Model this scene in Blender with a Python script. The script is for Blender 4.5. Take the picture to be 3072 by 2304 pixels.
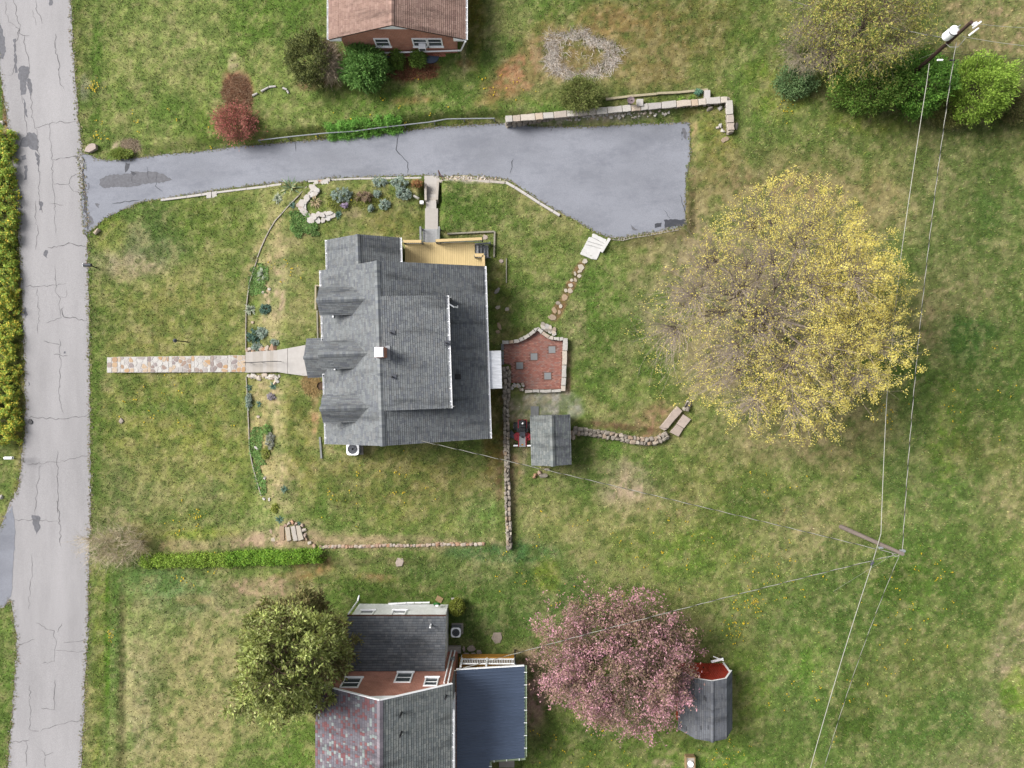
import bpy, bmesh, math, random
import numpy as np
from mathutils import Vector, Matrix
random.seed(7); RNG = np.random.default_rng(11)
for o in list(bpy.data.objects): bpy.data.objects.remove(o)
scene = bpy.context.scene
COL = scene.collection

# ---------------------------------------------------------------- camera, sky, sun, exposure
CAMH = 53.0; FPX = 2120.0; PCX, PCY = 1536.0, 1152.0
cam = bpy.data.cameras.new('camera'); cam.sensor_width = 36.0; cam.sensor_fit = 'HORIZONTAL'
cam.lens = FPX / 3072.0 * 36.0; cam.clip_start = 0.5; cam.clip_end = 2000
camo = bpy.data.objects.new('camera', cam); COL.objects.link(camo)
camo.location = (0, 0, CAMH); camo.rotation_euler = (0, 0, 0)
scene.camera = camo
SUN_EL = math.radians(40); SUN_AZ = math.radians(-68)          # azimuth clockwise from +Y (image top)
wd = bpy.data.worlds.new('World'); scene.world = wd; wd.use_nodes = True
nt = wd.node_tree; nt.nodes.clear()
sky = nt.nodes.new('ShaderNodeTexSky'); sky.sky_type = 'NISHITA'; sky.sun_disc = False
sky.sun_elevation = SUN_EL; sky.sun_rotation = SUN_AZ % (2 * math.pi); sky.dust_density = 4.0; sky.altitude = 100
hs = nt.nodes.new('ShaderNodeHueSaturation'); hs.inputs['Saturation'].default_value = 0.30
bg = nt.nodes.new('ShaderNodeBackground'); bg.inputs['Strength'].default_value = 0.095
wo = nt.nodes.new('ShaderNodeOutputWorld')
nt.links.new(sky.outputs[0], hs.inputs['Color']); nt.links.new(hs.outputs[0], bg.inputs[0]); nt.links.new(bg.outputs[0], wo.inputs[0])
sl = bpy.data.lights.new('sun', 'SUN'); sl.energy = 2.8; sl.angle = math.radians(28); sl.color = (1.0, 0.975, 0.945)
so = bpy.data.objects.new('sun', sl); COL.objects.link(so); so.location = (-40, 20, 80)
sdir = Vector((math.sin(SUN_AZ) * math.cos(SUN_EL), math.cos(SUN_AZ) * math.cos(SUN_EL), math.sin(SUN_EL)))
so.rotation_euler = (-sdir).to_track_quat('-Z', 'Y').to_euler()
scene.view_settings.view_transform = 'Standard'; scene.view_settings.look = 'None'
scene.view_settings.gamma = 1.0; scene.view_settings.exposure = 1.17; scene.view_settings.use_curve_mapping = False
scene.render.resolution_x = 1024; scene.render.resolution_y = 768
KEXP = 2.4      # photographed brightness of a level surface over its base colour

# ---------------------------------------------------------------- small maths
def lin(c):
    c = np.asarray(c, float) / 255.0
    return np.where(c <= 0.04045, c / 12.92, ((c + 0.055) / 1.055) ** 2.4)
def alb(c):                       # a base colour from a colour seen on a level, lit surface of the photograph
    return np.minimum(lin(c) / KEXP, 0.82)
def vnoise(x, y, seed=0):
    ix = np.floor(x); iy = np.floor(y); fx = x - ix; fy = y - iy
    fx = fx * fx * (3 - 2 * fx); fy = fy * fy * (3 - 2 * fy)
    def h(a, b):
        v = np.sin(a * 127.1 + b * 311.7 + seed * 74.7) * 43758.5453
        return v - np.floor(v)
    return (h(ix, iy) * (1 - fx) + h(ix + 1, iy) * fx) * (1 - fy) + (h(ix, iy + 1) * (1 - fx) + h(ix + 1, iy + 1) * fx) * fy
def fbm(x, y, seed=0, o=4):
    t = 0; a = 0.5; s = 0
    for i in range(o):
        t = t + a * vnoise(x, y, seed + i * 13); s += a; a *= 0.5
        x, y = x * 1.6 * 1.25 + y * 0.3 + 5.2, y * 2.0 - x * 0.3 + 1.3
    return t / s
def sstep(a, b, x):
    t = np.clip((x - a) / (b - a), 0, 1); return t * t * (3 - 2 * t)
def in_poly(P, x, y):
    r = np.zeros(x.shape, bool); n = len(P)
    for i in range(n):
        x0, y0 = P[i]; x1, y1 = P[(i + 1) % n]
        if y0 == y1: continue
        c = ((y0 > y) != (y1 > y)) & (x < (x1 - x0) * (y - y0) / (y1 - y0) + x0)
        r ^= c
    return r
def poly_dist(P, x, y):
    d = np.full(x.shape, 1e9); n = len(P)
    for i in range(n):
        ax, ay = P[i]; bx, by = P[(i + 1) % n]; dx, dy = bx - ax, by - ay
        t = np.clip(((x - ax) * dx + (y - ay) * dy) / (dx * dx + dy * dy + 1e-9), 0, 1)
        d = np.minimum(d, np.hypot(x - ax - t * dx, y - ay - t * dy))
    return np.where(in_poly(P, x, y), -d, d)

def W(px, py, z=0.0):             # photogrammetry: the point at height z seen at a pixel of the photograph
    k = (CAMH - z) / FPX
    return Vector(((px - PCX) * k, -(py - PCY) * k, z))

# ---------------------------------------------------------------- terrain heights
DRIVE_Z = ([-34, -31, -26, -20, -6, 5, 15, 40], [-2.27, -2.27, -2.1, -1.7, -0.7, 0.35, 0.4, 0.3])
_dx = np.linspace(-36, 42, 400); _dz = np.interp(_dx, *DRIVE_Z); _dz = np.convolve(np.pad(_dz, 20, mode='edge'), np.ones(41) / 41, 'valid')
def drive_z(x): return np.interp(x, _dx, _dz)
def road_z(y): return -2.32 + 0.004 * np.asarray(y)
def jag(P, amp, step, seed, closed=True):
    out = []; n = len(P); rr = random.Random(seed)
    for i in range(n if closed else n - 1):
        a = Vector(P[i]); b = Vector(P[(i + 1) % n]); m = max(1, int((b - a).length / step))
        nn = Vector((-(b - a).y, (b - a).x)); nn.normalize() if nn.length > 0 else None
        for k in range(m):
            q = a.lerp(b, k / m) + nn * (rr.uniform(-amp, amp) if k else rr.uniform(-amp, amp) * .5)
            out.append((q.x, q.y))
    return out
ROAD_PX = [(190, -300), (214, 0), (219, 96), (227, 217), (236, 362), (248, 444), (256, 579), (265, 675), (264, 760), (268, 991), (270, 1232),
           (272, 1520), (265, 1697), (263, 1866), (256, 1986), (248, 2155), (241, 2304), (222, 2650), (-10, 2650), (20, 2304), (25, 2230),
           (35, 2150), (42, 2040), (48, 1950), (45, 1890), (30, 1800), (8, 1822), (-60, 1850), (-60, 1620), (0, 1580), (25, 1515), (52, 1470),
           (62, 1420), (68, 1340), (76, 1280), (75, 1150), (70, 1000), (65, 850), (58, 700), (48, 560), (35, 440), (15, 300), (0, 205), (-20, 0), (-50, -300)]
ROAD = [tuple(W(x, y, -2.32)[:2]) for x, y in ROAD_PX]
DRIVE_PX = [(234, 452), (262, 464), (290, 475), (310, 480), (330, 482), (395, 476), (480, 465), (620, 452), (700, 441), (893, 424), (1110, 407), (1211, 393), (1308, 381),
            (1400, 376), (1511, 370), (1641, 381), (1786, 381), (1882, 374), (2068, 367), (2070, 434), (2068, 482), (2058, 530), (2056, 627), (2057, 675),
            (1998, 690), (1930, 702), (1853, 714), (1834, 714), (1786, 697), (1738, 668), (1670, 632), (1617, 603), (1569, 569), (1525, 538), (1472, 533),
            (1400, 526), (1317, 530), (1269, 526), (984, 535), (922, 545), (845, 547), (700, 564), (651, 571), (482, 598), (424, 605), (362, 632), (313, 656), (289, 680), (270, 694), (252, 704)]
def drive_pt(px, py):
    z = -1.0
    for _ in range(8):
        p = W(px, py, z); z = float(drive_z(p.x))
    return (p.x, p.y)
DRIVE = [drive_pt(x, y) for x, y in DRIVE_PX]
STAIRCUT = [(-6.72, 10.9), (-5.48, 10.9), (-5.48, 15.3), (-6.72, 15.3)]
def height(x, y):
    F = np.interp(x, [-90, -37.5, -31.5, -27, -21, -19.9, -17.0, -14], [-3.2, -2.45, -2.33, -2.05, -1.45, -1.38, -0.12, 0.0])
    Fs = np.interp(x, [-90, -31.5, -27, -20, -12, 0, 8], [-3.2, -2.35, -2.2, -1.6, -0.75, -0.35, 0.0])
    Fn = np.interp(x, [-90, -31.5, -25, -12, -4, 0, 10, 18, 30], [-3.2, -2.3, -1.6, -0.15, 0.45, 0.75, 1.0, 0.75, 0.25])
    wn = sstep(13.2, 18.5, y); ws = sstep(-11.0, -17.0, y)
    h = F * (1 - wn) * (1 - ws) + Fn * wn + Fs * ws
    ditch = np.exp(-((x + 30.4) / 0.45) ** 2) * sstep(-13, -17, y) * 0.28
    h = h - ditch + (fbm(x * .35, y * .35, 3, 3) - .5) * 0.14 * sstep(-36, -28, x)
    dd = poly_dist(DRIVE, x, y)
    h = h + (drive_z(x) - h) * sstep(0.95, 0.05, dd) - 0.05 * (dd < -0.12)
    sd = poly_dist(STAIRCUT, x, y)
    h = np.where(sd < .3, np.minimum(h, np.interp(y, [10.8, 13.0, 13.6, 15.6], [-.06, -.10, -.5, -.85])) * sstep(.3, .0, sd) + h * (1 - sstep(.3, .0, sd)), h)
    rd = poly_dist(ROAD, x, y)
    h = h + (road_z(y) - h) * sstep(1.3, 0.05, rd) - 0.05 * (rd < -0.12)
    return h
GX = np.concatenate([[-420, -220, -120, -80, -60, -50], np.arange(-44, 44.01, 0.17), [50, 60, 80, 120, 220, 420]])
GY = np.concatenate([[-420, -220, -120, -80, -60, -48, -40], np.arange(-34, 34.01, 0.17), [40, 48, 60, 80, 120, 220, 420]])
GXX, GYY = np.meshgrid(GX, GY)
GZ = height(GXX.ravel(), GYY.ravel()).reshape(GXX.shape)
def gz_arr(x, y):
    ix = np.clip(np.searchsorted(GX, x) - 1, 0, len(GX) - 2); iy = np.clip(np.searchsorted(GY, y) - 1, 0, len(GY) - 2)
    tx = (x - GX[ix]) / (GX[ix + 1] - GX[ix]); ty = (y - GY[iy]) / (GY[iy + 1] - GY[iy])
    return (GZ[iy, ix] * (1 - tx) + GZ[iy, ix + 1] * tx) * (1 - ty) + (GZ[iy + 1, ix] * (1 - tx) + GZ[iy + 1, ix + 1] * tx) * ty
def gz(x, y): return float(gz_arr(np.array([x], float), np.array([y], float))[0])
def G(px, py, h=0.0):             # the ground point (plus h above the ground) seen at a pixel
    z = 0.0
    for _ in range(10):
        p = W(px, py, z); z = gz(p.x, p.y) + h
    return Vector((p.x, p.y, z))

# ---------------------------------------------------------------- objects
WLOC = {}
def link(o, parent=None):
    COL.objects.link(o)
    if parent is not None: o.parent = parent
    return o
def tag(o, label, cat, group=None):
    o['label'] = label; o['category'] = cat
    if group: o['group'] = group
    return o
def thing(name, label, cat, loc=(0, 0, 0), group=None):
    o = bpy.data.objects.new(name, None); o.empty_display_size = 0.3; link(o)
    o.location = loc; WLOC[o] = Vector(loc); return tag(o, label, cat, group)
def wloc(o): return WLOC.get(o, Vector((0, 0, 0))) if o is not None else Vector((0, 0, 0))
def make_mesh(name, V, Fc, mat=None, cols=None, smooth=False):
    me = bpy.data.meshes.new(name)
    me.from_pydata([tuple(v) for v in V], [], Fc)
    if cols is not None:
        at = me.color_attributes.new('Col', 'FLOAT_COLOR', 'CORNER')
        arr = np.ones((len(me.loops), 4), np.float32)
        lt = np.zeros(len(me.polygons), np.int32); me.polygons.foreach_get('loop_total', lt)
        arr[:, :3] = np.repeat(np.asarray(cols, np.float32)[:, :3], lt, axis=0)
        at.data.foreach_set('color', arr.ravel())
    if mat: me.materials.append(mat)
    if smooth: me.polygons.foreach_set('use_smooth', [True] * len(me.polygons))
    me.update(); return me
def add(name, me, parent=None, loc=(0, 0, 0), rot=None, scale=None):
    """loc is in world coordinates; parents here never rotate"""
    o = bpy.data.objects.new(name, me); link(o, parent)
    o.location = Vector(loc) - wloc(parent); WLOC[o] = Vector(loc)
    if rot is not None: o.rotation_euler = rot
    if scale is not None: o.scale = scale
    return o
class MB:
    def __init__(s): s.V = []; s.F = []; s.C = []
    def f(s, vs, fs, c=None):
        n = len(s.V); s.V += [Vector(v) for v in vs]
        for q in fs: s.F.append([n + i for i in q]); s.C.append(c if c is not None else (1, 1, 1))
        return s
    def box(s, c, d, rz=0.0, col=None, R=None):
        R = R or Matrix.Rotation(rz, 3, 'Z'); c = Vector(c); x, y, z = d[0] / 2, d[1] / 2, d[2] / 2
        vs = [c + R @ Vector((i * x, j * y, k * z)) for k in (-1, 1) for j in (-1, 1) for i in (-1, 1)]
        return s.f(vs, [(0, 2, 3, 1), (4, 5, 7, 6), (0, 1, 5, 4), (2, 6, 7, 3), (0, 4, 6, 2), (1, 3, 7, 5)], col)
    def beam(s, a, b, w, h, col=None, up=(0, 0, 1)):
        a, b = Vector(a), Vector(b); d = (b - a); L = d.length; d.normalize(); up = Vector(up)
        if abs(d.dot(up)) > .98: up = Vector((0, 1, 0))
        sd = d.cross(up).normalized(); u2 = sd.cross(d)
        R = Matrix((sd, d, u2)).transposed()
        return s.box((a + b) / 2, (w, L, h), col=col, R=R)
    def cyl(s, a, b, r0, r1=None, n=8, col=None, caps=True):
        a, b = Vector(a), Vector(b); r1 = r0 if r1 is None else r1; d = (b - a).normalized()
        u = d.orthogonal().normalized(); v = d.cross(u)
        vs = []
        for p, r in ((a, r0), (b, r1)):
            for i in range(n):
                t = 2 * math.pi * i / n; vs.append(p + (u * math.cos(t) + v * math.sin(t)) * r)
        fs = [(i, (i + 1) % n, n + (i + 1) % n, n + i) for i in range(n)]
        if caps: fs += [tuple(range(n - 1, -1, -1)), tuple(range(n, 2 * n))]
        return s.f(vs, fs, col)
    def path(s, pts, r, n=6, col=None):
        for a, b in zip(pts[:-1], pts[1:]): s.cyl(a, b, r, r, n, col)
        return s
    def prism(s, poly, z0, z1, col=None, bev=0.0):
        """poly: list of (x, y), counter-clockwise; z0, z1 numbers or functions of x, y"""
        P = [Vector((p[0], p[1])) for p in poly]
        if sum(P[i].x * P[(i + 1) % len(P)].y - P[(i + 1) % len(P)].x * P[i].y for i in range(len(P))) < 0: P.reverse()
        f0 = z0 if callable(z0) else (lambda x, y: z0); f1 = z1 if callable(z1) else (lambda x, y: z1)
        n = len(P); c = sum(P, Vector((0, 0))) / n
        lo = [Vector((p.x, p.y, f0(p.x, p.y))) for p in P]
        if bev > 0:
            mid = [Vector((p.x, p.y, f1(p.x, p.y) - bev)) for p in P]; Q = []
            for p in P:
                dd = c - p; Q.append(p + dd * min(.4, bev * 1.2 / max(dd.length, 1e-6)))
            hi = [Vector((q.x, q.y, f1(q.x, q.y))) for q in Q]
            vs = lo + mid + hi
            fs = [(i, (i + 1) % n, n + (i + 1) % n, n + i) for i in range(n)] + [(n + i, n + (i + 1) % n, 2 * n + (i + 1) % n, 2 * n + i) for i in range(n)]
            fs.append(tuple(range(2 * n, 3 * n)))
        else:
            hi = [Vector((p.x, p.y, f1(p.x, p.y))) for p in P]; vs = lo + hi
            fs = [(i, (i + 1) % n, n + (i + 1) % n, n + i) for i in range(n)] + [tuple(range(n, 2 * n))]
        return s.f(vs, fs, col)
    def build(s, name, mat, parent=None, smooth=False, cols=False):
        o0 = wloc(parent)
        me = make_mesh(name, [v - o0 for v in s.V], s.F, mat, s.C if cols else None, smooth)
        o = bpy.data.objects.new(name, me); link(o, parent); WLOC[o] = Vector(o0); return o
# ---------------------------------------------------------------- materials
def node_mat(name):
    m = bpy.data.materials.new(name); m.use_nodes = True; t = m.node_tree
    b = t.nodes['Principled BSDF']; return m, t, b
def N(t, typ, **kw):
    n = t.nodes.new(typ)
    for k, v in kw.items():
        if k in n.inputs.keys(): n.inputs[k].default_value = v
        else: setattr(n, k, v)
    return n
def mixc(t, fac, a, b, mode='MIX'):
    n = t.nodes.new('ShaderNodeMix'); n.data_type = 'RGBA'; n.blend_type = mode
    for i, v in ((0, fac), (6, a), (7, b)):
        if hasattr(v, 'links'): t.links.new(v, n.inputs[i])
        elif i == 0: n.inputs[0].default_value = v
        else: n.inputs[i].default_value = tuple(v)[:3] + (1,)
    return n.outputs[2]
def pos(t): return t.nodes.new('ShaderNodeNewGeometry').outputs['Position']
def noise(t, scale, detail=4, rough=.6, vec=None, scl=None):
    n = N(t, 'ShaderNodeTexNoise'); n.inputs['Scale'].default_value = scale; n.inputs['Detail'].default_value = detail; n.inputs['Roughness'].default_value = rough
    v = vec or pos(t)
    if scl:
        mp = t.nodes.new('ShaderNodeMapping'); mp.inputs['Scale'].default_value = scl; t.links.new(v, mp.inputs[0]); v = mp.outputs[0]
    t.links.new(v, n.inputs['Vector']); return n.outputs['Fac']
def ramp(t, fac, stops):
    r = t.nodes.new('ShaderNodeValToRGB'); e = r.color_ramp.elements
    while len(e) < len(stops): e.new(.5)
    for i, (p, c) in enumerate(stops):
        e[i].position = p; c = c if hasattr(c, '__len__') else (c, c, c); e[i].color = tuple(c)[:3] + (1,)
    t.links.new(fac, r.inputs[0]); return r.outputs[0]
def bump(t, b, h, strength=.4, dist=.02):
    n = N(t, 'ShaderNodeBump'); n.inputs['Strength'].default_value = strength; n.inputs['Distance'].default_value = dist
    t.links.new(h, n.inputs['Height']); t.links.new(n.outputs[0], b.inputs['Normal'])
def mat_plain(name, c, rough=.7, var=.18, scale=6, metal=0.0, spec=.3, scl=None):
    """a colour with soft blotches and grain"""
    m, t, b = node_mat(name); c = np.asarray(c, float)
    f = noise(t, scale, 6, .65, scl=scl)
    col = ramp(t, f, [(.25, c * (1 - var)), (.75, np.minimum(c * (1 + var), .9))])
    t.links.new(col, b.inputs['Base Color']); b.inputs['Roughness'].default_value = rough; b.inputs['Metallic'].default_value = metal
    b.inputs['Specular IOR Level'].default_value = spec
    bump(t, b, noise(t, scale * 6, 3), .25, .01); return m
def mat_col(name, rough=.8, var=.25, scale=9, spec=.2, trans=0.0):
    """colour of each piece from its Col attribute, with grain on top"""
    m, t, b = node_mat(name); at = N(t, 'ShaderNodeAttribute'); at.attribute_name = 'Col'
    g = ramp(t, noise(t, scale, 5, .7), [(.2, 1 - var), (.8, 1 + var)])
    c = mixc(t, 1.0, at.outputs['Color'], g, 'MULTIPLY')
    t.links.new(c, b.inputs['Base Color']); b.inputs['Roughness'].default_value = rough; b.inputs['Specular IOR Level'].default_value = spec
    if trans > 0:
        tr = N(t, 'ShaderNodeBsdfTranslucent'); ms = N(t, 'ShaderNodeMixShader'); ms.inputs[0].default_value = trans
        t.links.new(c, tr.inputs[0]); t.links.new(b.outputs[0], ms.inputs[1]); t.links.new(tr.outputs[0], ms.inputs[2])
        t.links.new(ms.outputs[0], t.nodes['Material Output'].inputs[0])
    return m
def mat_rand(name, stops, rough=.85, var=.22, scale=8, bstr=.5):
    """each object its own colour out of a range, with mineral grain"""
    m, t, b = node_mat(name); oi = N(t, 'ShaderNodeObjectInfo')
    c = ramp(t, oi.outputs['Random'], [(p, alb(q)) for p, q in stops])
    g = ramp(t, noise(t, scale, 6, .7), [(.2, 1 - var), (.8, 1 + var)])
    t.links.new(mixc(t, 1.0, c, g, 'MULTIPLY'), b.inputs['Base Color']); b.inputs['Roughness'].default_value = rough
    b.inputs['Specular IOR Level'].default_value = .25
    bump(t, b, noise(t, scale * 3, 4), bstr, .02); return m
def mat_brick(name, c1, c2, mortar, bw=.21, bh=.07, rot=None):
    m, t, b = node_mat(name); g = t.nodes.new('ShaderNodeNewGeometry')
    sx = t.nodes.new('ShaderNodeSeparateXYZ'); t.links.new(g.outputs['Position'], sx.inputs[0])
    ad = t.nodes.new('ShaderNodeMath'); t.links.new(sx.outputs[0], ad.inputs[0]); t.links.new(sx.outputs[1], ad.inputs[1])
    cb = t.nodes.new('ShaderNodeCombineXYZ'); t.links.new(ad.outputs[0], cb.inputs[0]); t.links.new(sx.outputs[2], cb.inputs[1])
    br = N(t, 'ShaderNodeTexBrick'); t.links.new(cb.outputs[0], br.inputs[0])
    br.inputs['Scale'].default_value = 1; br.inputs['Brick Width'].default_value = bw; br.inputs['Row Height'].default_value = bh
    br.inputs['Mortar Size'].default_value = .009; br.inputs['Bias'].default_value = 0
    for k, c in (('Color1', c1), ('Color2', c2), ('Mortar', mortar)): br.inputs[k].default_value = tuple(alb(c)) + (1,)
    gg = ramp(t, noise(t, 1.4, 5), [(.25, .75), (.75, 1.25)])
    t.links.new(mixc(t, 1.0, br.outputs[0], gg, 'MULTIPLY'), b.inputs['Base Color']); b.inputs['Roughness'].default_value = .9
    inv = t.nodes.new('ShaderNodeMath'); inv.operation = 'SUBTRACT'; inv.inputs[0].default_value = 1; t.links.new(br.outputs[1], inv.inputs[1])
    bump(t, b, inv.outputs[0], .6, .01); return m
def mat_siding(name, c, pitch=.12):
    m, t, b = node_mat(name); sx = t.nodes.new('ShaderNodeSeparateXYZ'); t.links.new(pos(t), sx.inputs[0])
    md = t.nodes.new('ShaderNodeMath'); md.operation = 'FLOORED_MODULO'; md.inputs[1].default_value = pitch; t.links.new(sx.outputs[2], md.inputs[0])
    dv = t.nodes.new('ShaderNodeMath'); dv.operation = 'DIVIDE'; dv.inputs[1].default_value = pitch; t.links.new(md.outputs[0], dv.inputs[0])
    c = np.asarray(c); t.links.new(ramp(t, noise(t, 2, 5), [(.3, c * .9), (.7, np.minimum(c * 1.06, .85))]), b.inputs['Base Color'])
    b.inputs['Roughness'].default_value = .55; bump(t, b, dv.outputs[0], .8, .02); return m

def ground_mat():
    m, t, b = node_mat('lawn_soil'); at = N(t, 'ShaderNodeAttribute'); at.attribute_name = 'Col'
    f1 = ramp(t, noise(t, 3.6, 9, .8), [(.28, .62), (.5, 1.0), (.72, 1.42)])
    f2 = ramp(t, noise(t, 22, 4, .7), [(.25, .76), (.75, 1.26)])
    c = mixc(t, 1.0, mixc(t, 1.0, at.outputs['Color'], f1, 'MULTIPLY'), f2, 'MULTIPLY')
    t.links.new(c, b.inputs['Base Color']); b.inputs['Roughness'].default_value = .95; b.inputs['Specular IOR Level'].default_value = .1
    bump(t, b, noise(t, 14, 6, .7), .8, .06); return m
def asphalt(name, c, streak, rough=.85, worn=None, con=1.0):
    m, t, b = node_mat(name); c = np.asarray(c)
    base = ramp(t, noise(t, .35, 6, .6, scl=streak), [(.30, c * (1 - .2 * con)), (.52, c), (.72, c * (1 + .12 * con))])
    fine = ramp(t, noise(t, 16, 5, .75), [(.25, .82), (.75, 1.17)])
    grit = ramp(t, noise(t, 34, 3, .7), [(.28, .80), (.72, 1.2)])
    col = mixc(t, 1.0, mixc(t, 1.0, base, fine, 'MULTIPLY'), grit, 'MULTIPLY')
    if worn is not None:
        w = ramp(t, noise(t, .8, 9, .8, scl=streak), [(.48, 0.0), (.72, .85)])
        col = mixc(t, w, col, worn)
    t.links.new(col, b.inputs['Base Color']); b.inputs['Roughness'].default_value = rough; b.inputs['Specular IOR Level'].default_value = .2
    bump(t, b, noise(t, 45, 4, .7), .5, .012); return m

M = {}
M['ground'] = ground_mat()
M['grass'] = mat_col('grass_blades', .8, .3, 20, .15)
M['leaf'] = mat_col('leaves', .7, .22, 14, .25, .30)
M['twig'] = mat_col('twigs', .9, .2, 20, .1)
def shingle_mat():
    m, t, b = node_mat('asphalt_shingles'); at = N(t, 'ShaderNodeAttribute'); at.attribute_name = 'Col'
    g = ramp(t, noise(t, 30, 4, .7), [(.2, .86), (.8, 1.14)]); st = ramp(t, noise(t, 1.0, 5, .6, scl=(.28, 1.5, .28)), [(.34, 1.08), (.52, 1.0), (.68, .60)])
    c = mixc(t, 1.0, mixc(t, 1.0, at.outputs['Color'], g, 'MULTIPLY'), st, 'MULTIPLY')
    t.links.new(c, b.inputs['Base Color']); b.inputs['Roughness'].default_value = .9; b.inputs['Specular IOR Level'].default_value = .15
    bump(t, b, noise(t, 80, 3), .3, .006); return m
M['shingle'] = shingle_mat()
M['piece'] = mat_col('coloured_pieces', .85, .2, 18, .25)
M['road'] = asphalt('old_asphalt', alb((198, 195, 196)), (1.0, .18, 1))
M['drive'] = asphalt('driveway_asphalt', alb((170, 173, 183)), (.45, .9, 1), worn=alb((140, 143, 154)), con=1.0)
M['tar'] = mat_plain('tar_patch', alb((128, 128, 134)), .8, .3, 5)
M['crack'] = mat_plain('road_crack', alb((126, 123, 124)), .9, .3, 9)
M['tar_dark'] = mat_plain('fresh_tar', alb((82, 84, 92)), .7, .3, 5)
M['concrete'] = mat_plain('concrete', alb((226, 220, 214)), .85, .09, 3)
M['concrete_old'] = mat_plain('weathered_concrete', alb((212, 202, 190)), .9, .14, 4)
M['white'] = mat_plain('white_paint', (.80, .80, .81), .45, .04, 3)
M['white_siding'] = mat_siding('white_siding', (.80, .80, .80))
M['grey_siding'] = mat_siding('grey_siding', alb((170, 172, 172)))
M['tan_siding'] = mat_siding('tan_siding', alb((196, 190, 178)))
M['brick'] = mat_brick('red_brick', (244, 150, 114), (222, 126, 92), (248, 218, 198))
M['brick2'] = mat_brick('red_brown_brick', (242, 152, 124), (218, 126, 102), (248, 216, 198))
M['glass'], _t, _b = node_mat('window_glass'); _b.inputs['Base Color'].default_value = (.05, .06, .065, 1); _b.inputs['Roughness'].default_value = .08
M['black'] = mat_plain('black_metal', (.018, .018, .02), .5, .2, 8)
M['darkgrey'] = mat_plain('dark_grey_plastic', alb((92, 95, 104)), .6, .15, 8)
M['blue_metal'] = mat_plain('blue_grey_metal_roof', alb((92, 108, 134)), .42, .12, 1.5, 0, .5, (.3, 1, 1))
M['gutter_green'] = mat_plain('pale_green_gutter', alb((196, 214, 180)), .5, .08, 4)
M['galv'] = mat_plain('galvanised_awning', alb((252, 252, 254)), .5, .14, 3, 0, .4, (.4, 2, 1))
M['steel'] = mat_plain('grey_steel', alb((190, 194, 198)), .45, .1, 6, .2)
M['new_wood'] = mat_plain('fresh_pine', alb((250, 222, 162)), .75, .12, 7, 0, .2, (1, .15, 1))
M['rail_wood'] = mat_plain('pine_rail', alb((250, 220, 162)), .75, .1, 7, 0, .2, (.2, 1, 1))
M['old_wood'] = mat_plain('weathered_wood', alb((166, 168, 166)), .9, .2, 6, 0, .1, (.2, 1, 1))
M['old_wood_y'] = mat_plain('weathered_boards', alb((150, 152, 152)), .9, .22, 6, 0, .1, (1, .2, 1))
M['timber'] = mat_plain('garden_timber', alb((205, 192, 160)), .9, .2, 7)
M['grey_timber'] = mat_plain('grey_garden_timber', alb((176, 170, 152)), .9, .2, 7)
M['orange_wood'] = mat_plain('stained_deck', alb((206, 150, 62)), .7, .15, 6)
M['pole'] = mat_plain('pole_wood', alb((160, 146, 138)), .95, .28, 5, 0, .1, (1, 1, .1))
M['pole_dark'] = mat_plain('creosote_pole', alb((98, 78, 70)), .9, .3, 5, 0, .15, (1, 1, .1))
M['cable'] = mat_plain('bare_cable', alb((206, 204, 190)), .6, .1, 3)
M['cable_dark'] = mat_plain('black_cable', (.02, .02, .02), .6, .1, 3)
M['red_paint'] = mat_plain('red_barn_paint', alb((214, 76, 58)), .6, .15, 3)
M['red_mower'] = mat_plain('red_enamel', alb((190, 40, 55)), .35, .1, 5, 0, .5)
M['grey_mower'] = mat_plain('grey_footplate', alb((176, 178, 180)), .55, .12, 8)
M['rubber'] = mat_plain('tyre_rubber', (.015, .015, .016), .85, .2, 12)
M['orange'] = mat_plain('orange_sticker', alb((220, 150, 50)), .6, .1, 8)
M['bark'] = mat_plain('grey_bark', alb((120, 108, 98)), .95, .3, 9, 0, .1, (1, 1, .25))
M['stone_wall'] = mat_rand('fieldstone', [(0, (150, 140, 128)), (.3, (196, 186, 170)), (.55, (172, 160, 148)), (.8, (214, 204, 188)), (1, (190, 164, 138))])
M['stone_pale'] = mat_rand('pale_flagstone', [(0, (234, 228, 218)), (.35, (220, 214, 206)), (.6, (240, 232, 220)), (.88, (230, 204, 176)), (1, (210, 204, 200))])
M['stone_path'] = mat_rand('stepping_stone', [(0, (232, 222, 206)), (.4, (218, 204, 184)), (.7, (200, 172, 140)), (.88, (176, 172, 168)), (1, (226, 216, 204))])
M['stone_flag'] = mat_rand('mixed_flagstone', [(0, (236, 230, 222)), (.3, (240, 236, 230)), (.45, (184, 168, 162)), (.58, (236, 214, 188)), (.70, (224, 182, 136)), (.84, (176, 160, 158)), (1, (242, 238, 232))])
M['stone_slab'] = mat_rand('pinkish_slab', [(0, (206, 188, 174)), (.5, (218, 200, 188)), (1, (200, 182, 168))], scale=3)
M['stone_pink'] = mat_rand('warm_rock', [(0, (216, 196, 172)), (.3, (232, 220, 206)), (.6, (206, 160, 126)), (1, (222, 206, 192))])
M['mortar'] = mat_plain('pale_mortar', alb((234, 228, 222)), .9, .07, 6)
M['soil_dark'] = mat_plain('dark_soil', alb((110, 88, 68)), .95, .3, 9)
M['green_hose'] = mat_plain('green_hose', alb((70, 150, 70)), .5, .1, 8)
M['card'] = mat_plain('tan_board', alb((190, 160, 118)), .85, .12, 8)
M['terracotta'] = mat_plain('rust_brown_metal', alb((110, 72, 60)), .8, .2, 8)
M['birdbath'] = mat_plain('mauve_stoneware', alb((150, 130, 134)), .7, .15, 8)
M['dandelion'] = mat_plain('dandelion_yellow', alb((240, 206, 40)), .7, .15, 8)

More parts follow.
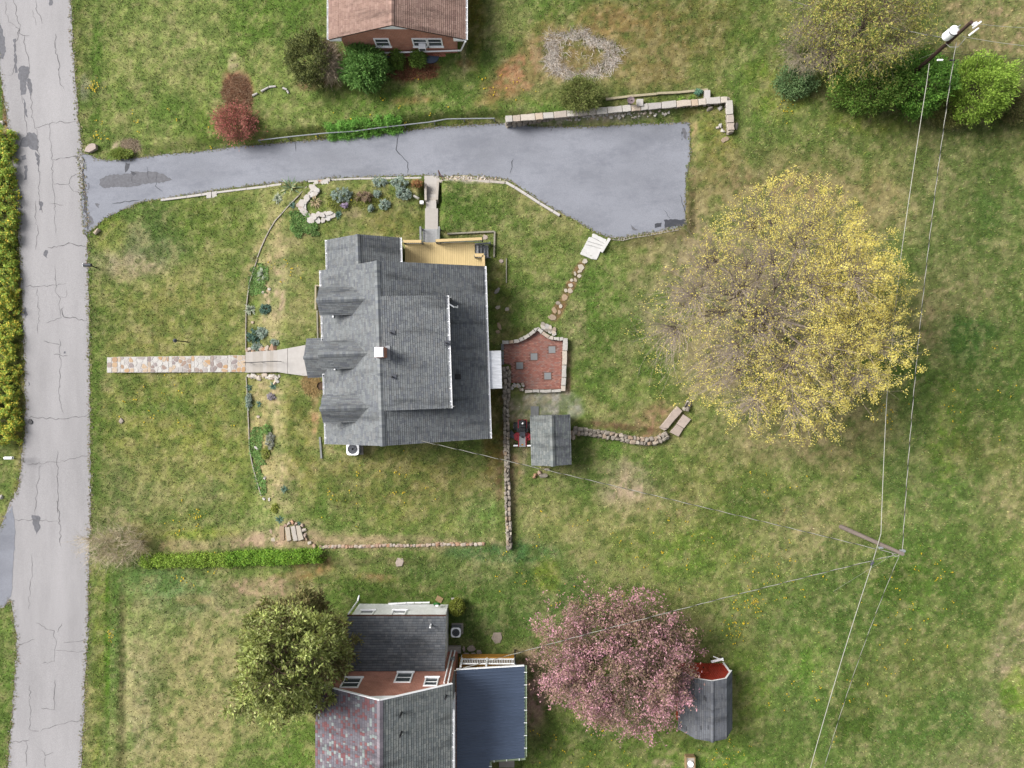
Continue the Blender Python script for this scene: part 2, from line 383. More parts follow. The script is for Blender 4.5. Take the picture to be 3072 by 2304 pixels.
M['felt'] = mat_plain('roofing_felt', alb((96, 98, 102)), .95, .15, 8)
M['felt_brown'] = mat_plain('brown_roofing_felt', alb((120, 98, 90)), .95, .15, 8)
M['sand'] = mat_plain('red_brown_joint_sand', alb((150, 108, 94)), .95, .15, 12)
M['white_concrete'] = mat_plain('white_painted_concrete', alb((250, 248, 244)), .8, .07, 4)
M['step_rand'] = mat_rand('weathered_steps', [(0, (206, 198, 188)), (.5, (226, 219, 212)), (1, (214, 204, 192))], var=.1, scale=4, bstr=.2)
M['grey_step'] = mat_rand('grey_tread', [(0, (196, 198, 198)), (.5, (214, 214, 214)), (1, (180, 182, 184))], var=.2, scale=5, bstr=.2)
M['white_metal'] = mat_plain('white_corrugated_metal', (.62, .63, .65), .4, .2, 2.5, 0, .5, (.4, 3, 1))
# ---------------------------------------------------------------- ground: soil and lawn colours, with shade beside two houses painted in
G0 = np.array((132, 145, 76.)); G1 = np.array((98, 127, 50.)); G2 = np.array((82, 106, 46.)); G3 = np.array((112, 136, 88.))
TA = np.array((170, 156, 112.)); SO = np.array((182, 160, 132.)); RC = np.array((178, 126, 88.)); KS = np.array((182, 170, 158.))
MU = np.array((146, 104, 78.)); YG = np.array((146, 160, 58.)); OL = np.array((128, 118, 66.)); BR = np.array((112, 84, 62.)); GR = np.array((184, 178, 166.))
DK = np.array((96, 92, 58.))
# x, y, rx, ry in photo pixels on the ground, colour, strength, turn (deg), softness, mottling
PATCH = [
 (560, 150, 420, 330, np.array((136, 150, 78.)), .75, 0, .6, 0), (830, 60, 90, 70, G1, .8, 0, .6, 0), (430, 300, 90, 80, G1, .55, 0, .7, 1), (520, 330, 60, 30, G1, .7, 0, .6, 0),
 (288, 210, 16, 230, G1, .9, 2, .5, 0), (235, 150, 20, 250, np.array((132, 142, 72.)), .7, 3, .6, 1), (255, 268, 16, 40, GR, .8, 0, .5, 1), (700, 120, 60, 120, G1, .5, 20, .7, 1),
 (712, 275, 44, 62, MU, .95, -10, .35, 0), (706, 330, 60, 36, BR, .5, 0, .5, 0), (378, 440, 44, 22, np.array((196, 174, 150.)), .9, 0, .4, 1), (700, 190, 14, 30, np.array((200, 176, 150.)), .6, 0, .5, 1),
 (950, 250, 60, 20, BR, .8, 0, .5, 0), (1235, 212, 90, 34, MU, .9, 0, .4, 1), (1150, 330, 260, 50, G1, .5, -4, .8, 1), (1250, 300, 60, 14, RC, .6, -5, .6, 1), (1150, 385, 300, 22, np.array((128, 130, 62.)), .6, -4, .6, 1),
 (1400, 190, 30, 14, RC, .75, 0, .5, 0), (1425, 60, 26, 150, np.array((116, 110, 40.)), .7, 0, .7, 0), (1393, 90, 9, 150, np.array((200, 176, 140.)), .8, 0, .4, 0),  # dark olive patch: the brick house's east-side shade, painted into the ground
 (1620, 75, 80, 36, G1, .9, -40, .5, 0), (1545, 55, 70, 60, np.array((142, 148, 86.)), .6, 0, .6, 0), (1510, 165, 60, 40, G2, .6, -20, .6, 1), (1450, 230, 60, 40, G1, .6, 0, .6, 1),
 (1560, 225, 125, 58, RC, 1., -32, .45, 0), (1600, 180, 90, 50, np.array((176, 138, 102.)), .6, -20, .6, 1), (1660, 250, 120, 50, np.array((172, 134, 100.)), .6, 0, .6, 1), (1740, 165, 118, 74, KS, .95, 0, .35, 0), (1740, 165, 130, 86, np.array((184, 150, 122.)), .8, 0, .4, 0), (1750, 165, 66, 36, RC, .8, 0, .5, 1), (1640, 110, 40, 60, RC, .35, 0, .6, 1),
 (1900, 160, 260, 130, np.array((138, 124, 76.)), .8, 0, .7, 0), (2050, 60, 300, 100, np.array((124, 112, 62.)), .7, 0, .7, 1), (2140, 190, 90, 60, G1, .35, 0, .6, 1), (1850, 60, 120, 50, RC, .3, 0, .6, 1),
 (2290, 110, 90, 150, G1, .75, 0, .6, 1), (2330, 260, 90, 90, YG, .5, 0, .6, 1), (2700, 160, 320, 190, np.array((84, 96, 44.)), .85, 0, .45, 0), (2960, 90, 160, 110, np.array((182, 156, 118.)), .85, 10, .5, 1), (3020, 330, 90, 120, np.array((120, 104, 66.)), .8, 0, .5, 1),
 (1760, 352, 240, 20, np.array((196, 184, 170.)), .9, -4, .5, 1), (2100, 350, 60, 50, OL, .8, 0, .5, 1), (2150, 480, 70, 150, np.array((146, 144, 70.)), .8, 0, .6, 0), (2080, 520, 12, 170, np.array((178, 150, 112.)), .8, 3, .4, 0),
 (2450, 590, 420, 120, np.array((158, 146, 96.)), .85, 5, .7, 0), (2350, 560, 170, 40, np.array((170, 140, 106.)), .6, 10, .7, 1), (2600, 430, 250, 80, np.array((110, 124, 62.)), .6, 0, .7, 1), (2620, 370, 120, 30, YG, .5, 0, .6, 1),
 (2150, 760, 230, 170, np.array((170, 156, 108.)), .85, 0, .7, 0), (2250, 950, 300, 240, np.array((156, 142, 112.)), .8, 0, .6, 0), (2060, 1090, 80, 200, np.array((160, 150, 90.)), .55, 0, .7, 1), (2105, 1080, 20, 110, np.array((186, 166, 130.)), .7, 20, .5, 1),
 (2480, 1250, 260, 140, np.array((164, 146, 104.)), .6, 20, .8, 0), (2300, 1330, 170, 70, np.array((168, 148, 110.)), .6, 0, .7, 1),
 (2930, 800, 180, 500, np.array((92, 114, 54.)), .75, 0, .7, 0), (2870, 900, 120, 150, np.array((166, 150, 108.)), .55, 30, .7, 1), (2980, 1100, 140, 120, G2, .7, 0, .7, 1), (2800, 1400, 180, 200, np.array((100, 124, 62.)), .6, 0, .7, 1), (3020, 1500, 90, 90, TA, .6, 0, .7, 1),
 (2850, 1300, 60, 130, np.array((112, 146, 44.)), .5, 0, .7, 0), (2950, 1350, 120, 60, OL, .5, 0, .7, 1), (2800, 520, 120, 200, TA, .35, 0, .7, 1),
 (3040, 1990, 90, 190, SO, .95, 10, .4, 1), (2960, 2090, 80, 130, SO, .75, 25, .5, 1), (3050, 2070, 46, 62, np.array((128, 164, 50.)), .9, 0, .4, 0), (2920, 2280, 150, 60, SO, .75, 0, .6, 1), (2690, 2290, 90, 40, SO, .5, 0, .6, 1),
 (2600, 2000, 330, 330, np.array((94, 122, 54.)), .8, 0, .7, 0), (2560, 2130, 70, 110, np.array((76, 98, 34.)), .8, 0, .5, 1), (2330, 2100, 70, 130, np.array((128, 150, 76.)), .6, 0, .7, 0), (2240, 2060, 70, 130, np.array((118, 150, 50.)), .55, 0, .6, 1), (2780, 1760, 90, 90, np.array((100, 136, 48.)), .7, 0, .7, 1),
 (2900, 1750, 100, 150, G2, .6, 0, .7, 1), (2740, 2000, 160, 120, np.array((142, 134, 82.)), .5, 0, .7, 1), (2350, 1640, 200, 70, TA, .45, 0, .7, 1), (2050, 1640, 170, 70, np.array((120, 146, 56.)), .6, 0, .7, 0), (2150, 1500, 200, 120, np.array((112, 118, 54.)), .5, 0, .7, 1),
 (1870, 1440, 82, 70, np.array((198, 174, 148.)), 1., 10, .4, 0), (1890, 1480, 100, 60, SO, .55, 0, .6, 1), (1940, 1330, 150, 90, G1, .5, 0, .7, 1), (1750, 1410, 100, 80, np.array((104, 122, 60.)), .6, 0, .7, 0),
 (1860, 1120, 160, 130, G1, .8, 20, .6, 1), (1800, 1050, 120, 90, G2, .5, 0, .6, 1), (1720, 1230, 60, 70, G1, .5, 0, .6, 1), (1900, 1265, 130, 40, np.array((176, 146, 112.)), .55, -4, .6, 1), (1960, 1270, 40, 70, np.array((178, 138, 108.)), .8, 30, .5, 1), (1880, 1283, 150, 10, BR, .8, 8, .5, 1),
 (1725, 980, 30, 90, np.array((176, 160, 120.)), .6, 0, .6, 1), (1702, 1120, 10, 80, np.array((176, 140, 112.)), .8, 0, .4, 0), (1645, 1218, 110, 44, GR, .95, 0, .4, 0), (1550, 1230, 40, 40, np.array((176, 162, 142.)), .9, 0, .4, 1), (1560, 1350, 36, 70, np.array((168, 158, 128.)), .8, 0, .5, 1), (1540, 1400, 24, 40, RC, .5, 0, .5, 1),
 (1500, 1300, 14, 240, BR, .75, 1, .4, 0), (1478, 1250, 26, 200, np.array((108, 98, 48.)), .8, 1, .5, 0), (1480, 1130, 26, 34, np.array((132, 130, 104.)), .7, 0, .5, 0), (1542, 1460, 10, 200, np.array((168, 142, 110.)), .7, 1, .5, 0),  # dark olive strip along the main house: its east-side shade put into the colour
 (1620, 1600, 140, 110, np.array((150, 156, 92.)), .6, 0, .7, 0), (1430, 1540, 70, 60, np.array((110, 150, 72.)), .7, 0, .6, 0), (1350, 1480, 130, 60, np.array((172, 152, 110.)), .55, 0, .7, 1), (1200, 1450, 220, 100, np.array((140, 132, 74.)), .55, 0, .7, 0), (1300, 1560, 240, 40, np.array((150, 160, 80.)), .5, 0, .7, 1),
 (1150, 1628, 430, 22, np.array((178, 158, 120.)), .85, 1, .5, 0), (700, 1622, 280, 24, np.array((176, 150, 122.)), .9, -3, .5, 0), (880, 1600, 90, 40, np.array((186, 160, 130.)), .7, 0, .5, 1),
 (1500, 1780, 300, 140, np.array((92, 118, 56.)), .8, 0, .6, 0), (1540, 1880, 30, 34, G2, .75, 0, .4, 0), (1620, 1760, 60, 70, G2, .6, 0, .5, 1), (1640, 1720, 34, 46, YG, .55, 0, .6, 0), (1500, 1660, 140, 30, np.array((80, 120, 66.)), .7, 0, .6, 0), (1130, 1735, 60, 14, RC, .65, 5, .5, 1), (940, 1700, 60, 30, RC, .8, 0, .5, 1), (880, 1735, 50, 20, RC, .5, 0, .5, 1), (1180, 1790, 300, 50, np.array((96, 122, 50.)), .7, 0, .6, 0),
 (1585, 2080, 44, 130, np.array((190, 150, 138.)), .85, 0, .45, 0), (1560, 1985, 40, 50, np.array((184, 156, 120.)), .8, 0, .5, 1), (1600, 2180, 40, 60, np.array((178, 152, 120.)), .7, 0, .5, 1), (1900, 2230, 400, 60, np.array((100, 122, 52.)), .8, 0, .6, 0), (1790, 2200, 60, 40, G2, .6, 0, .5, 0), (2150, 2290, 160, 40, np.array((112, 150, 56.)), .6, 0, .6, 0), (1990, 2290, 34, 16, SO, .8, 0, .5, 1),
 (540, 2020, 240, 330, np.array((164, 158, 104.)), .95, 0, .6, 0), (420, 2080, 60, 200, np.array((168, 166, 122.)), .6, 0, .7, 1), (450, 1890, 80, 60, np.array((146, 158, 92.)), .6, 0, .7, 0), (700, 1800, 140, 60, np.array((184, 164, 128.)), .75, 0, .6, 1), (560, 1790, 90, 60, G3, .55, 0, .7, 1), (480, 1740, 130, 60, np.array((102, 140, 76.)), .7, 0, .6, 1), (800, 1760, 130, 30, np.array((176, 146, 120.)), .8, 0, .5, 1), (580, 1800, 60, 16, RC, .3, 0, .6, 1),
 (296, 2020, 22, 300, np.array((128, 140, 60.)), .85, 2, .5, 1), (322, 2000, 9, 290, np.array((92, 130, 36.)), .95, 0, .5, 0), (345, 1960, 14, 280, np.array((112, 146, 66.)), .7, 1, .6, 0), (270, 2200, 14, 150, np.array((178, 158, 112.)), .5, 3, .5, 1),
 (440, 1440, 130, 105, np.array((160, 154, 118.)), .95, 0, .5, 0), (560, 1460, 115, 85, np.array((164, 158, 130.)), .9, 0, .5, 1), (480, 1480, 120, 80, np.array((92, 114, 70.)), .6, 0, .6, 1), (560, 1560, 120, 60, np.array((104, 124, 66.)), .7, 0, .6, 1), (400, 760, 120, 85, np.array((168, 160, 124.)), .95, 0, .5, 0), (470, 740, 90, 60, np.array((92, 112, 66.)), .6, 0, .6, 1), (420, 800, 80, 36, np.array((184, 164, 138.)), .6, 0, .5, 1), (490, 690, 90, 80, np.array((88, 112, 56.)), .8, 0, .6, 1), (320, 700, 60, 60, YG, .5, 0, .6, 0),
 (520, 1300, 230, 250, np.array((140, 144, 68.)), .6, 0, .8, 0), (520, 950, 230, 130, np.array((142, 142, 76.)), .6, 0, .8, 0), (640, 640, 120, 100, np.array((112, 130, 56.)), .6, 0, .7, 0), (470, 1225, 120, 20, G1, .5, 0, .6, 0), (300, 1100, 22, 70, G1, .8, 0, .5, 1), (288, 1300, 16, 250, G1, .55, 0, .6, 0), (420, 1610, 110, 40, BR, .35, 0, .6, 1), (330, 1600, 70, 90, np.array((158, 148, 110.)), .75, 0, .6, 1), (600, 1600, 110, 18, YG, .5, -4, .6, 0), (880, 1690, 460, 12, DK, .4, -1, .6, 0),
 (760, 60, 70, 60, np.array((104, 134, 52.)), .8, 0, .6, 0), (540, 120, 120, 90, np.array((150, 158, 92.)), .6, 0, .7, 0), (650, 380, 120, 50, np.array((112, 138, 54.)), .7, 0, .6, 0), (940, 40, 60, 60, np.array((100, 132, 52.)), .7, 0, .6, 0), (2900, 1010, 90, 70, np.array((78, 108, 48.)), .8, 0, .6, 0), (2960, 1260, 110, 60, np.array((80, 104, 40.)), .7, 0, .6, 1), (2780, 950, 60, 110, np.array((170, 152, 108.)), .7, 10, .6, 1), (2990, 620, 80, 60, np.array((92, 118, 56.)), .7, 0, .6, 0), (2420, 1560, 120, 60, np.array((172, 156, 112.)), .6, 0, .6, 1), (2680, 1760, 70, 60, np.array((82, 108, 40.)), .7, 0, .6, 0), (2440, 1980, 70, 90, np.array((112, 150, 56.)), .6, 0, .6, 0), (2860, 2130, 70, 90, np.array((94, 124, 56.)), .6, 0, .6, 0), (1990, 1540, 110, 60, np.array((170, 154, 108.)), .5, 0, .7, 1), (2260, 1490, 70, 40, np.array((92, 112, 50.)), .7, 0, .6, 1), (1700, 1560, 90, 60, np.array((152, 150, 90.)), .5, 0, .7, 0), (1440, 1700, 90, 40, np.array((132, 140, 84.)), .6, 0, .6, 1), (340, 2180, 30, 120, np.array((150, 160, 96.)), .5, 0, .6, 1),
 (825, 860, 40, 160, np.array((190, 164, 138.)), .95, 6, .5, 1), (800, 1240, 50, 120, np.array((186, 164, 128.)), .75, 0, .5, 1), (830, 1430, 50, 110, np.array((190, 166, 132.)), .75, -8, .5, 1), (790, 1330, 40, 120, np.array((172, 160, 106.)), .7, -4, .5, 0), (800, 760, 50, 120, np.array((164, 148, 104.)), .7, 20, .5, 1), (905, 1300, 50, 130, np.array((150, 142, 76.)), .6, 0, .7, 0), (945, 1220, 12, 90, np.array((196, 158, 112.)), .95, 0, .35, 0), (930, 1150, 26, 26, np.array((206, 172, 120.)), .9, 0, .45, 1), (962, 960, 10, 90, np.array((150, 128, 98.)), .8, 0, .4, 0),
 (1090, 590, 170, 60, np.array((130, 142, 70.)), .5, 0, .6, 1), (1110, 605, 90, 30, YG, .6, 5, .5, 1), (1060, 630, 40, 26, np.array((150, 130, 110.)), .7, 0, .5, 1), (950, 660, 80, 40, np.array((120, 140, 60.)), .4, 0, .7, 0), (1250, 555, 30, 20, np.array((168, 122, 84.)), .5, 0, .5, 1),
 (1390, 590, 50, 46, G2, .7, 0, .5, 0), (1470, 650, 110, 60, G1, .6, 20, .6, 1), (1560, 780, 100, 90, G1, .5, 0, .6, 1), (1390, 700, 80, 12, np.array((136, 120, 80.)), .6, 0, .5, 0), (1500, 900, 30, 130, np.array((120, 116, 58.)), .6, 0, .6, 1), (1560, 1000, 60, 20, BR, .4, 0, .6, 1), (1200, 660, 100, 60, np.array((146, 136, 76.)), .6, 0, .7, 0),
 (1440, 536, 120, 12, np.array((206, 192, 176.)), .95, 1, .4, 0), (1732, 818, 15, 44, MU, .75, 28, .4, 0), (1708, 862, 15, 44, MU, .7, 26, .4, 0), (1680, 920, 16, 44, MU, .7, 28, .4, 0), (780, 1600, 60, 30, SO, .4, 0, .6, 1), (70, 1300, 12, 500, np.array((166, 140, 100.)), .6, -1, .5, 0), (60, 1000, 30, 500, np.array((128, 124, 62.)), .6, 0, .5, 0), (20, 300, 12, 100, MU, .8, 0, .5, 0),
]
def lawn_colour(X, Y, Z):
    k = FPX / (CAMH - Z); px = PCX + X * k; py = PCY - Y * k
    n1 = fbm(px / 150, py / 150, 1, 4); n2 = fbm(px / 52, py / 52, 5, 5); n3 = fbm(px / 13, py / 13, 9, 3); n4 = fbm(px / 95, py / 95, 21, 4); n5 = fbm(px / 26, py / 26, 31, 4)
    def mx(c, d, w): return c + (np.asarray(d) - c) * w[:, None]
    c = np.tile(G0, (len(px), 1))
    c = mx(c, G1, sstep(.42, .68, n1) * .8)
    big = fbm(px / 230, py / 230, 71, 4); c = mx(c, (100, 132, 54), sstep(.50, .64, big) * .55); c = mx(c, (158, 150, 96), sstep(.48, .36, big) * .45)
    edge = (n2 - .5) * 1.1 + (n5 - .5) * .6
    mott = sstep(.36, .62, n5 * .6 + n3 * .4)
    for (x, y, rx, ry, col, st, rot, soft, mo) in PATCH:
        m = (abs(px - x) < (rx + ry) * 2.2) & (abs(py - y) < (rx + ry) * 2.2)
        if not m.any(): continue
        a = math.radians(rot); dx = px[m] - x; dy = py[m] - y
        u = (dx * math.cos(a) + dy * math.sin(a)) / rx; v = (-dx * math.sin(a) + dy * math.cos(a)) / ry
        d = np.hypot(u, v) + edge[m] * (.35 + .5 * soft)
        w = sstep(1 + soft * .8, 1 - soft * .7, d) * min(1., st * 1.18)
        if mo: w = w * (.42 + .58 * mott[m])
        c[m] = c[m] + (col - c[m]) * w[:, None]
    c = mx(c, TA, sstep(.54, .72, n2) * .30); c = mx(c, G2, sstep(.54, .72, n4) * .30)
    c = mx(c, np.array((190, 172, 130.)), sstep(.55, .73, n3) * .38); c = mx(c, G2, sstep(.54, .72, fbm(px / 17, py / 17, 43, 4)) * .42)
    c = mx(c, (88, 112, 48), sstep(.56, .64, n5) * .40); c = mx(c, (174, 164, 116), sstep(.40, .33, n5) * .35)
    gg = c @ np.array((.3, .6, .1)); c = c + (gg[:, None] - c) * .05 * np.array((1., .6, 1.))
    return np.clip(c * (.95 + .36 * (fbm(px / 9, py / 9, 57, 2) - .15))[:, None], 20, 245)

def grid_ground():
    V = np.stack([GXX.ravel(), GYY.ravel(), GZ.ravel()], 1); nx, ny = len(GX), len(GY)
    i = np.arange((ny - 1) * (nx - 1)); r = i // (nx - 1); c = i % (nx - 1); a = r * nx + c
    Fq = np.stack([a, a + 1, a + nx + 1, a + nx], 1)
    me = bpy.data.meshes.new('ground'); me.vertices.add(len(V)); me.vertices.foreach_set('co', V.ravel())
    me.loops.add(Fq.size); me.loops.foreach_set('vertex_index', Fq.ravel().astype(np.int32))
    me.polygons.add(len(Fq)); me.polygons.foreach_set('loop_start', np.arange(0, Fq.size, 4, dtype=np.int32)); me.polygons.foreach_set('loop_total', np.full(len(Fq), 4, np.int32))
    me.update(calc_edges=True)
    at = me.color_attributes.new('Col', 'FLOAT_COLOR', 'POINT'); A = np.ones((len(V), 4), np.float32)
    A[:, :3] = lin(lawn_colour(V[:, 0], V[:, 1], V[:, 2])) / KEXP; at.data.foreach_set('color', A.ravel())
    me.polygons.foreach_set('use_smooth', [True] * len(Fq)); me.materials.append(M['ground'])
    o = add('ground', me); o['kind'] = 'structure'; return o
grid_ground()

def tri_soup(name, V, cols, mat, parent=None, quad=False):
    """V: (n, k, 3) faces of k corners, cols: (n, 3)"""
    n, k, _ = V.shape; me = bpy.data.meshes.new(name); o0 = np.array(wloc(parent))
    me.vertices.add(n * k); me.vertices.foreach_set('co', (V.reshape(-1, 3) - o0).astype(np.float32).ravel())
    me.loops.add(n * k); me.loops.foreach_set('vertex_index', np.arange(n * k, dtype=np.int32))
    me.polygons.add(n); me.polygons.foreach_set('loop_start', np.arange(0, n * k, k, dtype=np.int32)); me.polygons.foreach_set('loop_total', np.full(n, k, np.int32))
    me.update(calc_edges=True)
    at = me.color_attributes.new('Col', 'FLOAT_COLOR', 'CORNER'); A = np.ones((n * k, 4), np.float32); A[:, :3] = np.repeat(cols, k, 0); at.data.foreach_set('color', A.ravel())
    me.materials.append(mat); o = bpy.data.objects.new(name, me); link(o, parent); WLOC[o] = Vector(o0); return o

# hard surfaces where no grass grows (world polygons)
def gpoly(P, z=None): return [tuple(G(x, y)[:2]) if z is None else tuple(W(x, y, z)[:2]) for x, y in P]
BARE = [ROAD, DRIVE, gpoly([(321, 1066), (735, 1066), (830, 1050), (925, 1036), (975, 1018), (975, 1130), (925, 1129), (830, 1116), (735, 1119), (321, 1119)]),
        gpoly([(965, 810), (985, 705), (1200, 705), (1215, 715), (1460, 715), (1470, 1325), (975, 1340)], 1.0), gpoly([(1505, 1020), (1620, 975), (1700, 1010), (1690, 1180), (1500, 1180)]),
        gpoly([(1265, 520), (1320, 520), (1315, 725), (1268, 725)]), gpoly([(1590, 1240), (1712, 1240), (1708, 1400), (1588, 1400)], 1), gpoly([(1000, 10), (1385, 10), (1385, 155), (1010, 165)], .5),
        gpoly([(1050, 1815), (1345, 1815), (1345, 1960), (1560, 1975), (1560, 2280), (1000, 2304), (985, 2000)], 1), gpoly([(2050, 1990), (2170, 1990), (2170, 2150), (2050, 2150)]), gpoly([(1742, 740), (1775, 695), (1840, 715), (1790, 785)])]
def grass():
    n = 520000
    X = RNG.uniform(-43, 43, n); Y = RNG.uniform(-33, 33, n); keep = np.ones(n, bool)
    for P in BARE: keep &= ~in_poly(P, X, Y)
    Z = gz_arr(X, Y); k = FPX / (CAMH - Z); px = PCX + X * k; py = PCY - Y * k
    c = lawn_colour(X, Y, Z)
    green = (c[:, 1] - c[:, 0] + 12) / 30.0
    keep &= RNG.random(n) < np.clip(.35 + .65 * green, .16, 1)
    keep &= ~((abs(px - 1645) < 110) & (abs(py - 1222) < 44) & (RNG.random(n) < .9))
    X, Y, Z, c = X[keep], Y[keep], Z[keep], c[keep]; n = len(X)
    cl = fbm(X * 2.3, Y * 2.3, 17, 3)
    L = RNG.uniform(.07, .20, n) * (.5 + cl); a = RNG.uniform(0, 2 * np.pi, n); tilt = RNG.uniform(.3, 1.25, n); w = RNG.uniform(.015, .04, n)
    dx, dy = np.cos(a), np.sin(a); b = np.stack([X, Y, Z - .01], 1); s = np.stack([-dy, dx, 0 * dx], 1) * w[:, None]
    tip = b + np.stack([dx * np.sin(tilt) * L, dy * np.sin(tilt) * L, np.cos(tilt) * L * .8 + .02], 1)
    c = c * RNG.uniform(.70, 1.38, n)[:, None] + RNG.normal(0, 6, (n, 3)); dry = RNG.random(n) < .13; c[dry] = c[dry] * .45 + np.array((196, 178, 130)) * .55
    o = tri_soup('lawn_grass', np.stack([b - s, b + s, tip], 1), lin(np.clip(c, 10, 250)) / KEXP, M['grass']); o['kind'] = 'stuff'
    tag(o, 'short patchy green and straw coloured grass covering the yards', 'grass')
grass()

def sheet(name, P, zf, mat, cell=.6, parent=None, th=.0):
    """a polygon draped on a height function: bmesh-triangulated and cut so that it follows the slope"""
    bm = bmesh.new(); vs = [bm.verts.new((x, y, 0)) for x, y in P]; bm.faces.new(vs)
    xs = [p[0] for p in P]; ys = [p[1] for p in P]
    for ax, lo, hi in ((0, min(xs), max(xs)), (1, min(ys), max(ys))):
        q = math.floor(lo / cell) * cell + cell
        while q < hi:
            co = (q, 0, 0) if ax == 0 else (0, q, 0); no = (1, 0, 0) if ax == 0 else (0, 1, 0)
            bmesh.ops.bisect_plane(bm, geom=bm.verts[:] + bm.edges[:] + bm.faces[:], plane_co=co, plane_no=no); q += cell
    bmesh.ops.triangulate(bm, faces=bm.faces[:])
    for v in bm.verts: v.co.z = float(zf(v.co.x, v.co.y))
    for f in bm.faces:
        if f.normal.z < 0: f.normal_flip()
    bmesh.ops.recalc_face_normals(bm, faces=bm.faces[:])
    if sum(f.normal.z for f in bm.faces) < 0: bmesh.ops.reverse_faces(bm, faces=bm.faces[:])
    me = bpy.data.meshes.new(name); bm.to_mesh(me); bm.free(); me.materials.append(mat)
    o = add(name, me, parent, wloc(parent)) if parent else add(name, me); return o
def rp_(x, y): return tuple(W(x, y, -2.32)[:2])
road = sheet('road', jag(ROAD, .09, .3, 3), lambda x, y: road_z(y) + .012, M['road'], 2.0); road['kind'] = 'structure'
side = sheet('side_driveway', jag([rp_(x, y) for x, y in [(-70, 1640), (0, 1582), (20, 1540), (36, 1518), (44, 1560), (44, 1620), (38, 1700), (32, 1790), (8, 1820), (-70, 1850)]], .06, .3, 8), lambda x, y: road_z(y) + .022, M['drive'], 1.0); side['kind'] = 'structure'
drive = sheet('driveway', jag(DRIVE, .05, .3, 5), lambda x, y: drive_z(x) + .018, M['drive'], 1.0); drive['kind'] = 'structure'

def ribbon(mb, pts, w, zf, seed, wob=.06, step=.22, taper=True):
    rr = random.Random(seed); Q = []
    for a, b in zip(pts[:-1], pts[1:]):
        a = Vector(a); b = Vector(b); m = max(1, int((b - a).length / step))
        for k in range(m): Q.append(a.lerp(b, k / m) + Vector((rr.uniform(-wob, wob), rr.uniform(-wob, wob))))
    Q.append(Vector(pts[-1])); n = len(Q); L = []; R = []
    for i, q in enumerate(Q):
        d = (Q[min(i + 1, n - 1)] - Q[max(i - 1, 0)]); d = d.normalized() if d.length > 0 else Vector((1, 0)); s = Vector((-d.y, d.x))
        ww = w * rr.uniform(.35, 1.5) * (.35 if taper and i in (0, n - 1) else 1)
        for lst, sg in ((L, 1), (R, -1)): p = q + s * ww * sg * .5; lst.append(Vector((p.x, p.y, float(zf(p.x, p.y)))))
    mb.f(L + R, [(n + i, n + i + 1, i + 1, i) for i in range(n - 1)])
def rp(x, y): return tuple(W(x, y, -2.32)[:2])
zroad = lambda x, y: road_z(y) + .018
CR = [[(40, 0), (52, 20), (50, 45), (62, 80), (55, 120), (48, 130)], [(20, 5), (22, 40), (30, 70), (48, 78), (60, 90), (55, 110)], [(60, 90), (70, 110), (92, 108)], [(112, 0), (114, 30), (125, 60), (130, 75)], [(103, 30), (106, 60), (112, 78)],
      [(48, 130), (50, 170), (45, 220), (30, 228)], [(75, 110), (80, 150), (92, 190), (85, 230), (100, 280)], [(170, 100), (172, 160), (180, 200), (182, 245), (195, 270)], [(70, 290), (78, 340), (85, 390), (90, 440)], [(98, 280), (98, 350), (115, 400), (118, 470), (122, 520), (118, 590), (128, 640)],
      [(150, 370), (152, 420), (158, 470), (160, 540), (165, 600), (168, 700)], [(110, 385), (170, 368), (235, 366)], [(160, 480), (245, 470)], [(165, 555), (210, 550), (215, 530), (250, 522)], [(210, 555), (215, 570), (240, 580), (253, 585)], [(105, 600), (108, 650), (115, 700), (108, 750)], [(150, 610), (192, 616)], [(145, 745), (205, 732), (262, 740)],
      [(168, 800), (168, 880), (180, 890), (182, 950)], [(75, 860), (170, 856), (200, 850)], [(110, 865), (118, 930), (115, 1000)], [(178, 890), (200, 895), (200, 870)], [(188, 920), (192, 950), (262, 962)], [(188, 948), (140, 970)], [(130, 1025), (182, 1036)], [(180, 1020), (182, 1080), (180, 1150), (178, 1195), (192, 1240)], [(160, 1062), (205, 1068)], [(78, 1250), (190, 1258), (262, 1245)], [(82, 1392), (170, 1388), (205, 1378), (265, 1366)], [(172, 1350), (172, 1420), (174, 1540)], [(122, 1395), (110, 1460), (105, 1550)],
      [(40, 1560), (110, 1560), (175, 1566)], [(172, 1500), (178, 1570), (182, 1640)], [(92, 1665), (95, 1720), (88, 1760), (86, 1830)], [(105, 1870), (160, 1895), (165, 1930), (160, 1985), (125, 1992)], [(160, 1955), (255, 1955)], [(190, 1932), (258, 1922)], [(170, 1895), (185, 1870)], [(50, 1935), (105, 1918)], [(165, 2040), (160, 2130), (120, 2125)], [(88, 2060), (88, 2140), (85, 2190), (115, 2195)], [(120, 2195), (180, 2172), (245, 2163)], [(25, 2228), (85, 2222)], [(80, 2225), (75, 2304)], [(120, 2250), (135, 2265), (158, 2258)], [(135, 2270), (134, 2304)]]
mb = MB(); p_ = (1, 1, 0, 1, 1)
for i, c in enumerate(CR): ribbon(mb, [rp(*p) for p in c], .034 if p_[i % 5] else .05, zroad, i, wob=.09)
o = mb.build('crack', M['crack'], road); o['kind'] = 'stuff'
def blob(mb, P, zf, seed, amp=.12):
    Q = jag(P, amp, .15, seed); mb.f([Vector((x, y, float(zf(x, y)))) for x, y in Q], [tuple(range(len(Q)))])
def ccw(P): return P if sum(P[i][0] * P[(i + 1) % len(P)][1] - P[(i + 1) % len(P)][0] * P[i][1] for i in range(len(P))) > 0 else P[::-1]
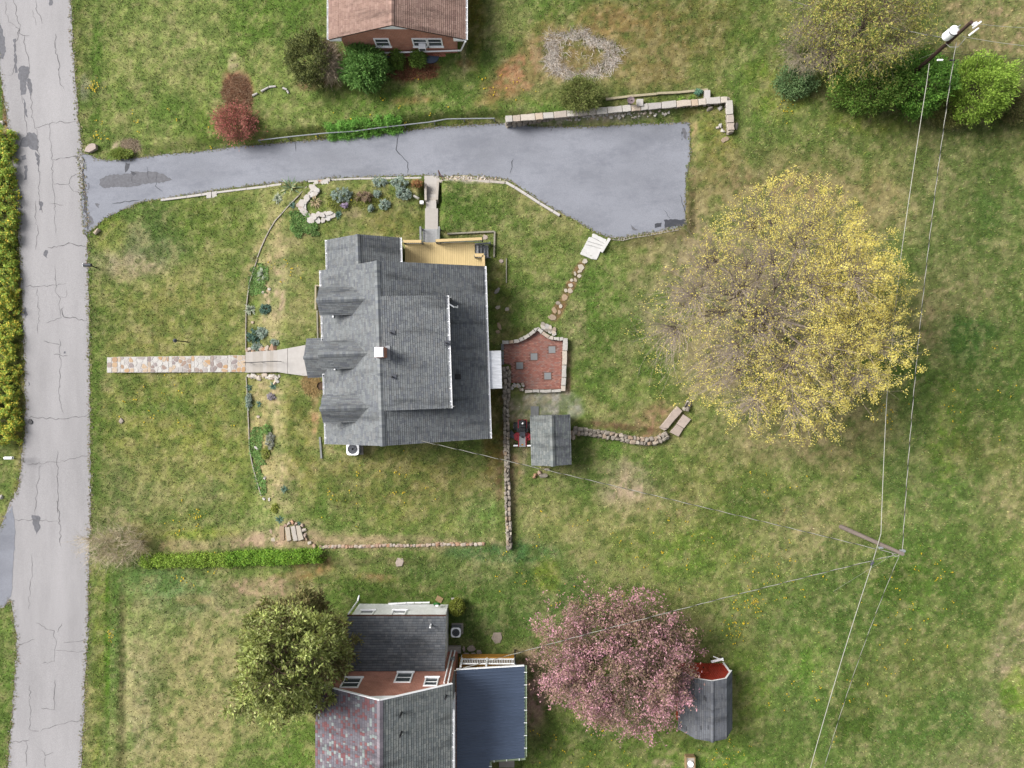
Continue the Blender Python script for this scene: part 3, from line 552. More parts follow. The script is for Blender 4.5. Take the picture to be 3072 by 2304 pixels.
TP = [[(150, 2), (160, 2), (161, 18), (152, 20)], [(60, 205), (75, 198), (92, 205), (90, 225), (82, 240), (80, 285), (65, 288), (62, 250), (57, 225)], [(78, 235), (95, 240), (99, 275), (92, 290), (85, 250)], [(-10, 60), (4, 70), (18, 120), (20, 150), (14, 180), (-10, 170)], [(72, 295), (78, 330), (80, 350), (86, 360), (80, 320)],
      [(85, 400), (105, 398), (118, 420), (116, 455), (100, 450), (88, 440), (60, 440), (65, 425)], [(65, 470), (80, 465), (82, 478), (68, 482)], [(76, 498), (84, 498), (82, 540), (74, 540)], [(120, 605), (132, 608), (126, 630), (119, 632)], [(137, 750), (144, 752), (142, 775), (132, 765)], [(62, 615), (72, 622), (66, 628)], [(74, 920), (80, 925), (84, 945), (78, 955), (73, 940)], [(84, 1145), (90, 1148), (86, 1160)], [(95, 1545), (120, 1550), (118, 1590), (108, 1605), (98, 1575)], [(192, 1055), (197, 1053), (197, 1060), (192, 1062)], [(108, 455), (122, 470), (118, 520), (112, 480)], [(44, 120), (52, 118), (50, 140), (56, 220), (48, 222)]]
for i, P in enumerate(TP):
    mb = MB(); blob(mb, ccw([rp(*p) for p in P]), lambda x, y: road_z(y) + .016 + .0, 40 + i, .07); mb.build('tar_patch', M['tar'], road)
zdr = lambda x, y: drive_z(x) + .023
DP = [([(298, 555), (300, 538), (330, 524), (390, 522), (395, 516), (420, 516), (470, 514), (495, 525), (520, 540), (490, 548), (430, 552), (400, 560), (340, 562), (310, 565)], 'tar'),
      ([(1992, 660), (2056, 658), (2057, 676), (2010, 682), (1994, 684)], 'tar_dark'), ([(390, 512), (402, 516), (410, 520), (402, 528), (396, 522)], 'tar_dark'), ([(1965, 672), (1985, 668), (1983, 680), (1964, 684)], 'tar_dark'), ([(378, 488), (390, 490), (386, 505), (376, 518), (374, 508)], 'tar_dark'),
      ([(254, 590), (262, 588), (262, 604), (255, 602)], 'tar_dark'), ([(266, 640), (275, 650), (282, 668), (268, 680)], 'tar'), ([(1890, 672), (1900, 682), (1915, 690), (1900, 692)], 'tar'), ([(285, 610), (300, 612), (296, 625), (288, 618)], 'tar'), ([(2046, 385), (2052, 383), (2060, 400), (2058, 420), (2050, 410)], 'tar'), ([(2044, 395), (2047, 395), (2047, 420), (2044, 420)], 'tar_dark')]
for i, (P, mm) in enumerate(DP):
    mb = MB(); blob(mb, ccw([drive_pt(*p) for p in P]), (lambda x, y: zdr(x, y)) if mm == 'tar' else (lambda x, y: zdr(x, y) + .004), 70 + i, .06); mb.build('tar_patch', M[mm], drive)
mb = MB()
for i, c in enumerate([[(250, 470), (251, 520), (253, 560), (258, 610), (264, 690)], [(252, 475), (250, 540), (256, 640)], [(260, 555), (268, 550), (266, 568), (258, 570)], [(395, 520), (398, 548), (424, 552)], [(470, 520), (468, 560), (488, 575)], [(1195, 400), (1190, 450), (1222, 490), (1223, 520)], [(1540, 478), (1530, 520)], [(2040, 585), (2050, 620), (2056, 640)], [(1992, 630), (2010, 655)], [(886, 425), (888, 455)], [(335, 610), (420, 600)], [(440, 500), (448, 540)]]):
    ribbon(mb, [drive_pt(*p) for p in c], .05 if i > 1 else .12, lambda x, y: zdr(x, y) + .003, 100 + i)
o = mb.build('crack', M['tar_dark'], drive); o['kind'] = 'stuff'

def verge(name, label, P, zf, cols, n, seed, wmax=.35):
    rng = np.random.default_rng(seed); at, L = polyline_([*P, P[0]]); V = []; C = []
    S = rng.uniform(0, L, n)
    for s_ in S:
        q, d = at(s_); o = q + Vector((-d.y, d.x)) * rng.normal(0, wmax * .45); r = rng.uniform(.015, .055); a = rng.uniform(0, 6.28); z = max(float(zf(o.x, o.y)), gz(o.x, o.y)) + .012 + rng.uniform(0, .02)
        V.append([(o.x + r * math.cos(a + k * 1.571) * (1.6 if k % 2 else .7), o.y + r * math.sin(a + k * 1.571) * (1.6 if k % 2 else .7), z + rng.uniform(0, .02)) for k in range(4)]); C.append(np.array(cols[rng.integers(len(cols))]) * rng.uniform(.8, 1.2))
    o = tri_soup(name, np.array(V), lin(np.clip(np.array(C), 10, 250)) / KEXP, M['grass']); o['kind'] = 'stuff'; tag(o, label, 'debris')
def polyline_(P):
    P = [Vector(p) for p in P]; Ls = [0]
    for a, b in zip(P[:-1], P[1:]): Ls.append(Ls[-1] + (b - a).length)
    Ls = np.array(Ls)
    def at(s):
        i = min(int(np.searchsorted(Ls, s, 'right')) - 1, len(P) - 2); t = (s - Ls[i]) / max(Ls[i + 1] - Ls[i], 1e-6); d = (P[i + 1] - P[i]); d = d.normalized() if d.length > 1e-6 else Vector((1, 0)); return P[i].lerp(P[i + 1], t), d
    return at, float(Ls[-1])
verge('road_verge_litter', 'dead grass, grit and crumbled asphalt along the road edges', ROAD, lambda x, y: road_z(y) + .012, [(148, 138, 108), (170, 158, 122), (116, 126, 66), (140, 144, 80), (166, 160, 152), (150, 130, 108)], 6500, 5, .28)
verge('driveway_verge_litter', 'grass tufts and grit creeping over the driveway edges', DRIVE, lambda x, y: drive_z(x) + .018, [(142, 134, 104), (160, 150, 116), (110, 126, 62), (136, 142, 78), (134, 132, 132), (166, 156, 138)], 3800, 6, .16)
# dandelions scattered in the lawns: far too many and too small to count
def dandelions():
    cl = [(590, 1545, 40, 14), (560, 1580, 50, 10), (520, 1200, 160, 26), (1150, 370, 260, 30), (290, 260, 25, 16), (300, 400, 30, 14), (2250, 1800, 60, 36), (2330, 1700, 120, 30), (2200, 1890, 40, 22), (1640, 1700, 200, 26), (1180, 1450, 140, 16), (1750, 2270, 140, 24), (2170, 2280, 90, 30), (2700, 1850, 300, 30), (2480, 2080, 200, 22), (2640, 1250, 60, 14), (2350, 1420, 150, 14), (2900, 1200, 200, 14), (640, 1690, 60, 10), (560, 1740, 30, 7), (2360, 320, 30, 10), (1470, 250, 40, 10), (860, 820, 60, 10), (480, 420, 200, 10), (1000, 1500, 120, 12), (2050, 1640, 260, 26), (2780, 1690, 60, 10), (330, 1900, 8, 12), (1560, 250, 60, 8)]
    pts = []
    for x, y, s, n in cl:
        for _ in range(n):
            qx, qy = random.gauss(x, s * .55), random.gauss(y, s * .35 + 4)
            for _k in range(random.choice((1, 1, 2, 3))): pts.append((qx + random.gauss(0, 4), qy + random.gauss(0, 4)))
    mb = MB()
    for qx, qy in pts:
        p = G(qx, qy); bad = any(in_poly(P, np.array([p.x]), np.array([p.y]))[0] for P in BARE[:4])
        if bad: continue
        r = random.uniform(.025, .06); z = p.z + random.uniform(.06, .12); a0 = random.random()
        ring = [(p.x + r * math.cos(a0 + i * math.pi / 3), p.y + r * math.sin(a0 + i * math.pi / 3), z) for i in range(6)]
        mb.f(ring + [(p.x, p.y, z + .02), (p.x, p.y, p.z)], [(i, (i + 1) % 6, 6) for i in range(6)] + [(0, 7, 1)])
    o = mb.build('dandelion_flowers', M['dandelion']); o['kind'] = 'stuff'; tag(o, 'tiny yellow dandelion flowers dotted over the lawns', 'flowers')
dandelions()
# ---------------------------------------------------------------- roofs and buildings
GREY_SH = [(150, 154, 156), (146, 150, 152), (155, 159, 160), (141, 145, 149), (149, 151, 152), (134, 138, 144)]
BROWN_SH = [(190, 158, 144), (184, 152, 138), (194, 162, 148), (178, 146, 134)]
MULTI_SH = [(140, 136, 146), (160, 114, 116), (176, 186, 184), (146, 140, 148), (152, 106, 110), (158, 152, 158), (144, 132, 140), (136, 132, 142), (144, 140, 148), (138, 132, 140)]
PALE_SH = [(150, 156, 154), (158, 162, 160), (142, 148, 148), (164, 168, 164)]
SLATE_SH = [(140, 143, 147), (134, 138, 143), (146, 148, 151), (126, 130, 136)]
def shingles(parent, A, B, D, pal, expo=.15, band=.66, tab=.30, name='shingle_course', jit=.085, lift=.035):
    """courses of tabs from the eave A-B up to the ridge line through D; one object for each course"""
    A, B, D = Vector(A), Vector(B), Vector(D); U = (B - A); w = U.length; U.normalize(); Vv = D - A; Vv -= U * Vv.dot(U); l = Vv.length; Vv.normalize(); Nn = U.cross(Vv)
    if Nn.z < 0: Nn = -Nn
    rr = random.Random(hash((round(A.x, 2), round(A.y, 2), len(pal))) & 0xffff); n = max(1, round(l / expo)); e = l / n
    for k in range(n):
        mb = MB(); u = -rr.uniform(0, tab); v0 = k * e - (.02 if k == 0 else 0); v1 = (k + 1) * e + (.03 if k < n - 1 else 0); hb = lift + rr.uniform(0, .004)
        while u < w:
            tw = tab * rr.choice((.5, 1, 1, 1, 1.4)); a = max(u, 0); b = min(u + tw - .012, w); u += tw
            if b - a < .02: continue
            c = lin(rr.choice(pal)) / KEXP * rr.uniform(1 - jit, 1 + jit); dv = rr.uniform(-.008, .008); z = hb + rr.uniform(0, .004)
            p = [A + U * a + Vv * (v0 + dv) + Nn * z, A + U * b + Vv * (v0 + dv) + Nn * z, A + U * b + Vv * v1 + Nn * .006, A + U * a + Vv * v1 + Nn * .006, A + U * a + Vv * (v0 + dv) + Nn * .0, A + U * b + Vv * (v0 + dv) + Nn * .0]
            kq = min(1, e * .74 / (v1 - v0)); p += [p[1].lerp(p[2], kq), p[0].lerp(p[3], kq)]         # next course's shade, painted as a darker strip along the top of each tab
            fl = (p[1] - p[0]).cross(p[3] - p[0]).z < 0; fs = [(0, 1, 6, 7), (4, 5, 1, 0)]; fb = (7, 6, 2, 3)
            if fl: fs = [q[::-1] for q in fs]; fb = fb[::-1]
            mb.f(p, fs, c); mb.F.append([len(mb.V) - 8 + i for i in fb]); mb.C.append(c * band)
        mb.build(name, M['shingle'], parent, cols=True)
def slab(mb, A, B, C, D, th=.10, col=None):
    """a roof deck: quad A-B-C-D (top) with thickness downwards"""
    P = [Vector(p) for p in (A, B, C, D)]
    if (P[1] - P[0]).cross(P[3] - P[0]).z < 0: P.reverse()
    Q = [p - Vector((0, 0, th)) for p in P]
    mb.f(P + Q, [(0, 1, 2, 3), (7, 6, 5, 4), (0, 4, 5, 1), (1, 5, 6, 2), (2, 6, 7, 3), (3, 7, 4, 0)], col)
def ridge_caps(parent, a, b, sl_w, sl_e, pal, w=.16, step=.2, up=.065, side=None):
    """overlapping caps bent over the ridge from a to b; sl_w, sl_e: fall of each side for one metre out"""
    a, b = Vector(a), Vector(b); d = b - a; L = d.length; d.normalize(); s = side or Vector((d.y, -d.x, 0)).normalized(); mb = MB(); n = int(L / step); rr = random.Random(n)
    for k in range(n):
        p = a + d * (L * k / n); q = a + d * (L * (k + 1) / n + .03); c = lin(rr.choice(pal)) / KEXP * rr.uniform(.86, 1.10) * 1.06
        z0 = up; z1 = up + .02; vs = []
        for pt, z in ((p, z1), (q, z0)): vs += [pt - s * w + Vector((0, 0, z - sl_w * w)), pt + Vector((0, 0, z + .01)), pt + s * w + Vector((0, 0, z - sl_e * w))]
        fs = [(0, 1, 4, 3), (1, 2, 5, 4), (0, 2, 1)]
        if (vs[1] - vs[0]).cross(vs[3] - vs[0]).z < 0: fs = [f[::-1] for f in fs]
        mb.f(vs, fs, c)
    return mb.build('ridge_cap', M['shingle'], parent, cols=True)
def gutter(parent, a, b, mat='white', w=.13, out=None, name='gutter', ties=.9, tiemat=None):
    a, b = Vector(a), Vector(b); d = (b - a).normalized(); s = out or Vector((d.y, -d.x, 0)); mb = MB(); h = .11
    for o, ww, zz, hh in ((0, w, -h, .012), (-w / 2, .014, -h / 2, h), (w / 2, .02, -h / 2, h)):
        mb.beam(a + s * o + Vector((0, 0, zz)), b + s * o + Vector((0, 0, zz)), ww, hh)
    L = (b - a).length; k = ties / 2
    g = mb.build(name, M[mat], parent)
    mb = MB()
    while k < L: p = a + d * k; mb.beam(p - s * w * .62 + Vector((0, 0, .006)), p + s * w * .62 + Vector((0, 0, .006)), .035, .012); k += ties
    h_ = mb.build('hanger', M[tiemat or mat], g); h_['kind'] = 'stuff'; return g
def window(parent, c, w, h, nrm, frame='white', sash=True, blinds=False, fw=.09):
    """a window with its centre c on a wall of outward normal nrm"""
    c = Vector(c); nrm = Vector(nrm).normalized(); s = Vector((-nrm.y, nrm.x, 0)); R = Matrix((s, nrm, Vector((0, 0, 1)))).transposed(); mb = MB(); c = c + nrm * .03
    for dx, dz, ww, hh in ((0, h / 2, w + fw, fw), (0, -h / 2, w + fw, fw), (-w / 2, 0, fw, h - fw), (w / 2, 0, fw, h - fw)): mb.box(c + s * dx + Vector((0, 0, dz)), (ww, .08, hh), R=R)
    if sash: mb.box(c + nrm * -.01, (w - fw, .05, .05), R=R)
    wn = mb.build('window', M[frame], parent)
    mb = MB(); mb.box(c - nrm * .025, (w - fw * .9, .02, h - fw * .9), R=R); mb.build('pane', M['glass'], wn)
    mb = MB(); mb.box(c + nrm * .03 + Vector((0, 0, -h / 2 - fw * .6)), (w + .2, .14, .05), R=R); mb.build('sill', M[frame], wn)
    if blinds:
        mb = MB(); mb.box(c - nrm * .012 + Vector((0, 0, h * .22)), (w - fw * 1.2, .006, h * .34), R=R); mb.build('blind', M['white'], wn)
    return wn
def gable_body(mb, Hf, xw, xe, ys, yn, zb, zw, ze, xr, zr):
    """walls of a gabled block; x across, ridge along y"""
    for y, flip in ((yn, False), (ys, True)):
        vs = [Hf(xw, y, zb), Hf(xe, y, zb), Hf(xe, y, ze), Hf(xr, y, zr), Hf(xw, y, zw)]
        mb.f(vs, [(4, 3, 2, 1, 0) if not flip else (0, 1, 2, 3, 4)])
    mb.f([Hf(xw, ys, zb), Hf(xw, yn, zb), Hf(xw, yn, zw), Hf(xw, ys, zw)], [(3, 2, 1, 0)])
    mb.f([Hf(xe, ys, zb), Hf(xe, yn, zb), Hf(xe, yn, ze), Hf(xe, ys, ze)], [(0, 1, 2, 3)])

def main_house():
    A0 = math.radians(1.8); ca, sa = math.cos(A0), math.sin(A0)
    def H(x, y, z): return Vector((x * ca - y * sa, x * sa + y * ca, z))
    E = Vector((ca, sa, 0)); Nn = Vector((-sa, ca, 0))
    base = H(-8, 2.3, 0)
    t = thing('main_house', 'white trimmed house with grey shingle roof and three small dormers', 'house', base)
    xw, xr, xe, ys, yn = -13.24, -8.71, -1.71, -3.84, 8.46; zw, zr, ze = 3.0, 6.1, 2.6
    mb = MB(); gable_body(mb, H, xw + .35, xe - .35, ys + .25, yn - .25, -.6, zw - .02 - .1 + .24, ze - .02 - .1 + .17, xr, zr - .14); mb.build('wall', M['white_siding'], t)
    mb = MB(); slab(mb, H(xw, ys, zw), H(xr, ys, zr), H(xr, yn, zr), H(xw, yn, zw)); slab(mb, H(xr, ys, zr), H(xe, ys, ze), H(xe, yn, ze), H(xr, yn, zr)); rf = mb.build('roof', M['felt'], t)
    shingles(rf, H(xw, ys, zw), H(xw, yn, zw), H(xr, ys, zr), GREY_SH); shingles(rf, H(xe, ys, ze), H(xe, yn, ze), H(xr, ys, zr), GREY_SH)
    ridge_caps(rf, H(xr, yn, zr), H(xr, ys, zr), .70, .52, GREY_SH, w=.19, side=E)
    # shed dormer to the back
    ds, dn, dx, dz = -1.51, 6.12, -4.22, 5.2
    mb = MB(); vs = []
    mb.box(H((xr + dx) / 2 + 1.2, dn - .12, 4.35), (2.6, .06, 1.7), A0); mb.box(H((xr + dx) / 2 + 1.2, ds + .12, 4.35), (2.6, .06, 1.7), A0); mb.box(H(dx - .3, (ds + dn) / 2, 4.3), (.06, dn - ds - .24, 1.7), A0)
    dm = mb.build('shed_dormer', M['grey_siding'], t)
    mb = MB(); slab(mb, H(xr + .05, ds, zr - .02), H(dx, ds, dz), H(dx, dn, dz), H(xr + .05, dn, zr - .02), .14); mb.build('dormer_deck', M['felt'], dm)
    shingles(dm, H(dx, ds, dz), H(dx, dn, dz), H(xr + .08, ds, zr - .01), GREY_SH, lift=.025)
    for y in (-.2, 2.3, 4.8): window(dm, H(dx - .26, y, 4.55), .9, .8, E)
    gutter(t, H(dx + .07, ds, dz + .02), H(dx + .07, dn, dz + .02)); gutter(t, H(xw - .07, ys, zw + .02), H(xw - .07, yn, zw + .02)); gutter(t, H(xe + .07, ys, ze + .02), H(xe + .07, yn, ze + .02))
    mb = MB(); mb.path([H(dx + .1, dn - .55, dz - .05), H(dx + .42, dn - .75, dz - .28), H(dx + .62, dn - .72, 4.2), H(dx + .62, dn - .6, 4.05)], .05, 8); mb.build('downspout', M['white'], t)
    for y in (ys + .15, yn - .15, 3.4):
        mb = MB(); mb.path([H(xe + .05, y, ze - .08), H(xe - .25, y, 2.2), H(xe - .27, y, .1), H(xe + .1, y, .0)], .045, 6); mb.build('downspout', M['white'], t)
    # three gabled dormers to the front
    for yc in (6.05, 2.38, -1.28):
        xf = -12.62; hw = .76; mb = MB()
        vs = [H(xf, yc - hw, 3.2), H(xf, yc + hw, 3.2), H(xf, yc + hw, 4.78), H(xf, yc, 5.30), H(xf, yc - hw, 4.78)]; mb.f(vs, [(4, 3, 2, 1, 0)])
        for s in (-1, 1): mb.box(H(-11.4, yc + s * (hw - .03), 4.1), (2.5, .06, 1.3), A0)
        dm = mb.build('dormer', M['white_siding'], t)
        mb = MB()
        for s in (-1, 1): slab(mb, H(-12.95, yc + s * .93, 4.76), H(-12.95, yc, 5.40), H(-9.65, yc, 5.40), H(-9.65, yc + s * .93, 4.76), .08)
        mb.build('dormer_deck', M['felt'], dm)
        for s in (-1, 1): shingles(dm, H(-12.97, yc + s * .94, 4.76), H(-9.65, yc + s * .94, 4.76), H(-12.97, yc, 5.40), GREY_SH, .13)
        ridge_caps(dm, H(-9.72, yc, 5.40), H(-12.98, yc, 5.40), .69, .69, GREY_SH, w=.17, side=Nn)
        window(dm, H(xf, yc, 4.25), .75, 1.1, -E)
    # porch
    mb = MB()
    for s in (-1, 1): slab(mb, H(-14.45, 2.29 + s * 1.34, 2.88), H(-14.45, 2.29, 3.68), H(-12.6, 2.29, 3.68), H(-12.6, 2.29 + s * 1.34, 2.88), .1)
    mb.f([H(-14.3, 2.29 - 1.2, 2.85), H(-14.3, 2.29 + 1.2, 2.85), H(-14.3, 2.29, 3.56)], [(0, 2, 1)])
    pr = mb.build('porch_roof', M['felt'], t)
    for s in (-1, 1): shingles(pr, H(-14.47, 2.29 + s * 1.36, 2.87), H(-12.6, 2.29 + s * 1.36, 2.87), H(-14.47, 2.29, 3.68), GREY_SH, .14)
    ridge_caps(pr, H(-12.7, 2.29, 3.68), H(-14.47, 2.29, 3.68), .6, .6, GREY_SH, w=.15, side=Nn)
    for s in (-1, 1): mb = MB(); mb.cyl(H(-14.2, 2.29 + s * 1.1, .15), H(-14.2, 2.29 + s * 1.1, 2.8), .08, .07, 10); mb.build('column', M['white'], t)
    mb = MB(); mb.box(H(-12.86, 2.29, 1.2), (.06, 1.0, 2.1), A0); dr = mb.build('front_door', M['darkgrey'], t); mb = MB(); mb.cyl(H(-12.9, 1.9, 1.15), H(-12.97, 1.9, 1.15), .04); mb.build('handle', M['steel'], dr)
    for y in (-2.2, 6.8, -.3, 4.9): window(t, H(xw + .35, y, 1.6), 1.0, 1.3, -E)
    for y in (-2.5, .3, 6.5): window(t, H(xe - .35, y, 1.45), 1.0, 1.2, E)
    for x in (-10.8, -6.3): window(t, H(x, ys + .25, 1.6), 1.0, 1.3, -Nn)
    window(t, H(xr, ys + .25, 4.3), .9, 1.2, -Nn)
    # north wing
    wx, wr, we, wn, zz, zrr = -12.84, -10.33, -7.67, 10.67, 2.7, 4.2
    mb = MB(); gable_body(mb, H, wx + .22, we - .22, yn - .3, wn - .22, -.6, zz, zz, wr, zrr - .14); wg = mb.build('wing', M['tan_siding'], t)
    mb = MB(); slab(mb, H(wx, yn - .3, zz), H(wr, yn - .3, zrr), H(wr, wn, zrr), H(wx, wn, zz)); slab(mb, H(wr, yn - .3, zrr), H(we, yn - .3, zz), H(we, wn, zz), H(wr, wn, zrr)); wrf = mb.build('wing_roof', M['felt'], t)
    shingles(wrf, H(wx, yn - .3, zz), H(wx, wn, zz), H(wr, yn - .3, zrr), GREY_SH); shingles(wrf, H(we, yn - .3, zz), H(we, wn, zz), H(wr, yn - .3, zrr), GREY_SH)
    ridge_caps(wrf, H(wr, wn, zrr), H(wr, yn - .25, zrr), .58, .55, GREY_SH, w=.16, side=E)
    gutter(t, H(wx - .07, yn - .1, zz + .02), H(wx - .07, wn, zz + .02)); gutter(t, H(we + .07, yn + .05, zz + .02), H(we + .07, wn, zz + .02))
    window(wg, H(we - .22, 9.7, 1.75), .62, 1.1, E, blinds=True)
    mb = MB(); mb.box(H(we - .2, 8.9, 1.72), (.06, .8, 1.6), A0); mb.build('side_door', M['white'], wg)
    mb = MB(); mb.path([H(we + .02, wn - .15, zz - .1), H(we + .1, wn - .2, 2.3), H(we - .12, wn - .25, 1.9), H(we - .12, wn - .25, .1)], .05, 8); mb.build('downspout', M['white'], t)
    # chimney, vents
    mb = MB(); mb.box(H(-8.55, 2.33, 6.35), (.62, .66, 1.6), A0); ch = mb.build('chimney', M['brick'], t)
    mb = MB(); mb.box(H(-8.55, 2.33, 7.19), (.58, .64, .1), A0); mb.box(H(-8.55, 2.33, 7.27), (.5, .56, .07), A0); mb.build('cap', M['white'], ch)
    mb = MB(); mb.box(H(-8.5, 2.33, 6.02), (.95, .95, .06), A0); mb.build('flashing', M['steel'], ch)
    for x, y, z in ((-7.95, 3.66, 5.95), (-7.95, .72, 5.95), (-4.35, 2.9, 5.3)):
        mb = MB(); mb.cyl(H(x, y, z - .1), H(x, y, z + .32), .055, .055, 10); v = mb.build('vent_pipe', M['black'], t); mb = MB(); mb.box(H(x + .08, y, z + .01), (.4, .32, .03), A0); mb.build('flashing', M['darkgrey'], v)
    mb = MB(); mb.box(H(-3.75, .62, 3.72), (.42, .36, .16), A0); mb.build('roof_vent', M['black'], t)
    for yc in (5.1, 1.45): mb = MB(); mb.box(H(-12.3, yc, 3.75), (.1, .16, .25), A0); mb.build('dormer_drain', M['white'], t)
    # awning over the back door
    mb = MB(); n = 54; a, b = -.35 + .05, 2.42; x0, x1 = xe - .3, -.72; vs = []
    for i in range(n + 1):
        y = a + (b - a) * i / n; z = .028 * (1 if i % 2 else -1)
        vs += [H(x0, y, 2.52 + z), H(x1, y, 2.28 + z)]
    mb.f(vs, [(2 * i, 2 * i + 1, 2 * i + 3, 2 * i + 2) for i in range(n)]); aw = mb.build('awning', M['white_metal'], t)
    mb = MB(); mb.beam(H(x1 - .04, a, 2.20), H(x1 - .04, b, 2.20), .05, .08); mb.beam(H(x0, a + .05, 2.44), H(x1, a + .05, 2.22), .05, .06); mb.beam(H(x0, b - .05, 2.44), H(x1, b - .05, 2.22), .05, .06); mb.build('frame', M['white'], aw)
    for y in (a + .1, b - .1): mb = MB(); mb.cyl(H(x1 - .04, y, .0), H(x1 - .04, y, 2.2), .035, .035, 8); mb.build('awning_post', M['white'], t)
    return t, H, A0
house, HH, HA = main_house()

def deck():
    z = .88; D = lambda x, y, zz=z: W(x, y, zz); t = thing('wooden_deck', 'fresh yellow pine deck with rails beside the grey shingle roof', 'deck', W(1330, 760, 0))
    x0, x1 = W(1215, 760, z).x, W(1452, 760, z).x; n = 43; rr = random.Random(4); yt = lambda x: np.interp(x, [x0, x1], [W(1215, 727, z).y, W(1452, 727, z).y]); yb = 8.0
    for i in range(n):
        a = x0 + (x1 - x0) * i / n; b = x0 + (x1 - x0) * (i + 1) / n - .012
        if i % 9 == 5 or True:
            cut = rr.choice((0, 0, rr.uniform(.5, 1.8))); yT = float(yt(a)); 
            if a > W(1424, 760, z).x: yT = W(1424, 766, z).y + .15
            mb = MB(); mb.box(((a + b) / 2, (yT + yb) / 2, z - .02), (b - a, yT - yb, .04)); mb.build('deck_board', M['new_wood'], t)
    mb = MB(); mb.beam((x0, W(0, 729, z).y, z - .16), (x1, W(0, 729, z).y, z - .16), .05, .24); mb.beam((x1, yb, z - .16), (x1, W(0, 770, z).y, z - .16), .05, .24); mb.build('rim_joist', M['rail_wood'], t)
    for x in (1218, 1268, 1308, 1380, 1422, 1450):
        for y in (731, 792):
            p = W(x, y, z); mb = MB(); mb.box((p.x, p.y, (z - .3) / 2 - .1), (.12, .12, z + .2)); mb.build('post', M['old_wood'], t)
    def rail(P, nm='railing'):
        top = [W(x, y, 1.82) for x, y in P]; mb = MB()
        for a, b in zip(top[:-1], top[1:]):
            mb.beam(a, b, .2, .045)
        r = mb.build(nm, M['rail_wood'], t)
        mb = MB()
        for a, b in zip(top[:-1], top[1:]):
            n = max(2, int((b - a).length / .14))
            for i in range(n + 1):
                p = a.lerp(b, i / n); mb.box((p.x, p.y, 1.36), (.035, .035, .86))
            mb.beam(a - Vector((0, 0, .1)), b - Vector((0, 0, .1)), .05, .1); mb.beam(a - Vector((0, 0, .82)), b - Vector((0, 0, .82)), .05, .08)
        bl = mb.build('balusters', M['old_wood'], r); bl['kind'] = 'stuff'
        for a, b in zip(top[:-1], top[1:]):
            for p in (a, b): mb = MB(); mb.box((p.x, p.y, 1.28), (.1, .1, 1.02)); mb.build('rail_post', M['old_wood'], r)
    rail([(1210, 724), (1264, 724)]); rail([(1307, 722), (1446, 716)]); rail([(1424, 766), (1450, 766), (1451, 806)])
    # stairs to the walk: grey treads
    st = MB(); st.beam(W(1270, 729, .78), W(1270, 690, .05), .06, .26); st.beam(W(1313, 727, .78), W(1313, 690, .05), .06, .26); stairs = st.build('stringer', M['old_wood'], t)
    for i in range(5):
        zt = .72 - i * .155; y = 724 - i * 8.0; mb = MB(); a = W(1271, y, zt); b = W(1312, y, zt); mb.box(((a.x + b.x) / 2, a.y, zt), (b.x - a.x, .24, .04)); mb.build('tread', M['grey_step'], t)
    for x in (1262, 1316):
        a = W(x, 722, 1.78); b = W(x + (1 if x > 1300 else -1), 681, 1.05); mb = MB(); mb.beam(a, b, .14, .045); mb.box((b.x, b.y, .5), (.1, .1, 1.15)); mb.box((a.x, a.y, .9), (.1, .1, 1.7)); mb.beam(a - Vector((0, 0, .45)), b - Vector((0, 0, .45)), .04, .1); mb.build('stair_rail', M['old_wood'], t)
    for i in range(4):
        zt = .72 - i * .19; x = 1430 + i * 10.0; a = W(x, 735, zt); b = W(x, 771, zt); mb = MB(); mb.box((a.x, (a.y + b.y) / 2, zt), (.25, a.y - b.y, .04)); mb.build('tread', M['grey_step'], t)
    a = W(1425, 733, .85); b = W(1470, 731, .12); mb = MB(); mb.beam(a, b, .05, .24); mb.beam(W(1426, 773, .85), W(1470, 773, .12), .05, .24)
    mb.beam(W(1426, 731, 1.55), W(1470, 729, .95), .1, .05); p = W(1470, 730, .5); mb.box((p.x, p.y, .45), (.09, .09, 1.0)); mb.build('side_stringer', M['old_wood'], t)
    return t
deck()

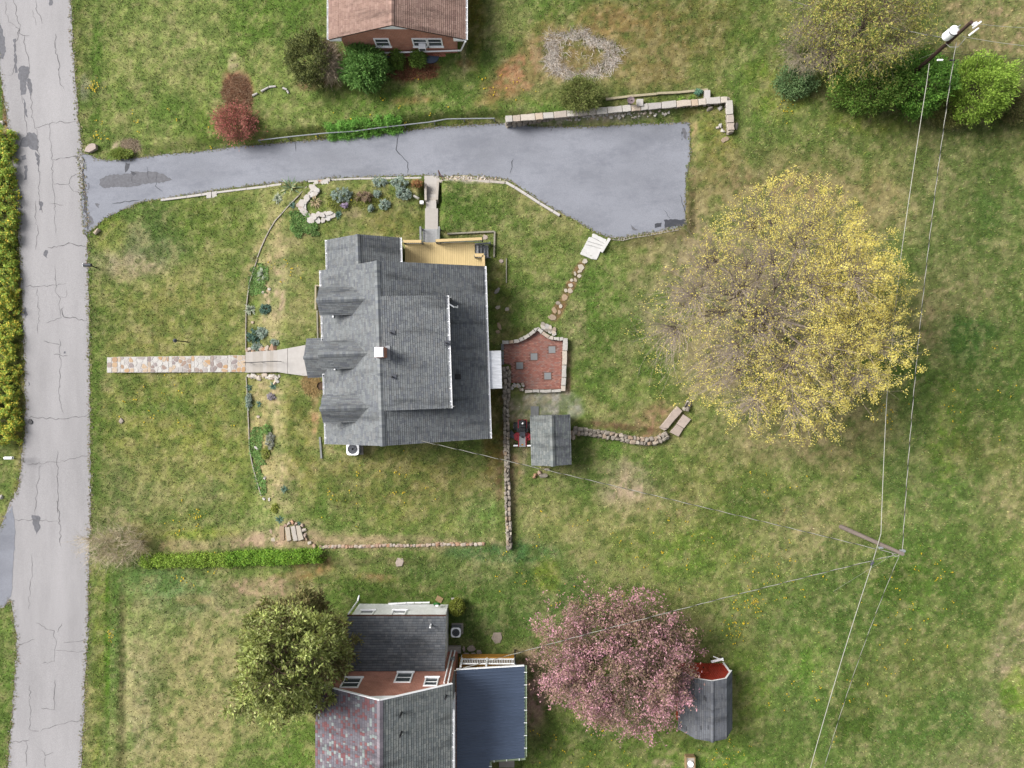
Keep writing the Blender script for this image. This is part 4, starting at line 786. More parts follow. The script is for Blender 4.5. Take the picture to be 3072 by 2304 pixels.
def ac_unit(px, py, label, size=.82, h=.8, z0=None, extra=None):
    p = W(px, py, h); z0 = gz(p.x, p.y) if z0 is None else z0; t = thing('air_conditioner', label, 'air conditioner', (p.x, p.y, z0), 'outdoor air conditioner units')
    s = size; top = z0 + h
    mb = MB(); mb.box((p.x, p.y, z0 + h / 2), (s * .96, s * .96, h - .06))
    body = mb.build('body', M['darkgrey'], t)
    mb = MB()
    for i in range(9):
        for dx, dy in ((0, 1), (0, -1), (1, 0), (-1, 0)):
            if dx == 0: mb.box((p.x, p.y + dy * s * .485, z0 + .08 + i * (h - .14) / 9), (s * .9, .012, .03))
            else: mb.box((p.x + dx * s * .485, p.y, z0 + .08 + i * (h - .14) / 9), (.012, s * .9, .03))
    o = mb.build('side_louvres', M['steel'], body); o['kind'] = 'stuff'
    n = 24; r = s * .40; vs = []; fs = []
    for i in range(n):
        a = 2 * math.pi * i / n; c, q = math.cos(a), math.sin(a); m = s / 2 / max(abs(c), abs(q)); m = min(m, s * .62)
        vs += [(p.x + c * m, p.y + q * m, top), (p.x + c * r, p.y + q * r, top + .015), (p.x + c * m, p.y + q * m, top - .05)]
    for i in range(n): j = (i + 1) % n; fs += [(3 * i, 3 * j, 3 * j + 1, 3 * i + 1), (3 * i + 2, 3 * j + 2, 3 * j, 3 * i)]
    mb = MB(); mb.f(vs, fs); mb.build('top_cover', M['white'], t)
    mb = MB(); mb.cyl((p.x, p.y, top - .12), (p.x, p.y, top - .1), r, r, 20); mb.build('fan_well', M['black'], t)
    fan = MB(); fan.cyl((p.x, p.y, top - .1), (p.x, p.y, top - .03), .09, .08, 10)
    for k in range(4):
        a = k * math.pi / 2 + .5; d = Vector((math.cos(a), math.sin(a), 0)); q = Vector((-d.y, d.x, 0)); c = Vector((p.x, p.y, top - .06))
        fan.f([c + d * .06 - q * .05, c + d * r * .92 - q * .13 + Vector((0, 0, -.02)), c + d * r * .92 + q * .13 + Vector((0, 0, .03)), c + d * .06 + q * .05], [(0, 1, 2, 3)])
    fan.build('fan', M['steel'], t)
    mb = MB()
    for k in range(5):
        rr = r * (k + 1) / 5.2; pts = [(p.x + rr * math.cos(2 * math.pi * i / 20), p.y + rr * math.sin(2 * math.pi * i / 20), top + .012) for i in range(21)]; mb.path(pts, .004, 4)
    g_ = mb.build('grille', M['steel'], t); g_['kind'] = 'stuff'
    mb = MB(); mb.box((p.x + .06, p.y + .03, z0 + .02), (s * 1.22, s * 1.15, .08)); mb.build('pad', M['concrete_old'], t)
    return t
ac_unit(1058, 1347, 'white square air conditioner with round fan below the south gable of the main house', .92, .85)
ac_unit(1366, 1905, 'small white air conditioner standing beside the yellow green ball bush', .72, .8)

def north_house():
    t = thing('brick_house', 'red brick house with brown shingle roof cut by the top edge', 'house', W(1190, 60, .2)); I = lambda x, y, z: Vector((x, y, z))
    xw, xr, xe, ys, yn = -12.95, -8.17, -3.3, 24.38, 36.0; zb = -.4
    mb = MB(); gable_body(mb, I, -12.2, -4.05, 24.63, 35.6, zb, 3.35, 3.35, xr, 4.86); mb.build('wall', M['brick'], t)
    mb = MB(); slab(mb, I(xw, ys, 3.0), I(xr, ys, 5.0), I(xr, yn, 5.0), I(xw, yn, 3.0), .12); slab(mb, I(xr, ys, 5.0), I(xe, ys, 3.0), I(xe, yn, 3.0), I(xr, yn, 5.0), .12); rf = mb.build('roof', M['felt_brown'], t)
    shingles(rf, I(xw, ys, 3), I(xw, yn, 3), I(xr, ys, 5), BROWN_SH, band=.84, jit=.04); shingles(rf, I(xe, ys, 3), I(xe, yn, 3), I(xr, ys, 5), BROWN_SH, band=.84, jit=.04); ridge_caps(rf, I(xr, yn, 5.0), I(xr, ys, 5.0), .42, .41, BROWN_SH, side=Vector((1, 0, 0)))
    gutter(t, I(xw - .07, ys, 3.02), I(xw - .07, yn, 3.02)); gutter(t, I(xe + .07, ys, 3.02), I(xe + .07, yn, 3.02), w=.16)
    mb = MB(); mb.f([I(-10.0, 24.58, 4.05), I(-6.3, 24.58, 4.05), I(xr, 24.58, 4.86)], [(0, 1, 2)]); mb.build('gable_trim', M['white'], t)
    for x0, x1, s in ((-12.95, -12.1, 1), (-4.15, -3.3, -1)):
        mb = MB(); mb.box(((x0 + x1) / 2, 24.62, 2.85), (x1 - x0, .5, .2)); mb.f([I(x0, 24.4, 2.9), I(x1, 24.4, 2.9), I(x1 if s > 0 else x0, 24.4, 3.3)], [(0, 1, 2)]); mb.build('eave_return', M['white'], t)
    window(t, (-9.34, 24.63, 2.1), 1.0, 1.1, (0, -1, 0)); w2 = window(t, (-6.62, 24.63, 2.1), 1.0, 1.1, (0, -1, 0)); window(t, (-5.55, 24.63, 2.1), 1.0, 1.1, (0, -1, 0))
    mb = MB(); mb.box((-6.5, 24.45, 1.75), (.5, .42, .38)); ac = mb.build('window_unit', M['white'], t); mb = MB(); mb.box((-6.5, 24.23, 1.75), (.42, .02, .28)); mb.build('grille', M['darkgrey'], ac)
    mb = MB(); mb.path([I(-3.3, 24.3, 2.9), I(-3.75, 24.5, 1.1), I(-10.6, 24.52, .62)], .06, 8); mb.build('downspout', M['white'], t)
    mb = MB(); mb.box((-8.1, 24.5, .1), (8.2, .22, .55)); mb.build('foundation', M['brick2'], t)
    for x in (-9.45, -6.05):
        mb = MB(); n = 10; vs = [I(x, 24.38, .52)]
        for i in range(n + 1):
            a = math.pi * i / n; vs.append(I(x + .62 * math.cos(a), 24.38 - .5 * math.sin(a), .42))
        vs2 = [v - Vector((0, 0, .5)) for v in vs]; m = len(vs)
        mb.f(vs + vs2, [(0, i + 1, i) for i in range(1, m - 1)] + [(i, i + 1, m + i + 1, m + i) for i in range(1, m - 1)]); mb.build('window_well_cover', M['blue_metal'], t)
    return t
north_house()

def south_house():
    t = thing('brick_and_siding_house', 'brick house with patterned red and grey shingles and a blue metal porch roof', 'house', W(1200, 2100, -.6)); I = lambda x, y, z: Vector((x, y, z))
    zb = -1.3
    # two storey brick block
    xw, xr, xe, yn, ys = -13.0, -8.3, -3.97, -19.88, -33.5; ze, zr = 6.15, 8.6
    mb = MB(); gable_body(mb, I, xw + .25, xe - .12, ys, -20.1, zb, ze + .02, ze - .03, xr, zr - .15); mb.build('wall', M['brick2'], t)
    mb = MB(); slab(mb, I(xw, ys, ze), I(xr, ys, zr), I(xr, yn, zr), I(xw, yn, ze), .12); slab(mb, I(xr, ys, zr), I(xe, ys, ze), I(xe, yn, ze), I(xr, yn, zr), .12); rf = mb.build('roof', M['felt'], t)
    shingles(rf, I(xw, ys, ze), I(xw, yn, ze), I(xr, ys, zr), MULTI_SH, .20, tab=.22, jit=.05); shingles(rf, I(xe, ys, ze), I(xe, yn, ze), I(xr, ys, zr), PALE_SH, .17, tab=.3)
    ridge_caps(rf, I(xr, yn, zr), I(xr, ys, zr), .52, .56, [(170, 160, 168), (160, 152, 160)], side=Vector((1, 0, 0)), w=.2)
    for xa, za in ((xw, ze), (xe, ze)): mb = MB(); mb.beam(I(xa, yn + .02, za - .03), I(xr, yn + .02, zr - .03), .05, .16); mb.build('barge_board', M['white'], t)
    mb = MB(); mb.f([I(-9.9, -20.06, 7.62), I(-6.5, -20.06, 7.45), I(xr, -20.06, 8.45)], [(2, 1, 0)]); mb.build('gable_trim', M['white'], t)
    window(t, (-10.8, -20.1, 5.5), 1.15, 1.5, (0, 1, 0)); window(t, (-7.4, -20.1, 4.65), 1.05, 1.55, (0, 1, 0)); window(t, (-5.45, -20.1, 5.35), .85, 1.25, (0, 1, 0))
    mb = MB(); mb.box((-4.05, -26.5, 4.5), (.08, 12.5, 3.2)); mb.build('side_wall', M['grey_siding'], t)
    gutter(t, I(xe + .07, ys, ze + .02), I(xe + .07, -21.6, ze + .02))
    mb = MB(); mb.box((-3.98, -27.0, 4.4), (.06, 11.0, 1.5)); mb.build('wall_trim', M['white'], t)
    for x, y, z in ((-7.05, -20.95, 8.0), (-7.05, -22.2, 8.0), (-4.35, -20.55, 6.4)): mb = MB(); mb.cyl((x, y, z - .1), (x, y, z + .55), .07, .07, 8); mb.build('vent_pipe', M['black'], t)
    # white sided lean-to
    a = MB(); vs = [I(-11.6, -16.7, zb), I(-4.82, -16.7, zb), I(-4.82, -20.1, zb), I(-11.6, -20.1, zb), I(-11.6, -16.7, 2.45), I(-4.82, -16.7, 2.45), I(-4.82, -20.1, 3.42), I(-11.6, -20.1, 3.42)]
    a.f(vs, [(1, 0, 4, 5), (2, 1, 5, 6), (0, 3, 7, 4)]); add_ = a.build('lean_to', M['white_siding'], t)
    mb = MB(); slab(mb, I(-11.75, -16.58, 2.6), I(-4.7, -16.58, 2.6), I(-4.7, -20.08, 3.6), I(-11.75, -20.08, 3.6), .12); lr = mb.build('lean_to_roof', M['felt'], t)
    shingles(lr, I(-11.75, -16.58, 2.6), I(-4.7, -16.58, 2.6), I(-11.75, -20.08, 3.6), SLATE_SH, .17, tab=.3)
    mb = MB(); mb.beam(I(-11.75, -16.52, 2.57), I(-4.7, -16.52, 2.57), .1, .1); mb.build('eave_gutter', M['terracotta'], t)
    for x in (-10.6, -8.25): window(add_, (x, -16.7, 1.55), .95, 1.1, (0, 1, 0), blinds=True)
    mb = MB(); mb.path([I(-11.7, -16.45, 2.5), I(-11.7, -16.45, -.6), I(-11.6, -16.0, -.75)], .06, 8); mb.build('downspout', M['white'], t)
    p = W(1292, 1876, 3.0); mb = MB(); mb.cyl((p.x, p.y, 2.8), (p.x, p.y, 3.45), .06, .06, 8); mb.build('vent_pipe', M['white'], t)
    for i, x in enumerate((-4.55, -4.28)): mb = MB(); mb.path([I(x, -20.02, -.5), I(x, -20.02, 5.7)], .05, 8); mb.build('conduit', M['white'], t)
    mb = MB(); mb.box((-4.3, -19.98, 1.6), (.3, .16, .4)); mb.build('meter', M['steel'], t)
    mb = MB(); mb.box((-4.35, -19.98, -.2), (1.0, .5, .3)); mb.build('footing', M['concrete_old'], t)
    # porch under a blue metal roof
    zw, zee = 3.3, 2.62; x0, x1, y0, y1 = -3.9, .86, -20.1, -26.62; xn = -1.62
    def zr_(x): return zw + (zee - zw) * (x - x0) / (x1 - x0)
    mb = MB(); slab(mb, I(x0, y0, zw - .04), I(x1, y0, zee - .04), I(x1, y1, zee - .04), I(x0, y1, zw - .04), .14); slab(mb, I(x0, y1, zw - .04), I(xn, y1, zr_(xn) - .04), I(xn, -33, zr_(xn) - .04), I(x0, -33, zw - .04), .14); pr = mb.build('metal_roof', M['white'], t)
    y = y0; k = 0
    while y > -33:
        yb_ = max(y - .92, -33); xe_ = x1 if y > y1 else xn
        if y > y1 > yb_: yb_ = y1
        mb = MB(); n = max(2, round((y - yb_) / .23)); vs = []
        for i in range(n):
            a = y - (y - yb_) * i / n; b = y - (y - yb_) * (i + 1) / n
            for q, h in ((a, .0), (a - .03, .035), (a - .06, .035), (a - .09, .006), (b, .0)): vs += [I(x0, q, zw + h), I(xe_ + .04, q, zr_(xe_ + .04) + h)]
        m = len(vs) // 2; mb.f(vs, [(2 * i, 2 * i + 2, 2 * i + 3, 2 * i + 1) for i in range(m - 1)]); mb.build('roof_panel', M['blue_metal'], pr); y = yb_
    gutter(t, I(x1 + .1, y0, zee), I(x1 + .1, y1, zee), 'gutter_green', .17, tiemat='white'); gutter(t, I(x1 + .1, y1 - .08, zee), I(xn, y1 - .08, zr_(xn)), 'gutter_green', .17, tiemat='white'); gutter(t, I(xn + .09, y1, zr_(xn)), I(xn + .09, -33, zr_(xn)), 'gutter_green', .17, tiemat='white')
    mb = MB(); mb.beam(I(x0, y0 + .03, zw - .02), I(x1, y0 + .03, zee - .02), .06, .16); mb.build('fascia', M['white'], t)
    zd = 1.0; mb = MB(); mb.box(((x0 + x1) / 2 - .3, (y0 + y1) / 2, zd - .05), (x1 - x0 - .6, y0 - y1 - .1, .1)); pd = mb.build('porch_floor', M['orange_wood'], t)
    mb = MB(); mb.box((-1.75, -20.14, zd - .3), (3.9, .08, .62)); mb.build('porch_skirt', M['orange_wood'], t)
    yr = -20.2; mb = MB()
    for zz in (1.12, 1.95): mb.beam(I(-3.65, yr, zz), I(.18, yr, zz), .07, .08)
    rl = mb.build('porch_railing', M['white'], t); mb = MB()
    for i in range(31): mb.box((-3.6 + i * .122, yr, 1.53), (.04, .04, .8))
    o = mb.build('balusters', M['white'], rl); o['kind'] = 'stuff'
    for x in (-3.68, -1.85, .2): mb = MB(); mb.box((x, yr, 1.5 if x < 0 else 1.5), (.13, .13, 2.0)); mb.build('porch_post', M['white'], t)
    mb = MB(); mb.path([I(.25, -20.0, 2.5), I(.22, -20.05, 2.2), I(.22, -20.05, -.3)], .06, 8); mb.build('downspout', M['black'], t)
    mb = MB(); mb.box((-.4, -26.9 - 1.0, -.3), (1.15, 2.0, .1)); mb.build('patio_slab', M['concrete_old'], t)
    mb = MB(); mb.box((-1.35, -27.4, -.2), (.6, 1.4, .12)); mb.build('brick_step', M['brick2'], t)
    return t
south_house()

def garden_shed():
    a = math.radians(1.6); ca, sa = math.cos(a), math.sin(a); c0 = Vector((2.80, -4.05)); t = thing('garden_shed', 'small grey shingled shed beside the red ride-on mower', 'shed', (c0.x, c0.y, 0))
    def H(x, y, z): return Vector((c0.x + x * ca - y * sa, c0.y + x * sa + y * ca, z))
    w, l = 1.42, 1.81; mb = MB(); gable_body(mb, H, -w + .12, w - .12, -l + .1, l - .1, -.1, 1.88, 1.88, .07, 2.5); mb.build('wall', M['tan_siding'], t)
    mb = MB(); slab(mb, H(-w, -l, 1.9), H(.07, -l, 2.6), H(.07, l, 2.6), H(-w, l, 1.9), .07); slab(mb, H(.07, -l, 2.6), H(w, -l, 1.9), H(w, l, 1.9), H(.07, l, 2.6), .07); rf = mb.build('roof', M['felt'], t)
    shingles(rf, H(-w, -l, 1.9), H(-w, l, 1.9), H(.07, -l, 2.6), PALE_SH, .14, tab=.25); shingles(rf, H(w, -l, 1.9), H(w, l, 1.9), H(.07, -l, 2.6), SLATE_SH[:2] + PALE_SH[:1], .14, tab=.25); ridge_caps(rf, H(.07, l, 2.6), H(.07, -l, 2.6), .45, .5, PALE_SH, side=Vector((ca, sa, 0)))  # east slope gets a darker palette, its shaded side painted in
    mb = MB(); mb.box(H(0, l - .08, .95), (1.2, .05, 1.7), a); d = mb.build('door', M['old_wood'], t); mb = MB(); mb.box(H(.45, l - .03, .95), (.05, .06, .2), a); mb.build('handle', M['black'], d)
garden_shed()
p0 = G(1604, 1237); mb = MB(); mb.box((p0.x, p0.y + .1, p0.z + .03), (.6, .7, .06)); o = mb.build('ramp_board', M['old_wood_y']); tag(o, 'pale grey board lying at the corner of the small shed', 'board')

def barn():
    t = thing('barn_shed', 'red barn shed with gambrel grey shingle roof behind the pink tree', 'shed', (14.06, -23, 0)); I = lambda x, y, z: Vector((x, y, z))
    yn, ys = -20.85, -25.1; pr = [(12.12, 1.6), (12.98, 3.0), (14.06, 3.42), (15.14, 3.0), (15.98, 1.6)]; mb = MB()
    prof = [(12.3, -.1), (15.78, -.1), (15.78, 1.75), (15.08, 2.93), (14.06, 3.32), (13.04, 2.93), (12.3, 1.75)]
    for y, fl in ((yn - .1, 0), (ys + .1, 1)):
        f = tuple(range(7)); mb.f([I(x, y, z) for x, z in prof], [f[::-1] if not fl else f])
    mb.f([I(12.3, yn - .1, -.1), I(12.3, ys + .1, -.1), I(12.3, ys + .1, 1.75), I(12.3, yn - .1, 1.75)], [(3, 2, 1, 0)]); mb.f([I(15.78, yn - .1, -.1), I(15.78, ys + .1, -.1), I(15.78, ys + .1, 1.75), I(15.78, yn - .1, 1.75)], [(0, 1, 2, 3)])
    wl = mb.build('wall', M['red_paint'], t)
    for i in range(22): mb = MB(); x = 12.42 + i * .158; mb.box((x, yn - .085, .8 + (.5 if 13 < x < 15.1 else 0)), (.04, .03, 1.7 + (1.0 if 13 < x < 15.1 else 0))); mb.build('batten', M['red_paint'], wl)
    mb = MB(); mb.beam(I(15.84, yn - .06, 0), I(15.84, yn - .06, 1.62), .12, .08)
    for (xa, za), (xb, zb) in zip(pr[:-1], pr[1:]): mb.beam(I(xa, yn - .02, za - .08), I(xb, yn - .02, zb - .08), .06, .12)
    mb.build('trim', M['white'], t)
    mb = MB(); mb.box((13.6, yn - .06, .95), (1.3, .05, 1.8)); d = mb.build('door', M['red_paint'], t); mb = MB(); mb.box((14.1, yn - .02, .95), (.06, .06, .22)); mb.build('handle', M['black'], d)
    mb = MB()
    for (xa, za), (xb, zb) in zip(pr[:-1], pr[1:]): slab(mb, I(xa, yn, za), I(xb, yn, zb), I(xb, ys, zb), I(xa, ys, za), .06)
    rf = mb.build('roof', M['felt'], t); BS = [(136, 139, 145), (142, 144, 148), (130, 133, 140)]
    for (xa, za), (xb, zb) in zip(pr[:-1], pr[1:]):
        if zb > za: shingles(rf, I(xa, ys, za), I(xa, yn, za), I(xb, ys, zb), BS, .15, tab=.33)
        else: shingles(rf, I(xb, ys, zb), I(xb, yn, zb), I(xa, ys, za), BS, .15, tab=.33)
    ridge_caps(rf, I(14.06, yn, 3.42), I(14.06, ys, 3.42), .39, .39, BS, side=Vector((1, 0, 0)), w=.12)
    for px, py in ((2112, 2092), (2117, 2096), (2123, 2179), (2104, 2184), (2070, 2204)):
        q = W(px, py, 3.2); zz = np.interp(q.x, [p[0] for p in pr], [p[1] for p in pr]); mb = MB(); mb.box((q.x, q.y, zz + .03), (.1, .3, .012), R=Matrix.Rotation(-.37, 3, 'Y')); mb.build('loose_shingle', M['black'], rf)
barn()
# ---------------------------------------------------------------- stones, paths, walls
def rock_mesh(name, seed, mat, sx=1, sy=1, sz=1, n=15):
    rr = random.Random(seed); bm = bmesh.new()
    for _ in range(n):
        v = Vector((rr.gauss(0, 1), rr.gauss(0, 1), rr.gauss(0, 1))).normalized(); e = .55
        v = Vector([math.copysign(abs(c) ** e, c) for c in v]); bm.verts.new((v.x * .56 * sx, v.y * .56 * sy, v.z * .56 * sz))
    r = bmesh.ops.convex_hull(bm, input=bm.verts[:]); bmesh.ops.delete(bm, geom=[g for g in r['geom_interior'] if isinstance(g, bmesh.types.BMVert)], context='VERTS')
    bmesh.ops.recalc_face_normals(bm, faces=bm.faces[:]); me = bpy.data.meshes.new(name); bm.to_mesh(me); bm.free(); me.materials.append(mat); return me
ROCKS = {k: [rock_mesh('stone', i + 50, M[k]) for i in range(9)] for k in ('stone_wall', 'stone_pale', 'stone_pink')}
RR = random.Random(21)
def stone(parent, p, size, kind='stone_wall', name='stone', rz=None, tilt=.15):
    me = RR.choice(ROCKS[kind]); return add(name, me, parent, p, (RR.uniform(-tilt, tilt), RR.uniform(-tilt, tilt), RR.uniform(0, 6.28) if rz is None else rz), size)
def polyline(P, closed=False):
    P = [Vector(p) for p in P]; L = [0]
    for a, b in zip(P[:-1], P[1:]): L.append(L[-1] + (b - a).length)
    def at(s):
        for i in range(len(P) - 1):
            if s <= L[i + 1] or i == len(P) - 2:
                t = (s - L[i]) / max(L[i + 1] - L[i], 1e-6); d = (P[i + 1] - P[i]).normalized(); return P[i].lerp(P[i + 1], t), d
    return at, L[-1]
def dry_wall(name, label, P, width, h, cat='wall', size=.34, kind='stone_wall', sink=.1, two=True):
    pts = [G(x, y, h) for x, y in P]; pts = [Vector((p.x, p.y)) for p in pts]; at, L = polyline(pts); m, _ = at(L / 2); t = thing(name, label, cat, (m.x, m.y, gz(m.x, m.y)))
    for layer, zz, sc in ((0, h * .22, 1.1), (1, h * .74, 1.0)):
        cols = (-1, 1) if two else (0,)
        for c in cols:
            s = RR.uniform(0, .1)
            while s < L:
                l = size * RR.uniform(.65, 1.35); p, d = at(min(s + l / 2, L)); q = Vector((-d.y, d.x)); a = math.atan2(d.y, d.x)
                w = width / len(cols) * RR.uniform(.85, 1.3); o = p + q * (c * width * .25 + RR.uniform(-.03, .03)); z = gz(o.x, o.y)
                stone(t, (o.x, o.y, z + zz + RR.uniform(-.03, .05)), (l * sc * .98, w * sc * 1.05, h * .62 * RR.uniform(.8, 1.15)), kind, rz=a + RR.uniform(-.18, .18)); s += l
    return t
def capped_wall(name, label, P, width, z_top, th=.1, slab_l=(.5, 1.1), kind='stone_pale', body='stone_wall', flip=1, wall_h=None):
    """stone body with a row of flat cap stones; P photo pixels of the cap's centre line"""
    f = z_top if callable(z_top) else (lambda x, y: z_top); pts = []
    for x, y in P:
        z = .5
        for _ in range(6): p = W(x, y, z); z = f(p.x, p.y)
        pts.append(Vector((p.x, p.y)))
    at, L = polyline(pts); m, _ = at(L / 2); t = thing(name, label, 'wall', (m.x, m.y, gz(m.x, m.y))); s = 0
    while s < L - .05:
        l = min(RR.uniform(*slab_l), L - s); l = L - s if L - s - l < .25 else l; a, d = at(s + .01); b, d2 = at(s + l - .01); q = Vector((-d.y, d.x)); q2 = Vector((-d2.y, d2.x)); w = width / 2; e = .012
        k = lambda: RR.uniform(-.03, .03); poly = [a + d * e - q * (w + k()), (a + b) / 2 - (q + q2) / 2 * (w + k()), b - d2 * e - q2 * (w + k()), b - d2 * e + q2 * (w + k()), (a + b) / 2 + (q + q2) / 2 * (w + k()), a + d * e + q * (w + k())]
        zt = f((a + b).x / 2, (a + b).y / 2) + RR.uniform(-.012, .012); mb = MB(); mb.prism([tuple(v) for v in poly], zt - th, zt, bev=.015); mb.build('cap_stone', M[kind], t); s += l
    s = 0
    while s < L:
        l = RR.uniform(.25, .5); p, d = at(min(s + l / 2, L)); zt = f(p.x, p.y) - th; g = gz(p.x, p.y); g = min(g, zt - .12); n = max(1, round((zt - g) / .22)); a = math.atan2(d.y, d.x)
        for i in range(n): stone(t, (p.x + RR.uniform(-.03, .03), p.y + RR.uniform(-.03, .03), g + (i + .5) * (zt - g) / n), (l * 1.02, width * RR.uniform(.82, .96), (zt - g) / n * 1.08), body, rz=a + RR.uniform(-.06, .06), tilt=.05)
        s += l
    return t
def irregular(c, rx, ry, rot, n=7, seed=None, j=.18):
    rr = random.Random(seed) if seed is not None else RR; out = []
    for i in range(n):
        a = 2 * math.pi * (i + rr.uniform(-.25, .25)) / n; r = 1 + rr.uniform(-j, j); x, y = rx * r * math.cos(a), ry * r * math.sin(a)
        out.append((c[0] + x * math.cos(rot) - y * math.sin(rot), c[1] + x * math.sin(rot) + y * math.cos(rot)))
    return out
def flat_stone(parent, px, py, rx, ry, rot=0, mat='stone_path', h=.05, name='stone', n=7, j=.18):
    p = G(px, py); poly = irregular((p.x, p.y), rx / 40, ry / 40, math.radians(rot), n, j=j); mb = MB(); mb.prism(poly, p.z - .08, p.z + h + RR.uniform(0, .01), bev=.015); return mb.build(name, M[mat], parent)
def quad_stone(parent, P, mat, zt, th=.12, name='slab', bev=.02):
    poly = [tuple(W(x, y, zt)[:2]) for x, y in P]; mb = MB(); mb.prism(jag(poly, .012, .25, RR.random()), zt - th, zt, bev=bev); return mb.build(name, M[mat], parent)

dry_wall('dry_stone_wall', 'long narrow dry stone wall running straight past the small shed', [(1519, 1190), (1518, 1240), (1519, 1300), (1520, 1360), (1521, 1420), (1522, 1480), (1524, 1540), (1526, 1600), (1528, 1643)], .42, .45)
dry_wall('dry_stone_wall', 'jumbled dry stone wall edging the brick patio beside the awning', [(1513, 1098), (1520, 1120), (1521, 1145), (1520, 1190)], .55, .5, size=.36)
dry_wall('dry_stone_wall', 'curved grey stone wall ending at the two big slab steps', [(1717, 1290), (1740, 1295), (1780, 1300), (1820, 1305), (1860, 1313), (1900, 1320), (1940, 1326), (1975, 1322), (2000, 1308)], .55, .42)
dry_wall('stone_pile', 'short stone end wall against the east side of the small shed', [(1718, 1290), (1717, 1302), (1715, 1312)], .4, .35, cat='stones', size=.36, kind='stone_pink')
dry_wall('dry_stone_wall', 'low broken stone edge joining the big slabs to the yellow tree', [(2055, 1235), (2062, 1222), (2068, 1212)], .45, .3)
dry_wall('stone_edging', 'line of small half buried stones along the lawn edge east of the hedge', [(955, 1643), (1000, 1640), (1080, 1640), (1160, 1637), (1240, 1638), (1320, 1633), (1400, 1634), (1450, 1632)], .2, .12, cat='edging', size=.3, kind='stone_pink', two=False)

# the big retaining wall behind the driveway
wz = lambda x, y: float(np.interp(x, [0, 16], [1.15, 1.35]))
capped_wall('retaining_wall', 'long pale capped stone retaining wall behind the parking area', [(1516, 357), (1620, 348), (1700, 341), (1790, 333), (1900, 323), (2000, 314), (2100, 305), (2183, 298)], .46, wz)
capped_wall('retaining_wall', 'short return leg of the pale capped wall at its east end', [(2187, 300), (2189, 330), (2192, 360), (2194, 390)], .48, lambda x, y: 1.36, kind='stone_pale')
for (x, y, rx, ry, nm) in ((1920, 308, 9, 11, 'upright white block standing behind the long retaining wall'), (2122, 284, 8, 14, 'upright white block at the end of the timber flower bed')):
    p = G(x, y, .3); mb = MB(); mb.box((p.x, p.y, p.z - .15), (rx / 20, ry / 22, .42)); o = mb.build('concrete_block', M['concrete']); tag(o, nm, 'block')
# bird bath
p = G(1893, 300, .85); t = thing('bird_bath', 'round mauve bird bath on a pedestal behind the retaining wall', 'bird bath', (p.x, p.y, p.z - .85))
mb = MB(); mb.cyl((p.x, p.y, p.z - .9), (p.x, p.y, p.z - .1), .13, .08, 12); mb.build('pedestal', M['black'], t)
n = 20; vs = []; fs = []
for r, z in ((.08, -.12), (.27, -.02), (.26, .0), (.2, -.03), (.06, -.06), (.045, .04), (.0, .05)): vs += [(p.x + r * math.cos(2 * math.pi * i / n), p.y + r * math.sin(2 * math.pi * i / n), p.z + z) for i in range(n)]
for k in range(6): fs += [(k * n + i, k * n + (i + 1) % n, (k + 1) * n + (i + 1) % n, (k + 1) * n + i) for i in range(n)]
mb = MB(); mb.f(vs, fs); mb.build('basin', M['birdbath'], t)
def timbers(name, label, P, w=.14, h=.16, mat='timber', seg=2.2, lift=0.0):
    pts = [G(x, y, h + lift) for x, y in P]; t = thing(name, label, 'edging', (pts[0].x, pts[0].y, pts[0].z - h))
    for a, b in zip(pts[:-1], pts[1:]):
        L = (b - a).length; n = max(1, round(L / seg))
        for i in range(n):
            q = a.lerp(b, i / n); r = a.lerp(b, (i + 1) / n - .01); mb = MB(); mb.beam(q - Vector((0, 0, h / 2)), r - Vector((0, 0, h / 2)), w, h); mb.build('timber', M[mat], t)
    return t
timbers('timber_edging', 'pale timber edging of the narrow flower bed behind the retaining wall', [(1818, 297), (1900, 287), (1970, 281), (1975, 279), (2030, 277), (2125, 268)], .16)
timbers('timber_edging', 'grey timber L shaped border on the lawn beside the deck', [(1342, 701), (1400, 698), (1484, 694), (1482, 772)], .12, mat='grey_timber')
timbers('timber_edging', 'pale board frame on the ground at the front corner of the house', [(966, 857), (946, 856), (946, 929)], .11, .3)
timbers('timber_edging', 'thin weathered board along the front of the house north of the porch', [(951, 931), (953, 1017)], .09, .1, mat='grey_timber')
timbers('timber_edging', 'grey board lying in the grass near the south west house corner', [(959, 1311), (964, 1376)], .13, .1, mat='old_wood')
timbers('timber_edging', 'thin brown board on the lawn east of the deck', [(1519, 775), (1519, 850)], .07, .08, mat='grey_timber')

# kerb walls along the driveway
def kerb(name, label, P, w, h, mat='concrete', seg=1.6, side=1):
    pts = []
    for x, y in P:
        z = 0.
        for _ in range(8): q = W(x, y, z); z = float(drive_z(q.x)) + h
        pts.append(q)
    t = thing(name, label, 'kerb', pts[len(pts) // 2])
    for a, b in zip(pts[:-1], pts[1:]):
        n = max(1, round((b - a).length / seg))
        for i in range(n):
            q = a.lerp(b, i / n); r = a.lerp(b, (i + 1) / n); d = (r - q).normalized() * .012; mb = MB(); mb.beam(q + d - Vector((0, 0, .25)), r - d - Vector((0, 0, .25)), w * RR.uniform(.9, 1.1), .5); mb.build('kerb_block', M[mat], t)
kerb('concrete_kerb', 'thin pale kerb along the driveway below the front lawn', [(482, 600), (560, 590), (651, 577), (740, 566), (800, 559), (845, 552)], .16, .12)
kerb('concrete_kerb', 'thin pale kerb between driveway and rock garden left of the steps', [(925, 544), (984, 540), (1060, 536), (1140, 535), (1265, 533)], .14, .14)
kerb('concrete_kerb', 'pale garden wall between the driveway stones and the lawn right of the steps', [(1316, 543), (1400, 544), (1470, 544), (1515, 548)], .2, .2, 'concrete_old')
